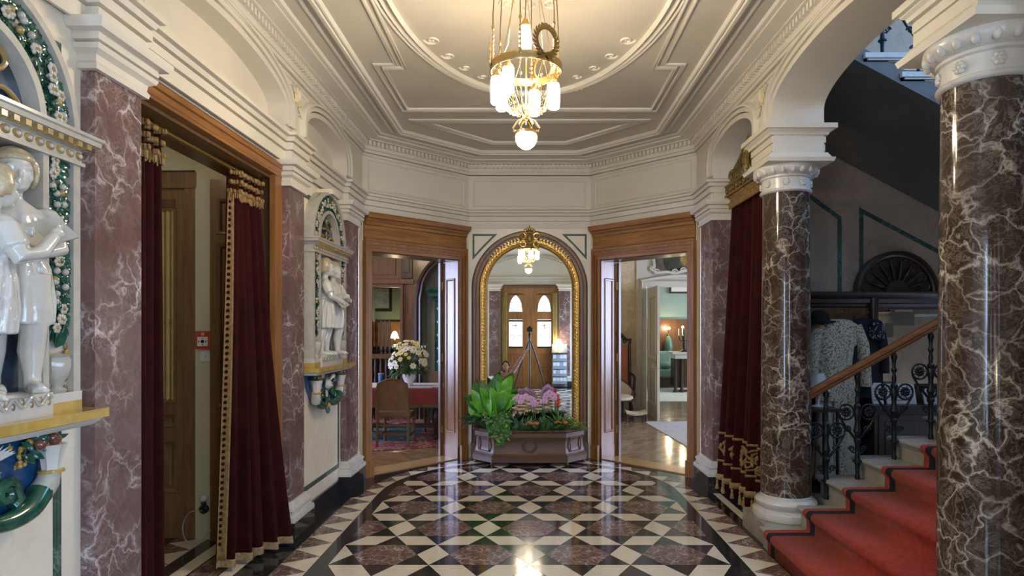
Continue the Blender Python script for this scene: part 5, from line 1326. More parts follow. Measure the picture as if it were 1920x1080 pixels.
# upper flight crossing behind
uf = thing('upper_stair_flight', (3.5, 5.8, 3.0), 'upper marble stair flight crossing high behind the iron balustrade, seen from below', 'staircase'); uf['kind'] = 'thing'
YN, YF = 5.06, 6.685
m = MB(); xa, xb = 2.21, 5.6
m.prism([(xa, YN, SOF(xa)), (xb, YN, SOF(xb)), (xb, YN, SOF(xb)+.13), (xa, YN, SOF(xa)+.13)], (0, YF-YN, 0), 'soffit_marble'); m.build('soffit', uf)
for j in range(-2, 10):
    x0, x1, zt = 2.684+.295*j, 3.06+.295*j, 3.816-ZR_*j
    if x0 < 2.2: x0 = 2.21
    m = MB(); m.box(x0, x1-.04, YN, YF, SOF(x0)+.02, zt-.04, 'white_marble'); m.box(x0, x1, YN-.03, YF, zt-.04, zt, 'white_marble'); m.box(x0+.03, x1-.03, YN-.018, YN, zt-.055, zt-.04, 'white_marble'); m.build('step', uf)
ub = thing('upper_balustrade', (3, 5.12, 3.8), 'black iron balusters on the upper stair flight in blue daylight', 'balustrade'); ub['kind'] = 'thing'
for j in range(-1, 9):
    x = 2.87+.295*j; baluster(x, YN+.06, 3.816-ZR_*j, .80, ub)
m = MB(); m.grid([[(x, YN+.06+a, 4.67-.53*(x-2.87)+.06+b) for a, b in hp_] for x in (2.25, 5.5)], 'handrail', closed=True, cap=True); m.build('handrail', ub)
# ---- hall stand with fan top
HY = 6.69
hs = thing('hall_stand', (3.8, 6.5, 0), 'dark carved hall stand with scalloped fan crest, hooks and mirror under the stairs', 'hall stand'); hs['kind'] = 'thing'
m = MB(); m.box(2.84, 4.90, HY-.05, HY-.005, .05, 1.98, 'walnut'); m.build('back_panel', hs)
for x in (2.86, 3.60, 4.86):
    m = MB(); m.lathe([(.04, 0), (.045, .06), (.032, .09), (.036, .5), (.045, .52), (.03, .55), (.036, 1.1), (.028, 1.2), (.036, 1.5), (.045, 1.85), (.045, 1.99)], (x, HY-.10, 0), 'walnut', 14); m.build('post', hs)
m = MB(); m.strip([(2.84, HY-.05, 0), (4.92, HY-.05, 0)], [(-a, z) for a, z in ((0, 1.83), (.03, 1.84), (.04, 1.87), (.06, 1.88), (.07, 1.92), (.10, 1.94), (.12, 1.98), (.12, 1.995), (0, 1.995))], UPV, 'walnut'); m.box(2.84, 2.842, HY-.17, HY, 1.93, 1.995, 'walnut'); m.build('cornice', hs)
m = MB(); m.lathe([(.03, 1.995), (.034, 2.01), (.014, 2.03), (.03, 2.07), (.036, 2.10), (.022, 2.135), (.004, 2.145)], (2.90, HY-.11, 0), 'walnut', 14); m.build('finial', hs)
fx, fz, fr = 3.86, 1.995, .43
m = MB(); m.prism([(fx+fr*cos(pi*i/32), HY-.05, fz+fr*sin(pi*i/32)) for i in range(33)], (0, .04, 0), 'walnut')
m.strip([(fx+fr*cos(pi*i/32), HY-.05, fz+fr*sin(pi*i/32)) for i in range(33)], [(0, 0), (0, .05), (.03, .055), (.04, .035), (.06, .03), (.065, 0)], (0, -1, 0), 'walnut')
m.prism([(fx+.12*cos(pi*i/20), HY-.09, fz+.12*sin(pi*i/20)) for i in range(21)], (0, .05, 0), 'walnut')
for i in range(10):
    a = pi*(i)/9; m.tube([(fx+.11*cos(a), HY-.065, fz+.11*sin(a)), (fx+.22*cos(a), HY-.075, fz+.22*sin(a)), (fx+.33*cos(a), HY-.06, fz+.33*sin(a))], [.010, .017, .012], 'walnut', 6)
for i in range(9):
    a = pi*(i+.5)/9; c = Vector((fx+.315*cos(a), HY-.055, fz+.315*sin(a)))
    m.tube([c+Vector((.045*cos(a+b_), 0, .045*sin(a+b_))) for b_ in [-1.6+3.2*j/10 for j in range(11)]], .009, 'walnut', 5)
    m.ell((fx+.24*cos(a), HY-.05, fz+.24*sin(a)), (.03, .006, .03), 'void_dark', 8, 5)
m.build('fan_crest', hs, ang=50)
m = MB(); m.box(2.9, 3.58, HY-.07, HY-.05, 1.66, 1.83, 'oak_dark'); m.build('hook_board', hs)
for x in (3.06, 3.25, 3.42, 3.52):
    m = MB(); m.tube([(x, HY-.07, 1.76), (x, HY-.12, 1.75), (x, HY-.135, 1.78)], .006, 'old_brass', 6); m.tube([(x, HY-.07, 1.73), (x, HY-.10, 1.69), (x, HY-.12, 1.70)], .006, 'old_brass', 6); m.ell((x, HY-.137, 1.785), .010, 'old_brass', 8, 6); m.build('hook', hs)
m = MB(); m.poly([(3.66, HY-.056, 1.02), (4.80, HY-.056, 1.02), (4.80, HY-.056, 1.82), (3.66, HY-.056, 1.82)], 'mirror')
g = m.build('mirror_glass', hs)
m = MB(); m.strip([(3.66, HY-.05, 1.02), (3.66, HY-.05, 1.82), (4.80, HY-.05, 1.82), (4.80, HY-.05, 1.02)], [(-.01, 0), (-.01, .02), (.02, .03), (.035, .02), (.04, 0)], (0, -1, 0), 'walnut', closed=True); m.build('mirror_frame', hs)
m = MB(); m.box(3.45, 4.90, HY-.38, HY-.05, .80, .84, 'walnut'); m.box(3.48, 4.88, HY-.34, HY-.06, .05, .80, 'walnut'); m.build('console', hs)
for x0 in (3.52, 4.2):
    m = MB(); m.box(x0, x0+.62, HY-.352, HY-.34, .12, .74, 'walnut'); m.box(x0+.06, x0+.56, HY-.36, HY-.35, .18, .68, 'walnut'); m.build('panel_door', hs)
# garments
lc = thing('lace_coat', (3.17, 6.5, 1.7), 'long cream lace coat hanging from a hook of the dark hall stand', 'coat'); lc['kind'] = 'thing'
def garment(root, x, y, prof, mat, folds=7, amp=.012, nm='body'):
    m = MB(); rows = []
    for hw, dp, z in prof:
        rows.append([(x+(hw+amp*sin(folds*a+z*3)*min(1, (1.75-z)*2))*cos(a), y+(dp+amp*sin(folds*a+z*3)*min(1, (1.75-z)*2))*sin(a), z) for a in [2*pi*i/64 for i in range(64)]])
    m.grid(rows, mat, closed=True, cap=True); return m.build(nm, root, ang=80)
garment(lc, 3.17, 6.50, [(.06, .04, 1.71), (.14, .06, 1.70), (.215, .08, 1.65), (.235, .09, 1.55), (.20, .085, 1.2), (.215, .09, .95), (.22, .09, .87)], 'lace')
garment(lc, 3.17, 6.50, [(.19, .075, .89), (.21, .085, .6), (.235, .09, .3), (.25, .09, .09)], 'upholstery_cream', 9, .014, 'skirt')
m = MB(); m.grid([[(3.17+sx, 6.50-.098, z) for sx in (-.07, 0, .06)] for z in (.88, .5, .12)], 'lace'); m.build('skirt_panel', lc)
for e in (-1, 1):
    m = MB(); m.tube([(3.17+e*.19, 6.49, 1.64), (3.17+e*.25, 6.46, 1.45), (3.17+e*.27, 6.44, 1.2), (3.17+e*.275, 6.44, 1.02)], [.06, .062, .05, .055], 'lace', 12); m.build('sleeve', lc)
dc = thing('dark_coat', (3.5, 6.52, 1.7), 'dark navy coat hanging between the lace coat and the hall stand mirror', 'coat'); dc['kind'] = 'thing'
garment(dc, 3.49, 6.54, [(.05, .03, 1.72), (.12, .05, 1.70), (.16, .06, 1.62), (.165, .07, 1.3), (.17, .07, .9)], 'dark_cloth', 5, .012)
for e in (-1, 1):
    m = MB(); m.tube([(3.49+e*.13, 6.52, 1.64), (3.49+e*.16, 6.49, 1.4), (3.49+e*.165, 6.48, 1.15)], [.05, .05, .045], 'dark_cloth', 10); m.build('sleeve', dc)
ht = thing('bowler_hat', (2.99, 6.5, 1.7), 'round black bowler hat hanging at the end of the hall stand', 'hat'); ht['kind'] = 'thing'
m = MB(); m.ell((2.99, 6.50, 1.72), (.10, .10, .085), 'felt', 18, 12); m.build('crown', ht)
m = MB(); m.lathe([(.09, 1.672), (.135, 1.665), (.155, 1.685), (.16, 1.69), (.155, 1.675), (.09, 1.66)], (2.99, 6.50, 0), 'felt', 28); m.build('brim', ht)
m = MB(); m.lathe([(.101, 1.69), (.1045, 1.69), (.104, 1.715), (.10, 1.715)], (2.99, 6.50, 0), 'black_plastic', 28); m.build('band', ht)
bg = thing('beaded_bag', (3.54, 6.45, 1.6), 'small dark beaded bag hanging beside the hall stand mirror', 'bag'); bg['kind'] = 'thing'
m = MB(); m.lathe([(.02, 1.70), (.05, 1.685), (.065, 1.62), (.075, 1.56), (.06, 1.50), (.03, 1.485)], (3.56, 6.46, 0), 'dark_cloth', 18)
rn = random.Random(4)
for i in range(90):
    a, z = rn.uniform(pi, 2*pi), rn.uniform(1.51, 1.67); m.ell((3.56+.07*cos(a), 6.46+.07*sin(a), z), .006, 'grey_plastic', 5, 4)
m.build('pouch', bg)
m = MB(); m.tube([(3.54, 6.46, 1.69), (3.53, 6.52, 1.74), (3.52, 6.56, 1.76)], .004, 'black_plastic', 5); m.build('cord', bg)
lm = MB(); lm.lathe([(.06, 0), (.065, .01), (.02, .03), (.018, .12), (.03, .14)], (2.86, 6.25, .83), 'porcelain', 16); lm.lathe([(.11, .16), (.12, .162), (.06, .34), (.055, .338)], (2.86, 6.25, .83), 'porcelain', 20, cap=False)
tb = thing('side_table', (2.86, 6.25, 0), 'small dark side table at the end of the hall stand', 'table'); tb['kind'] = 'thing'
m = MB(); m.box(2.62, 3.02, 6.08, 6.42, .80, .83, 'walnut'); m.build('table_top', tb)
for x in (2.65, 2.99):
    for y in (6.11, 6.39): m = MB(); m.tube([(x, y, 0), (x, y, .80)], .018, 'walnut', 8); m.build('leg', tb)
o = lm.build('white_lamp'); tag(o, 'unlit white porcelain lamp on the small dark side table', 'lamp'); o['kind'] = 'thing'
for k, (x, wd, h_, dz, lb) in enumerate(((3.56, .11, .21, .03, 'upright pale booklet standing first from the lace coat on the hall stand shelf'), (3.80, .30, .20, .05, 'open white guest book standing in the middle of the hall stand shelf'), (4.10, .13, .15, .02, 'low pale booklet standing last from the lace coat on the hall stand shelf'))):
    b_ = thing('booklet', (x, 6.45, .84), lb, 'booklet', 'booklets on the hall stand shelf'); b_['kind'] = 'thing'
    m = MB(); m.prism([(x-wd/2, 6.42, .842), (x+wd/2, 6.42, .842), (x+wd/2, 6.47, .842+h_), (x-wd/2, 6.47, .842+h_)], (0, .018, 0), 'paper'); m.build('pages', b_)
    m = MB()
    for j in range(5): m.box(x-wd*.4, x+wd*.35, 6.419+.036*(j/5), 6.423+.036*(j/5)+.006, .842+h_*(.2+.13*j), .842+h_*(.22+.13*j), 'grey_plastic')
    m.build('ruled_line', b_)
# ================================================================ dining room beyond the left doorway
def room(nm, boxes):
    m = MB()
    for b in boxes: m.box(*b[:6], b[6])
    return struct(m.build(nm))
def slab(nm, pts, z, mat):
    m = MB(); m.prism([(x, y, z-.05) for x, y in pts], (0, 0, .05), mat); return struct(m.build(nm))
slab('floor_dining', [(-1.97, 6.87), (-.93, 7.95), (-.03, 7.98), (-.03, 16), (-7, 16), (-7, 5.06), (-1.97, 5.06)], .0, 'parquet')
slab('ceiling_dining', [(-2.22, 6.9), (-2.05, 6.9), (-.95, 8.12), (-.03, 8.14), (-.03, 16), (-7.1, 16), (-7.1, 5.06), (-2.22, 5.06)], 3.6, 'ceiling_plaster')
room('wall_dining_side', [(-7.1, -7.0, 5.06, 7.5, 0, 3.6, 'oak_dark'), (-7.1, -7.0, 11.2, 16, 0, 3.6, 'wall_green'), (-7.1, -7.0, 9.7, 11.2, 0, 3.6, 'oak_dark'), (-7.1, -7.0, 7.5, 9.7, 0, .7, 'oak_dark'), (-7.1, -7.0, 7.5, 9.7, 3.1, 3.6, 'oak_dark')])
w1 = struct((lambda m: (m.poly([(-7.05, 7.5, .7), (-7.05, 9.7, .7), (-7.05, 9.7, 3.1), (-7.05, 7.5, 3.1)], 'day_dining'), m.build('window_1'))[1])(MB()))
m = MB()
for i in range(4): y = 7.5+2.2*i/3; m.box(-7.0, -6.94, y-.05, y+.05, .7, 3.1, 'oak_dark')
for z in (.7, 2.2, 3.04): m.box(-7.0, -6.94, 7.5, 9.7, z, z+.06, 'oak_dark')
m.build('window_frame', w1)
room('wall_dining_divider', [(-.06, .0, 8.14, 12.4, 0, 3.6, 'oak_dark')])
room('wall_dining_front', [(-7, -2.25, 5.06, 5.12, 0, 3.6, 'oak_dark')])
m = MB(); FY = 11.3
m.box(-7, -2.95, FY, FY+.15, 0, 3.6, 'oak_dark'); m.box(-2.95, -2.32, FY, FY+.15, 2.36, 3.6, 'oak_dark'); m.box(-2.32, -1.93, FY, FY+.15, 0, 3.6, 'oak_dark'); m.box(-.70, -.06, FY, FY+.15, 0, 3.6, 'oak_dark')
ys = [(-1.93+1.23*i/24) for i in range(25)]
for a, b in zip(ys, ys[1:]):
    za, zb = (2.15+.72*sqrt(max(0, 1-((x+1.315)/.615)**2)) for x in (a, b))
    m.poly([(a, FY, za), (b, FY, zb), (b, FY, 3.6), (a, FY, 3.6)], 'oak_dark'); m.poly([(a, FY, za), (b, FY, zb), (b, FY+.15, zb), (a, FY+.15, za)], 'oak_dark')
struct(m.build('wall_dining_back'))
m = MB()
m.strip([(-1.93, FY, 0), (-1.93, FY, 2.15)]+[(x, FY, 2.15+.72*sqrt(max(0, 1-((x+1.315)/.615)**2))) for x in ys[1:-1]]+[(-.70, FY, 2.15), (-.70, FY, 0)], [(0, 0), (0, .03), (.03, .045), (.06, .03), (.09, .05), (.12, .02), (.14, 0)], (0, -1, 0), 'walnut')
m.strip([(-2.95, FY, 1.15), (-2.95, FY, 2.36), (-2.32, FY, 2.36), (-2.32, FY, 0)], [(0, 0), (0, .03), (.05, .04), (.06, .0)], (0, -1, 0), 'oak_dark')
m.box(-4, -2.08, FY-.05, FY, 2.42, 2.50, 'oak_dark'); m.box(-4, -2.08, FY-.03, FY, 3.1, 3.2, 'oak_dark')
m.strip([(-3.0, FY, 2.6), (-3.0, FY, 3.02), (-2.42, FY, 3.02), (-2.42, FY, 2.6)], pf, (0, -1, 0), 'oak_dark', closed=True)
m.box(-2.30, -2.10, FY-.06, FY, 2.52, 3.1, 'walnut'); m.box(-2.25, -2.15, FY-.09, FY, 2.62, 3.0, 'walnut')
struct(m.build('trim_12'))
room('wall_alcove', [(-1.95, -.06, 11.85, 11.95, 0, 3.6, 'wall_pale'), (-1.99, -1.93, FY+.15, 11.95, 0, 3.6, 'wall_pale')])
room('wall_dining_far', [(-7, -2.0, 14.6, 14.7, 1.75, 3.6, 'wall_green'), (-7, -2.0, 14.55, 14.7, 0, 1.75, 'oak'), (-7, -2, 14.5, 14.6, 1.72, 1.78, 'oak'), (-2.0, -1.99, 11.45, 14.6, 0, 3.6, 'wall_green'), (-3.62, -3.56, 12.5, 14.5, 1.78, 3.6, 'wall_celadon')])
gb = thing('gallery_balustrade', (-2.64, FY+.05, 0), 'dark turned wooden balustrade in the opening of the dining room back wall', 'balustrade'); gb['kind'] = 'thing'
m = MB(); m.box(-2.95, -2.32, FY+.0, FY+.12, 1.08, 1.16, 'oak_dark'); m.build('rail', gb)
m = MB(); m.box(-2.95, -2.32, FY+.02, FY+.10, 0, .45, 'oak_dark'); m.build('base_panel', gb)
for i in range(6):
    m = MB(); m.lathe([(.02, .45), (.03, .5), (.022, .55), (.034, .68), (.02, .76), (.036, .88), (.022, 1.0), (.03, 1.08)], (-2.88+.10*i, FY+.06, 0), 'walnut', 10); m.build('baluster', gb)
ptn = thing('turned_post_screen', (-2.8, 11.95, 0), 'slim turned dark posts with finials standing behind the gallery balustrade', 'screen'); ptn['kind'] = 'thing'
for x in (-2.99, -2.91, -2.82, -2.74, -2.66):
    m = MB(); m.lathe([(.02, 0), (.022, .5), (.03, .55), (.018, .6), (.022, 1.2), (.03, 1.25), (.016, 1.32), (.03, 1.42), (.018, 1.5), (.032, 1.6), (.006, 1.80)], (x, 11.95, 0), 'grey_plastic' if x > -2.86 else 'walnut', 10); m.build('post', ptn)
m = MB(); m.box(-3.02, -2.63, 11.93, 11.97, 1.18, 1.22, 'walnut'); m.build('rail', ptn)
sbd = thing('sideboard', (-2.95, 13.9, 0), 'dark sideboard holding a lit lamp in the green room beyond the dining room', 'sideboard'); sbd['kind'] = 'thing'
m = MB(); m.box(-3.5, -2.45, 13.7, 14.45, 0, 1.18, 'walnut'); m.box(-3.53, -2.42, 13.66, 14.45, 1.18, 1.23, 'walnut'); m.build('carcass', sbd)
for x in (-3.45, -2.96): m = MB(); m.box(x, x+.46, 13.685, 13.70, .12, 1.1, 'oak_dark'); m.build('door', sbd)
lp2 = thing('table_lamp', (-2.98, 13.9, 1.23), 'small lit lamp with pleated shade on the dark sideboard in the green room', 'lamp'); lp2['kind'] = 'thing'
m = MB(); m.lathe([(.06, 0), (.065, .02), (.02, .05), (.03, .12), (.012, .2)], (-2.98, 13.9, 1.23), 'brass', 14); m.build('base', lp2)
m = MB(); m.lathe([(.09, .18), (.075, .24), (.045, .31), (.02, .33)], (-2.98, 13.9, 1.23), 'small_lamp', 18, flute=.06); m.build('lamp_shade', lp2)
pc = thing('framed_picture', (-3.45, 14.45, 2.4), 'framed pale picture high on the wall of the green room beyond', 'picture'); pc['kind'] = 'thing'
m = MB(); m.box(-3.80, -3.18, 14.50, 14.55, 2.02, 2.62, 'walnut'); m.build('frame', pc); m = MB(); m.box(-3.74, -3.24, 14.49, 14.51, 2.09, 2.55, 'print_pale'); m.build('print', pc)
# rug, table, chair
rg = MB(); rg.prism([(-3.6, 7.6, .001), (-1.15, 8.62, .001), (-1.15, 11.1, .001), (-5.2, 11.1, .001), (-5.2, 7.6, .001)], (0, 0, .010), 'rug_red')
rg.prism([(-3.4, 8.85, .002), (-1.7, 9.0, .002), (-1.7, 10.6, .002), (-5.0, 10.6, .002), (-5.0, 8.85, .002)], (0, 0, .0095), 'rug_teal')
o = rg.build('persian_rug'); tag(o, 'worn red patterned rug with teal field under the dining table', 'rug'); o['kind'] = 'thing'
TY0, TY1, TX0, TX1 = 8.95, 9.95, -2.62, -1.22
dt = thing('dining_table', (-1.9, 9.45, 0), 'dark turned leg dining table under the red cloth', 'table'); dt['kind'] = 'thing'
m = MB(); m.box(TX0+.06, TX1-.06, TY0+.06, TY1-.06, .70, .74, 'walnut'); m.box(TX0+.12, TX1-.12, TY0+.12, TY1-.12, .58, .70, 'walnut'); m.build('table_top', dt)
for x in (TX0+.14, TX1-.14):
    for y in (TY0+.16, TY1-.16):
        m = MB(); m.lathe([(.03, .012), (.05, .03), (.05, .08), (.03, .10), (.035, .18), (.06, .30), (.065, .38), (.04, .44), (.03, .48), (.045, .52), (.045, .70)], (x, y, 0), 'walnut', 16); m.build('leg', dt)
m = MB(); m.box(TX0+.14, TX1-.14, 9.40, 9.50, .13, .19, 'walnut')
for x in (TX0+.14, TX1-.14): m.box(x-.03, x+.03, TY0+.16, TY1-.16, .13, .19, 'walnut')
m.build('stretcher', dt)
def cloth(name, x0, x1, y0, y1, zt, zb, mat, label, cat, border=None):
    root = thing(name, ((x0+x1)/2, (y0+y1)/2, zt), label, cat); root['kind'] = 'thing'; m = MB()
    loop = []
    for (xa, ya), (xb, yb) in (((x0, y0), (x1, y0)), ((x1, y0), (x1, y1)), ((x1, y1), (x0, y1)), ((x0, y1), (x0, y0))):
        for i in range(24): loop.append((xa+(xb-xa)*i/24, ya+(yb-ya)*i/24))
    cx, cy = (x0+x1)/2, (y0+y1)/2; rows = []
    for t, e in ((0, 0), (.06, .012), (.5, .02), (1, .03)):
        rows.append([(x+(1 if x > cx else -1)*e*(.6+.4*sin(i*.9)), y+(1 if y > cy else -1)*e*(.6+.4*sin(i*.9)), zt-(zt-zb)*t-(.004 if t else 0)) for i, (x, y) in enumerate(loop)])
    m.grid(rows, mat, closed=True); m.poly(rows[0], mat); o = m.build('cloth', root)
    if border:
        m = MB(); m.grid([[(p[0]+(.004 if p[0] > cx else -.004), p[1]+(.004 if p[1] > cy else -.004), z) for p in rows[-1]] for z in (zb+.035, zb-.005)], border, closed=True); m.build('fringe', root)
    return root
cloth('tablecloth', TX0, TX1, TY0, TY1, .755, .50, 'table_red', 'red tablecloth draped over the dining table', 'tablecloth', 'fringe_dark')
ov = MB(); ov.box(-2.58, -1.42, 9.12, 9.92, .757, .762, 'cloth_white'); ov.box(-1.42, -1.26, 9.2, 9.9, .757, .762, 'cloth_white'); o = ov.build('table_runner'); tag(o, 'white cloth laid over the red tablecloth', 'tablecloth'); o['kind'] = 'thing'
def dining_chair(x, y, ang, label):
    M = Matrix.Translation((x, y, 0)) @ Matrix.Rotation(ang, 4, 'Z')          # local: seat faces +y, back at -y
    root = thing('dining_chair', (x, y, 0), label, 'chair', 'dining chairs at the table'); root['kind'] = 'thing'
    m = MB(M); m.box(-.235, .235, -.20, .24, .42, .47, 'leather'); m.box(-.225, .225, -.19, .23, .39, .42, 'oak_dark'); m.build('seat', root)
    for e in (-1, 1):
        m = MB(M); m.tube([(e*.21, -.24, .012), (e*.21, -.20, .42), (e*.21, -.22, .62), (e*.20, -.26, .84)], [.022, .022, .021, .018], 'oak_dark', 4); m.build('leg', root)
        m = MB(M); m.lathe([(.02, .012), (.024, .05), (.018, .09), (.026, .2), (.018, .28), (.024, .30), (.024, .40)], (e*.205, .21, 0), 'oak_dark', 10); m.build('leg', root)
    m = MB(M); bp = [(-.205, .50), (.205, .50), (.205, .86)]+[(.205-.41*i/12, .86+.07*sin(pi*i/12)) for i in range(1, 12)]+[(-.205, .86)]
    m.prism([(a, -.215-(.05*(z-.5)/.4), z) for a, z in bp], (0, .035, 0), 'leather'); b = m.build('backrest', root)
    m = MB(M); m.tube([(a, -.215-(.05*(z-.5)/.4), z) for a, z in bp[2:]], .014, 'oak_dark', 6)
    for i in range(9):
        for e in (-1, 1): m.ell((e*.20, -.225-.05*(i/9)*.9, .52+.038*i), .006, 'brass', 6, 4)
    m.build('back_frame', root)
    m = MB(M)
    for z in (.16, .28): m.box(-.20, .20, -.225, -.20, z, z+.03, 'oak_dark')
    for e in (-1, 1): m.box(e*.195, e*.22, -.20, .21, .14, .17, 'oak_dark')
    m.box(-.20, .20, .20, .22, .20, .25, 'oak_dark'); m.build('stretcher', root)
dining_chair(-1.86, 8.78, 0, 'brown leather backed dining chair facing the red covered table, back to the hall')
dining_chair(-1.42, 9.98, pi, 'dining chair standing on the far side of the red covered table')
vs = thing('flower_vase', (-1.80, 9.4, .757), 'white porcelain vase on the dining table under the lily bouquet', 'vase'); vs['kind'] = 'thing'
m = MB(); m.lathe([(.05, .005), (.06, .012), (.045, .03), (.08, .09), (.10, .14), (.095, .17), (.10, .18), (.085, .18)], (-1.80, 9.4, .757), 'porcelain', 24); m.build('bowl', vs)
bq = thing('flower_bouquet', (-1.80, 9.4, .93), 'large bouquet of cream and yellow flowers with green foliage on the dining table', 'bouquet'); bq['kind'] = 'thing'
rn = random.Random(21); lf = MB(); st = MB(); C0 = Vector((-1.80, 9.4, .93))
for i in range(150):
    a, e = rn.uniform(0, 2*pi), rn.uniform(-.45, .9); d = Vector((cos(a)*cos(e), sin(a)*cos(e)*.7, sin(e))); L1 = rn.uniform(.16, .34)
    lf.leaf(C0+d*L1*.7+Vector((0, 0, .08)), d+Vector((rn.uniform(-.6, .6), rn.uniform(-.6, .2), rn.uniform(-.4, .3))), (0, -.5, 1), rn.uniform(.08, .15), rn.uniform(.025, .045), rn.choice(['leaf_mid', 'leaf_dark', 'leaf_dark']), .7, .2, 4)
for i in range(62):
    a, e = rn.uniform(pi*.95, 2.05*pi), rn.uniform(.1, 1.45); d = Vector((cos(a)*cos(e)*.95, sin(a)*cos(e)*.75, sin(e)*1.15)); c = C0+Vector((0, 0, .08))+d*rn.uniform(.26, .37)
    st.tube([C0, c], .003, 'stem', 4); mt = rn.choice(['petal_cream', 'petal_cream', 'petal_yellow']); nf = (d+Vector((0, -.6, 0))).normalized(); u = nf.orthogonal().normalized(); w2 = nf.cross(u); r_ = rn.uniform(.035, .06); fl_ = MB()
    for j in range(7):
        b_ = 2*pi*j/7; fl_.leaf(c, u*cos(b_)+w2*sin(b_)+nf*.35, nf, r_, r_*.65, mt, .5, .1, 4, 1.0)
    fo_ = fl_.build('flower', bq, ang=80); ey_ = MB(); ey_.ell(c+nf*.008, .011, 'petal_yellow', 7, 5); ey_.build('flower_eye', fo_)
for i in range(16):
    a = rn.uniform(0, 2*pi); d = Vector((cos(a)*.6, sin(a)*.4, 1)); p = C0+d*.36; st.tube([C0, p], .003, 'stem', 4); lf.leaf(p, d, (0, -1, 0), .12, .02, 'leaf_mid', .3, .2, 4); lf.ell(p+d*.05, (.008, .008, .022), 'petal_cream', 6, 5)
lf.build('leaf', bq, ang=80); st.build('stem', bq)
ss = thing('tiled_stove', (-1.42, 11.95, 0), 'tall dark green tiled stove in the arched alcove of the dining room', 'stove'); ss['kind'] = 'thing'
m = MB()
for r in range(7):
    for c in range(3):
        m.box(-1.69+.235*c, -1.69+.235*c+.228, 11.205, 11.25, .42+.24*r, .42+.24*r+.232, 'tile_green'); m.ell((-1.576+.235*c, 11.205, .536+.24*r), (.07, .012, .07), 'tile_green', 10, 6)
m.box(-1.685, -.99, 11.23, 11.82, .40, 2.10, 'tile_green'); m.build('tile_body', ss)
m = MB(); m.box(-1.76, -.93, 11.15, 11.83, 0, .40, 'tile_green'); m.build('plinth', ss)
m = MB(); m.strip([(-1.69, 11.82, 0), (-1.69, 11.21, 0), (-.985, 11.21, 0)], [(-a, z) for a, z in ((0, 2.10), (.03, 2.11), (.04, 2.16), (.09, 2.21), (.10, 2.27), (.13, 2.30), (.13, 2.34), (0, 2.35))], UPV, 'tile_green'); m.box(-1.75, -.95, 11.15, 11.82, 2.26, 2.345, 'tile_green'); m.build('cornice', ss)
dl_ = thing('added_dining_lamp', (-2.2, 9.6, 3.55), 'added unseen globe lamp brightening the dining room and its alcove', 'lamp'); dl_['kind'] = 'thing'  # added lamp above the visible opening, brightens the room and alcove
m = MB(); m.tube([(-2.2, 9.6, 3.55), (-2.2, 9.6, 3.12)], .01, 'brass', 8); m.build('rod', dl_); m = MB(); m.ell((-2.2, 9.6, 3.02), .12, 'small_lamp', 18, 12); m.build('globe', dl_)
tn = thing('blue_tin', (-2.62, 11.24, 0), 'small blue patterned tin on the floor stool before the gallery balustrade', 'tin'); tn['kind'] = 'thing'
m = MB(); m.lathe([(.05, .64), (.052, .645), (.052, .80), (.045, .81)], (-2.62, 11.1, 0), 'blue_tin', 18); m.build('body', tn); m = MB(); m.lathe([(.045, .81), (.054, .812), (.054, .83), (.01, .835)], (-2.62, 11.1, 0), 'grey_plastic', 18); m.build('lid', tn)
tn['label'] = 'small blue patterned tin on the dark stool before the gallery balustrade'
sl_ = thing('stool', (-2.62, 11.1, 0), 'dark wooden stool carrying the blue tin in the dining room', 'stool'); sl_['kind'] = 'thing'
m = MB(); m.box(-2.80, -2.44, 10.95, 11.24, .60, .64, 'walnut'); m.build('seat', sl_)
for x in (-2.77, -2.47):
    for y in (10.98, 11.21): m = MB(); m.tube([(x, y, 0), (x, y, .60)], .02, 'walnut', 8); m.build('leg', sl_)
# ================================================================ parlour beyond the other doorway
slab('floor_parlour', [(1.97, 6.87), (.93, 7.95), (.03, 7.98), (.03, 12.1), (.03, 19), (8, 19), (8, 6.87)], .0, 'parquet_pale')
slab('ceiling_parlour', [(2.05, 6.87), (.95, 8.12), (.03, 8.14), (.03, 19), (8.1, 19), (8.1, 6.87)], 3.6, 'ceiling_plaster')
PY = 12.05
room('wall_parlour_back', [(.05, 2.04, PY, PY+.15, .88, 3.6, 'wallpaper'), (.05, 2.04, PY-.015, PY+.15, 0, .86, 'trim_cream'), (.05, 2.04, PY-.03, PY+.15, .84, .90, 'trim_cream'), (2.04, 2.24, PY-.02, PY+.15, 0, 3.6, 'trim_cream'), (2.24, 3.6, PY, PY+.15, 2.42, 3.6, 'trim_cream'), (3.6, 8, PY, PY+.15, 0, 3.6, 'wallpaper')])
m = MB()
for x in (.75, 1.3, 1.78): m.strip([(x, PY-.015, .12), (x, PY-.015, .76), (x+.2, PY-.015, .76), (x+.2, PY-.015, .12)], pf, (0, -1, 0), 'trim_cream', closed=True)
m.strip([(2.24, PY-.02, 0), (2.24, PY-.02, 2.42), (3.6, PY-.02, 2.42), (3.6, PY-.02, 0)], [(0, 0), (0, .02), (.02, .035), (.08, .03), (.10, .05), (.12, .02), (.13, 0)], (0, -1, 0), 'trim_cream')
m.strip([(2.12+1.62*i/16, PY, 2.52+.10*sin(pi*i/16)) for i in range(17)], [(-.02, 0), (-.02, .05), (.02, .07), (.05, .03), (.05, 0)], (0, -1, 0), 'trim_cream')
struct(m.build('trim_13'))
room('wall_parlour_side', [(8, 8.1, 6.87, 7.6, 0, 3.6, 'wallpaper'), (8, 8.1, 10.2, 19, 0, 3.6, 'wall_celadon'), (8, 8.1, 7.6, 10.2, 0, .6, 'wallpaper'), (8, 8.1, 7.6, 10.2, 3.2, 3.6, 'wallpaper'), (.0, .06, 8.14, 19, 0, 3.6, 'wallpaper')])
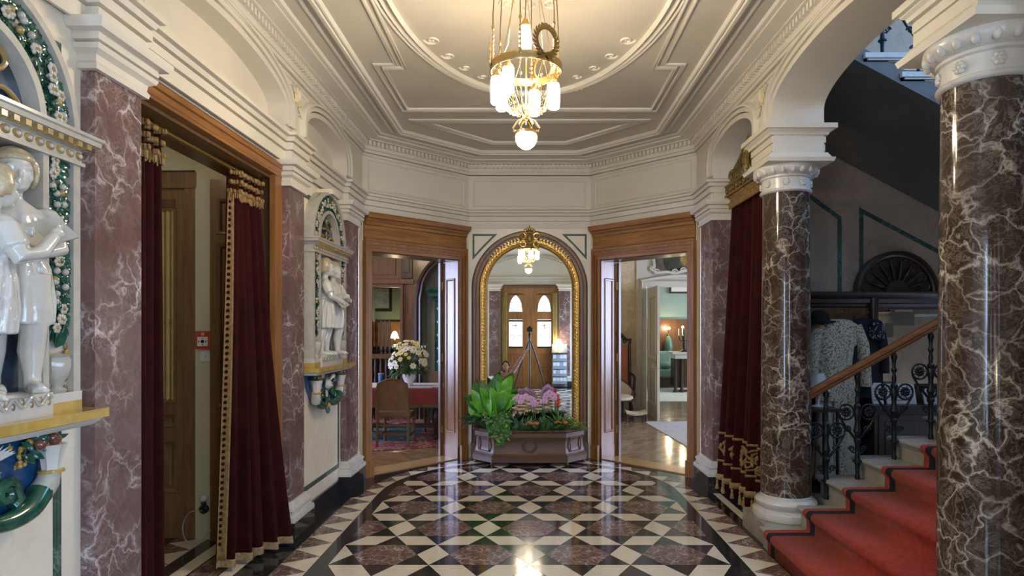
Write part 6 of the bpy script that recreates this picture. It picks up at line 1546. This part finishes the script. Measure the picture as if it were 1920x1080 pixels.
w2_ = struct((lambda m: (m.poly([(8.05, 7.6, .6), (8.05, 10.2, .6), (8.05, 10.2, 3.2), (8.05, 7.6, 3.2)], 'day_parlour'), m.build('window_2'))[1])(MB()))
m = MB()
for i in range(4): y = 7.6+2.6*i/3; m.box(7.94, 8.0, y-.05, y+.05, .6, 3.2, 'trim_cream')
for z in (.6, 2.3, 3.14): m.box(7.94, 8.0, 7.6, 10.2, z, z+.06, 'trim_cream')
m.build('window_frame', w2_)
room('wall_parlour_far', [(.06, 8, 18.3, 18.4, 0, 3.6, 'wall_celadon'), (.06, 8, 18.22, 18.3, 0, 1.9, 'oak_dark'), (2.0, 2.1, 12.2, 18.3, 0, 3.6, 'wall_celadon')])
w4 = struct((lambda m: (m.poly([(7.99, 13.0, .8), (7.99, 17.0, .8), (7.99, 17.0, 3.1), (7.99, 13.0, 3.1)], 'day_far'), m.build('window_4'))[1])(MB()))
m = MB()
for i in range(5): y = 13+i; m.box(7.93, 7.985, y-.05, y+.05, .8, 3.1, 'trim_cream')
for z in (.8, 3.04): m.box(7.93, 7.985, 13, 17, z, z+.06, 'trim_cream')
m.build('window_frame', w4)
root = panelled(frame_mat((2.245, 11.99, 0), (0, -1, 0), (1, 0, 0)), 'parlour_door_leaf', .92, 2.38, [(.13, .79, .25, .9), (.13, .79, 1.08, 2.2)], 'trim_cream', .045)
root['kind'] = 'structure'; root.name = 'door_6'
m = MB(frame_mat((2.245, 11.99, 0), (0, -1, 0), (1, 0, 0))); m.tube([(.86, -.05, 1.05), (.86, .0, 1.05)], .012, 'brass', 8); m.tube([(.86, -.05, 1.05), (.75, -.05, 1.05)], .010, 'brass', 8); m.box(.83, .89, -.006, 0, .95, 1.15, 'brass'); m.build('handle', root)
op = thing('overdoor_painting', (2.9, PY, 3.0), 'dark landscape painting in a carved cream rococo surround over the parlour doorway', 'painting'); op['kind'] = 'thing'
m = MB(); m.box(2.40, 3.55, PY-.012, PY-.002, 2.72, 3.3, 'picture_dark'); m.ell((3.10, PY-.012, 2.95), (.22, .004, .17), 'picture_gold', 14, 8); m.ell((2.72, PY-.012, 2.9), (.16, .004, .20), 'picture_green', 12, 8); m.build('canvas', op)
m = MB(); fr_ = [(2.36, 2.98), (2.38, 2.82), (2.33, 2.74), (2.45, 2.68), (2.62, 2.70), (2.80, 2.67), (2.95, 2.73), (3.12, 2.68), (3.4, 2.70), (3.58, 2.70), (3.58, 3.32), (2.36, 3.32)]
m.strip([(x, PY, z) for x, z in fr_], [(-.03, 0), (-.02, .04), (.02, .045), (.04, .0)], (0, -1, 0), 'trim_cream', closed=True)
for x, z, e in ((2.35, 2.75, -1), (2.42, 2.70, 1), (2.78, 2.70, -1), (2.93, 2.73, 1), (3.05, 2.71, 1)): scroll(m, (x, PY-.03, z), Vector((e, 0, 0)), Vector((0, 0, 1)), .06, .018, 'trim_cream')
m.build('surround', op, ang=60)
def uph(M, root, nm, x0, x1, y0, y1, z0, z1, mat, r=.03):
    m = MB(M); o = None
    m.box(x0, x1, y0, y1, z0, z1, mat); o = m.build(nm, root); bv = o.modifiers.new('b', 'BEVEL'); bv.width = r; bv.segments = 4; return o
# high backed chair
M = Matrix.Translation((1.645, 11.72, 0)); hb = thing('high_backed_chair', (1.645, 11.72, 0), 'tall dark carved chair with salmon upholstery against the parlour wall', 'chair'); hb['kind'] = 'thing'
uph(M, hb, 'upholstery', -.20, .20, .10, .16, .55, 1.30, 'salmon'); uph(M, hb, 'seat', -.26, .26, -.28, .20, .42, .52, 'salmon')
m = MB(M)
m.tube([(-.26, .16, 0), (-.25, .16, .5), (-.24, .17, 1.30), (-.26, .17, 1.42), (-.18, .17, 1.40), (-.08, .17, 1.50), (0, .17, 1.54), (.08, .17, 1.50), (.18, .17, 1.40), (.26, .17, 1.42), (.24, .17, 1.30), (.25, .16, .5), (.26, .16, 0)], [.03, .03, .03, .032, .035, .04, .045, .04, .035, .032, .03, .03, .03], 'walnut', 8)
for e in (-1, 1): m.tube([(e*.25, .14, .78), (e*.27, -.1, .76), (e*.27, -.24, .72)], .024, 'walnut', 8); scroll(m, (e*.15, .14, 1.38), Vector((e, 0, 0)), Vector((0, 0, 1)), .05, .016, 'walnut')
m.build('frame', hb)
for e in (-1, 1): m = MB(M); m.tube([(e*.24, -.25, 0), (e*.23, -.25, .2), (e*.25, -.25, .42), (e*.27, -.24, .72)], [.03, .024, .03, .024], 'walnut', 8); m.build('leg', hb)
M = Matrix.Translation((1.55, 11.18, 0)) @ Matrix.Rotation(.35, 4, 'Z'); ac = thing('low_armchair', (1.55, 11.18, 0), 'low curved armchair in cream upholstery in front of the salmon chair', 'armchair'); ac['kind'] = 'thing'
m = MB(M)
bk = lambda t, z: (.30*cos(t), .26*sin(t)*1.0, z)
rows = []
for t in [-.25+3.64*i/24 for i in range(25)]:
    hh = .50+.22*max(0, sin((t+.25)/3.64*pi))**1.2; rows.append([(.30*cos(t), .26*sin(t), .40), (.31*cos(t), .27*sin(t), hh), (.27*cos(t), .23*sin(t), hh), (.25*cos(t), .21*sin(t), .40)])
m.grid(rows, 'upholstery_cream'); m.build('backrest', ac)
m = MB(M); m.tube([(.305*cos(t), .265*sin(t), .505+.22*max(0, sin((t+.25)/3.64*pi))**1.2) for t in [-.25+3.64*i/24 for i in range(25)]], .018, 'walnut', 8); m.tube([(.30*cos(t), .26*sin(t), .36) for t in [2*pi*i/28 for i in range(29)]], .026, 'walnut', 8)
for e in (-1, 1): m.tube([(e*.30, -.06, .36), (e*.33, -.08, .45), (e*.30, -.06, .51)], .016, 'walnut', 8)
m.build('frame', ac)
m = MB(M); m.lathe([(.26, .35), (.29, .37), (.28, .42), (.2, .45), (.02, .455)], (0, 0, 0), 'upholstery_cream', 24); m.build('seat', ac)
for x, y in ((-.2, -.18), (.2, -.18), (-.2, .18), (.2, .18)): m = MB(M); m.tube([(x, y, .35), (x*1.12, y*1.12, .2), (x*1.05, y*1.05, .0)], [.028, .022, .016], 'walnut', 8); m.build('leg', ac)
fs = thing('footstool', (1.86, 10.95, 0), 'small curved cream footstool on the parquet before the low armchair', 'footstool'); fs['kind'] = 'thing'
M = Matrix.Translation((1.84, 10.95, 0))
m = MB(M); m.grid([[(-.18+.36*i/12, y, .15+.035*abs(1-2*i/12)**2+dz) for i in range(13)] for y, dz in ((-.14, -.03), (-.14, .0), (-.10, .02), (.10, .02), (.14, 0), (.14, -.03))], 'upholstery_cream'); m.build('cushion', fs)
m = MB(M); m.box(-.17, .17, -.135, .135, .10, .14, 'walnut'); m.build('frame', fs)
for e in (-1, 1):
    for y in (-.11, .11): m = MB(M); m.tube([(e*.16, y, 0), (e*.17, y, .12)], .018, 'walnut', 8); m.build('leg', fs)
o = MB(); o.prism([(2.16, 8.4, .001), (5, 8.4, .001), (5, 10.9, .001), (1.98, 10.9, .001)], (0, 0, .010), 'rug_grey'); o = o.build('pale_rug'); tag(o, 'pale grey blue patterned rug on the parlour parquet', 'rug'); o['kind'] = 'thing'
o = MB(); o.prism([(2.3, 14.0, .001), (6, 14.0, .001), (6, 17.5, .001), (2.3, 17.5, .001)], (0, 0, .010), 'cloth_white'); o = o.build('white_carpet'); tag(o, 'whitish carpet in the sunlit room behind the parlour', 'carpet'); o['kind'] = 'thing'
se = thing('green_settee', (3.5, 17.6, 0), 'pale green fringed settee in the room behind the parlour', 'settee'); se['kind'] = 'thing'
uph(I4, se, 'seat', 2.9, 3.95, 17.0, 17.7, .30, .52, 'settee_green', .05); uph(I4, se, 'backrest', 2.9, 3.95, 17.5, 17.72, .4, 1.0, 'settee_green', .07)
m = MB(); m.grid([[(2.92+1.01*i/60, 17.0-.012*(i % 2), z) for i in range(61)] for z in (.30, .03)], 'fringe_dark'); m.build('fringe', se)
m = MB(); m.ell((3.75, 17.25, .62), (.2, .2, .10), 'settee_green', 14, 8); o = m.build('cushion'); tag(o, 'round pale green cushion lying on the fringed settee', 'cushion'); o['kind'] = 'thing'
dr = thing('carved_cabinet', (4.1, 16.4, 0), 'dark carved cabinet with pale marble top in the room behind the parlour', 'cabinet'); dr['kind'] = 'thing'
m = MB(); m.box(3.72, 4.9, 16.0, 16.6, .12, .86, 'walnut'); m.build('body', dr); m = MB(); m.box(3.62, 5.0, 15.92, 16.65, .98, 1.03, 'white_marble'); m.build('top', dr); m = MB(); m.box(3.70, 4.9, 15.98, 16.6, .86, .98, 'cloth_white'); m.build('drawer', dr)
for x in (3.70, 3.86):
    m = MB(); m.lathe([(.05, 0), (.06, .05), (.04, .1), (.05, .2), (.03, .3), (.045, .55), (.03, .8), (.05, .86)], (x, 15.96, 0), 'walnut', 12); m.build('column_leg', dr)
ol = thing('oil_lamp', (3.97, 18.0, 0), 'green lamp with a bright glowing bulb beside the carved cabinet', 'lamp'); ol['kind'] = 'thing'
m = MB(); m.lathe([(.12, .62), (.13, .66), (.05, .70), (.08, .9), (.14, 1.1), (.10, 1.3), (.04, 1.42), (.05, 1.46)], (3.97, 18.02, 0), 'lamp_celadon', 18); m.build('body', ol)
m = MB(); m.ell((3.97, 17.92, 1.64), .035, 'small_bulb', 12, 8); m.tube([(3.97, 18.02, 1.45), (3.97, 17.95, 1.61)], .012, 'brass', 6); m.build('bulb', ol)
st_ = thing('lamp_stand', (3.97, 18.02, 0), 'narrow brown stand carrying the green lamp', 'stand'); st_['kind'] = 'thing'
m = MB(); m.box(3.81, 4.13, 17.85, 18.18, 0, .62, 'oak_dark'); m.build('body', st_)
cd = thing('candelabra', (3.95, 16.3, 1.03), 'branched candelabra with lit candle lamps on the carved cabinet', 'candelabra'); cd['kind'] = 'thing'
m = MB(); m.lathe([(.09, 0), (.10, .02), (.03, .06), (.04, .2), (.02, .3), (.03, .45), (.012, .62)], (3.98, 16.2, 1.03), 'iron', 14); m.build('stem', cd)
for k in range(5):
    a = 2*pi*k/5+.4; p = Vector((3.98+.14*cos(a), 16.2+.14*sin(a), 1.45)); m = MB(); m.tube([(3.98, 16.2, 1.33), (3.98+.09*cos(a), 16.2+.09*sin(a), 1.30), p], .010, 'iron', 6); m.ell(p, (.03, .03, .012), 'brass', 8, 5); arm = m.build('arm', cd)
    m = MB(); m.tube([p, p+Vector((0, 0, .17))], .011, 'porcelain', 8); m.build('candle', arm)
m = MB(); m.ell((3.90, 16.02, 1.665), .028, 'small_bulb', 10, 8); m.tube([(3.98, 16.2, 1.60), (3.90, 16.03, 1.64)], .008, 'iron', 6); m.build('bulb', cd)
pg2 = thing('pale_print', (4.25, 18.2, 2.9), 'small framed pale print high on the celadon wall behind the parlour', 'picture'); pg2['kind'] = 'thing'
m = MB(); m.box(4.05, 4.6, 18.22, 18.29, 2.65, 3.05, 'walnut'); m.build('frame', pg2); m = MB(); m.box(4.10, 4.55, 18.21, 18.23, 2.70, 3.0, 'paper'); m.build('print', pg2)
# ================================================================ entrance end of the hall, behind the viewpoint (seen in the mirror)
BY = -2.0
m = MB(); m.box(-2.2, -1.85, BY-.15, BY, 0, 3.75, 'plaster'); m.box(1.85, 2.2, BY-.15, BY, 0, 3.75, 'plaster'); m.box(-1.85, -1.22, BY-.15, BY, 2.7, 3.75, 'plaster'); m.box(1.22, 1.85, BY-.15, BY, 2.7, 3.75, 'plaster'); m.box(-1.22, -.80, BY-.15, BY, 0, 3.75, 'plaster'); m.box(.80, 1.22, BY-.15, BY, 0, 3.75, 'plaster'); m.box(-.80, .80, BY-.15, BY, 2.84, 3.75, 'plaster'); m.box(-1.85, -1.22, BY-.15, BY, 0, .5, 'plaster'); m.box(1.22, 1.85, BY-.15, BY, 0, .5, 'plaster')
struct(m.build('wall_entrance'))
m = MB(); m.strip([(1.81, BY, 0), (-1.81, BY, 0)], [(-a, z) for a, z in ent], UPV, 'plaster')
m.strip([(-1.5+3.0*i/30, BY, 3.12+.5*sin(pi*i/30)) for i in range(31)], [(-a, b) for a, b in av], (0, 1, 0), 'plaster'); struct(m.build('trim_14'))
for k, x in enumerate((-1.535, 1.535)):
    m = MB(); m.poly([(x-.315, BY-.08, .5), (x+.315, BY-.08, .5), (x+.315, BY-.08, 2.7), (x-.315, BY-.08, 2.7)], 'day_side'); w5 = struct(m.build('window_%d' % (5+k)))
    m = MB()
    for dx in (-.315, .275): m.box(x+dx, x+dx+.04, BY-.07, BY, .5, 2.7, 'oak_dark')
    for z in (.5, 1.6, 2.66): m.box(x-.315, x+.315, BY-.07, BY, z, z+.05, 'oak_dark')
    m.build('window_frame', w5)
for x in (-.98, .98): pilaster(x-.15, x+.15, BY+.001, BY+.08, 'rose marble pilaster beside the entrance door, reflected beside the %s in the mirror' % ('brochure stand' if x > 0 else 'person'), 'y')
M = frame_mat((.80, BY+.04, 0), (-1, 0, 0), (0, -1, 0))
m = MB(M); m.strip([(0, 0, 0), (0, 0, 2.80), (1.6, 0, 2.80), (1.6, 0, 0)], [(-.02, 0), (-.02, .05), (.02, .06), (.05, .03), (.05, 0)], (0, -1, 0), 'oak_dark')
root = struct(m.build('door_7'))
for k in (0, 1):
    o_ = k*.80; m = MB(M)
    for b in ((0, .20, 0, 2.78), (.58, .80, 0, 2.78), (.20, .58, 0, 1.08), (.20, .58, 1.88, 2.10), (.20, .58, 2.58, 2.78)): m.box(o_+b[0], o_+b[1], .0, .06, b[2], b[3], 'oak')
    cx = o_+.40
    for i in range(12):                                     # pointed head
        t0, t1_ = i/12, (i+1)/12; za, zb = (2.10+.46*sqrt(max(0, 1-abs(2*t-1)**1.6)) for t in (t0, t1_)); xa, xb = o_+.20+.38*t0, o_+.20+.38*t1_
        m.prism([(xa, 0, za), (xb, 0, zb), (xb, 0, 2.60), (xa, 0, 2.60)], (0, .05, 0), 'oak')
    for z0, z1 in ((.14, .48), (.56, .90)): m.strip([(o_+.18, 0, z0), (o_+.18, 0, z1), (o_+.62, 0, z1), (o_+.62, 0, z0)], pf, (0, -1, 0), 'oak', closed=True)
    lf_ = m.build('door_leaf', root)
    m = MB(M); m.poly([(o_+.20, .03, 2.10), (o_+.58, .03, 2.10), (o_+.58, .03, 2.58), (o_+.20, .03, 2.58)], 'stained_glass'); m.build('lancet_pane', lf_)
    m = MB(M); m.poly([(o_+.20, .03, 1.08), (o_+.58, .03, 1.08), (o_+.58, .03, 1.88), (o_+.20, .03, 1.88)], 'day_door'); m.build('pane', lf_)
    m = MB(M)
    for z in (1.11, 1.85): m.box(o_+.20, o_+.58, .015, .03, z-.03, z+.02, 'iron')
    for e in (-1, 1): scroll(m, (o_+.39+e*.09, .022, 1.38), Vector((e, 0, 0)), Vector((0, 0, 1)), .08, .007, 'iron')
    m.tube([(o_+.39, .022, 1.62), (o_+.39, .022, 1.78)], .008, 'iron', 5); m.tube([(o_+.34, .022, 1.71), (o_+.46, .022, 1.71)], .008, 'iron', 5); m.build('leading', lf_)
    m = MB(M); xx = .03 if k == 0 else 1.44
    m.grid([[(xx+.12*i/30, -.05+.015*sin(i*1.3), z) for i in range(31)] for z in (2.62, 1.0, .05)], 'yellow_cloth'); o = m.build('door_drape'); tag(o, 'yellow drape hanging beside the entrance door glass near the %s' % ('brochure stand' if k == 0 else 'person'), 'curtain', 'yellow drapes at the entrance door'); o['kind'] = 'thing'; sl = o.modifiers.new('s', 'SOLIDIFY'); sl.thickness = .01
bsd = thing('brochure_stand', (.83, -1.72, 0), 'white brochure stand against the entrance wall, seen in the mirror', 'stand'); bsd['kind'] = 'thing'
m = MB(); m.box(.60, 1.06, -1.84, -1.62, .93, .96, 'walnut'); m.box(.62, 1.04, -1.84, -1.80, .02, 1.2, 'grey_plastic'); m.build('frame', bsd)
for r in range(4):
    m = MB(); m.box(.63, 1.03, -1.80, -1.66, .10+.21*r, .115+.21*r, 'grey_plastic'); m.box(.63, 1.03, -1.665, -1.655, .10+.21*r, .18+.21*r, 'grey_plastic'); m.build('shelf', bsd)
rn = random.Random(8)
for r in range(4):
    for c in range(4):
        m = MB(); x = .645+.095*c; m.box(x, x+.085, -1.70, -1.672, .116+.21*r, .28+.21*r, rn.choice(['paper', 'paper', 'paper_blue'])); o = m.build('brochure')
        tag(o, 'white and blue folded brochures in the stand by the entrance door', 'brochure', 'brochures in the stand'); o['kind'] = 'thing'
hl = thing('hall_lamp', (.80, -1.74, .96), 'small glowing lamp on top of the brochure stand, seen in the mirror', 'lamp'); hl['kind'] = 'thing'
m = MB(); m.lathe([(.06, 0), (.06, .015), (.015, .03), (.012, .22)], (.80, -1.73, .96), 'brass', 12); m.build('base', hl)
m = MB(); m.lathe([(.10, .20), (.07, .36), (.065, .36)], (.80, -1.73, .96), 'small_lamp', 18); m.build('lamp_shade', hl)
# ---- the camera on its tripod and the person beside it
tp = thing('camera_tripod', (0, -.12, 0), 'dark camera tripod with camera, reflected in the middle of the mirror', 'tripod'); tp['kind'] = 'thing'
m = MB(); m.box(-.07, .07, -.13, -.05, 1.55, 1.65, 'black_plastic'); m.box(-.03, .03, -.12, -.06, 1.65, 1.685, 'black_plastic'); m.build('camera_body', tp)
m = MB(); m.lathe([(.02, 0), (.034, .0), (.034, .045), (.028, .05), (.02, .05)], (0, 0, 0), 'black_plastic', 18); m.bm.transform(Matrix.Translation((0, -.062, 1.60)) @ Matrix.Rotation(-pi/2, 4, 'X')); m.build('lens', tp)
m = MB(); m.tube([(0, -.09, 1.55), (0, -.09, 1.38)], .03, 'black_plastic', 10); m.ell((0, -.09, 1.48), .045, 'black_plastic', 10, 8); m.tube([(0, -.09, 1.40), (0, -.09, 1.0)], .016, 'black_plastic', 8); m.build('head', tp)
for a in (radians(90), radians(215), radians(325)):
    m = MB(); m.tube([(0, -.09, 1.38), (.28*cos(a), -.09+.28*sin(a), .72), (.52*cos(a), -.09+.52*sin(a), .012)], [.02, .018, .012], 'black_plastic', 8); m.build('leg', tp)
pe_ = thing('person', (-.62, -.1, 0), 'dark haired person in red plaid crouching and reaching up to the camera tripod', 'person'); pe_['kind'] = 'thing'
def skin(nm, joints, edges, mat, parent, lv=2, rootj=0):
    me = bpy.data.meshes.new(nm); me.from_pydata([j[0] for j in joints], edges, []); o = bpy.data.objects.new(nm, me); COL.objects.link(o)
    sk = o.modifiers.new('skin', 'SKIN'); sk.use_smooth_shade = True
    for i, j in enumerate(joints):
        v2 = me.skin_vertices[0].data[i]; v2.radius = (j[1], j[1]) if not isinstance(j[1], tuple) else j[1]; v2.use_root = i == rootj
    sb = o.modifiers.new('sub', 'SUBSURF'); sb.levels = lv; sb.render_levels = lv
    me.materials.append(MATS[mat]); attach(o, parent); return o
px, py = -.62, -.12       # squatting, facing the tripod and the mirror
J = [((px, py-.05, .22), (.15, .13)), ((px+.01, py+.0, .34), (.15, .12)), ((px+.02, py+.05, .46), (.16, .12)), ((px+.025, py+.07, .53), (.09, .08)), ((px+.025, py+.09, .585), (.055, .055)), ((px+.03, py+.11, .63), .06),
     ((px+.18, py+.06, .51), .065), ((px+.33, py+.08, .76), .05), ((px+.49, py+.06, 1.02), .034),
     ((px-.15, py+.06, .50), .065), ((px-.17, py+.19, .28), .05), ((px-.05, py+.32, .36), .036),
     ((px+.10, py-.02, .21), .10), ((px+.17, py+.36, .40), .072), ((px+.16, py+.20, .08), .05), ((px+.17, py+.34, .04), .04),
     ((px-.10, py-.02, .21), .10), ((px-.16, py+.36, .36), .072), ((px-.14, py+.02, .07), .05), ((px-.15, py+.14, .04), .04)]
E = [(0, 1), (1, 2), (2, 3), (3, 4), (4, 5), (2, 6), (6, 7), (7, 8), (2, 9), (9, 10), (10, 11), (0, 12), (12, 13), (13, 14), (14, 15), (0, 16), (16, 17), (17, 18), (18, 19)]
skin('body', J, E, 'trousers', pe_)
sub = lambda ids, ed, g: ([(J[i][0], tuple(r*g for r in J[i][1]) if isinstance(J[i][1], tuple) else J[i][1]*g) for i in ids], ed)
jj, ee = sub([1, 2, 3, 6, 7, 8, 9, 10, 11], [(0, 1), (1, 2), (1, 3), (3, 4), (4, 5), (1, 6), (6, 7), (7, 8)], 1.10)
skin('shirt', jj, ee, 'plaid', pe_)
hd = MB(); c = Vector((px+.03, py+.13, .70)); hd.ell(c, (.073, .092, .105), 'skin', 20, 14); hd.ell(c+Vector((0, .03, -.055)), (.052, .06, .055), 'skin', 14, 10); hd.ell(c+Vector((0, .098, -.015)), (.013, .018, .022), 'skin', 10, 8); hd.ell(c+Vector((0, .085, -.055)), (.024, .012, .007), 'skin', 8, 6)
for e in (-1, 1): hd.ell(c+Vector((e*.03, .08, .012)), (.014, .012, .008), 'skin', 8, 6); hd.ell(c+Vector((e*.074, .0, -.005)), (.010, .02, .03), 'skin', 8, 6)
hd.tube([c+Vector((0, -.02, -.08)), c+Vector((0, -.04, -.16))], [.05, .052], 'skin', 12); o = hd.build('head', pe_); fuse(o, .008, 2)
for e in (-1, 1):
    m = MB(); m.ell(c+Vector((e*.03, .088, .010)), (.009, .006, .006), 'black_plastic', 8, 6); m.build('eye', o)
hr = MB(); rn = random.Random(2)
for i in range(80):
    a, e = rn.uniform(0, 2*pi), rn.uniform(.0, 1.5)
    if sin(a)*cos(e) > .35 and e < .75: continue
    hr.ell(c+Vector((cos(a)*cos(e)*.074, sin(a)*cos(e)*.092-.006, .012+sin(e)*.10)), (.024, .024, .022), 'hair_dark', 7, 5)
hr.build('hair', o)
def hand(w_, d, up, nm):
    w_, d, up = Vector(w_), Vector(d).normalized(), Vector(up); sd = d.cross(up).normalized(); m = MB()
    m.tube([w_-d*.02, w_+d*.03, w_+d*.085], [.026, .032, .036], 'skin', 10, flat=.5)
    for j, l in enumerate((.062, .072, .066, .05)):
        b0 = w_+d*.085+sd*(.026-.0175*j); m.tube([b0, b0+d*l*.5-up*.012, b0+d*l*.75-up*.04, b0+d*l*.65-up*.06], [.0095, .009, .0085, .007], 'skin', 8)
    m.tube([w_+d*.03+sd*.024, w_+d*.06+sd*.05-up*.01, w_+d*.095+sd*.045-up*.03], [.012, .011, .008], 'skin', 8); h = m.build(nm, pe_); fuse(h, .004, 1)
hand(J[8][0], (.55, -.05, .75), (-.4, 0, .6), 'hand'); hand(J[11][0], (.8, .5, .1), (0, 0, 1), 'hand')

m = MB(); m.poly([(XW-.004, -1.5, .35), (XW-.004, .7, .35), (XW-.004, .7, 1.9), (XW-.004, -1.5, 1.9)], 'added_left_wall_light'); w8 = struct(m.build('window_8'))  # added window out of view, throws cool light on the left wall
m = MB()
for i in range(4): y = -1.5+2.2*i/3; m.box(XW-.05, XW, y-.035, y+.035, .30, 1.95, 'oak_dark')
for z in (.30, 1.1, 1.88): m.box(XW-.05, XW, -1.53, .73, z, z+.06, 'oak_dark')
m.build('window_frame', w8)
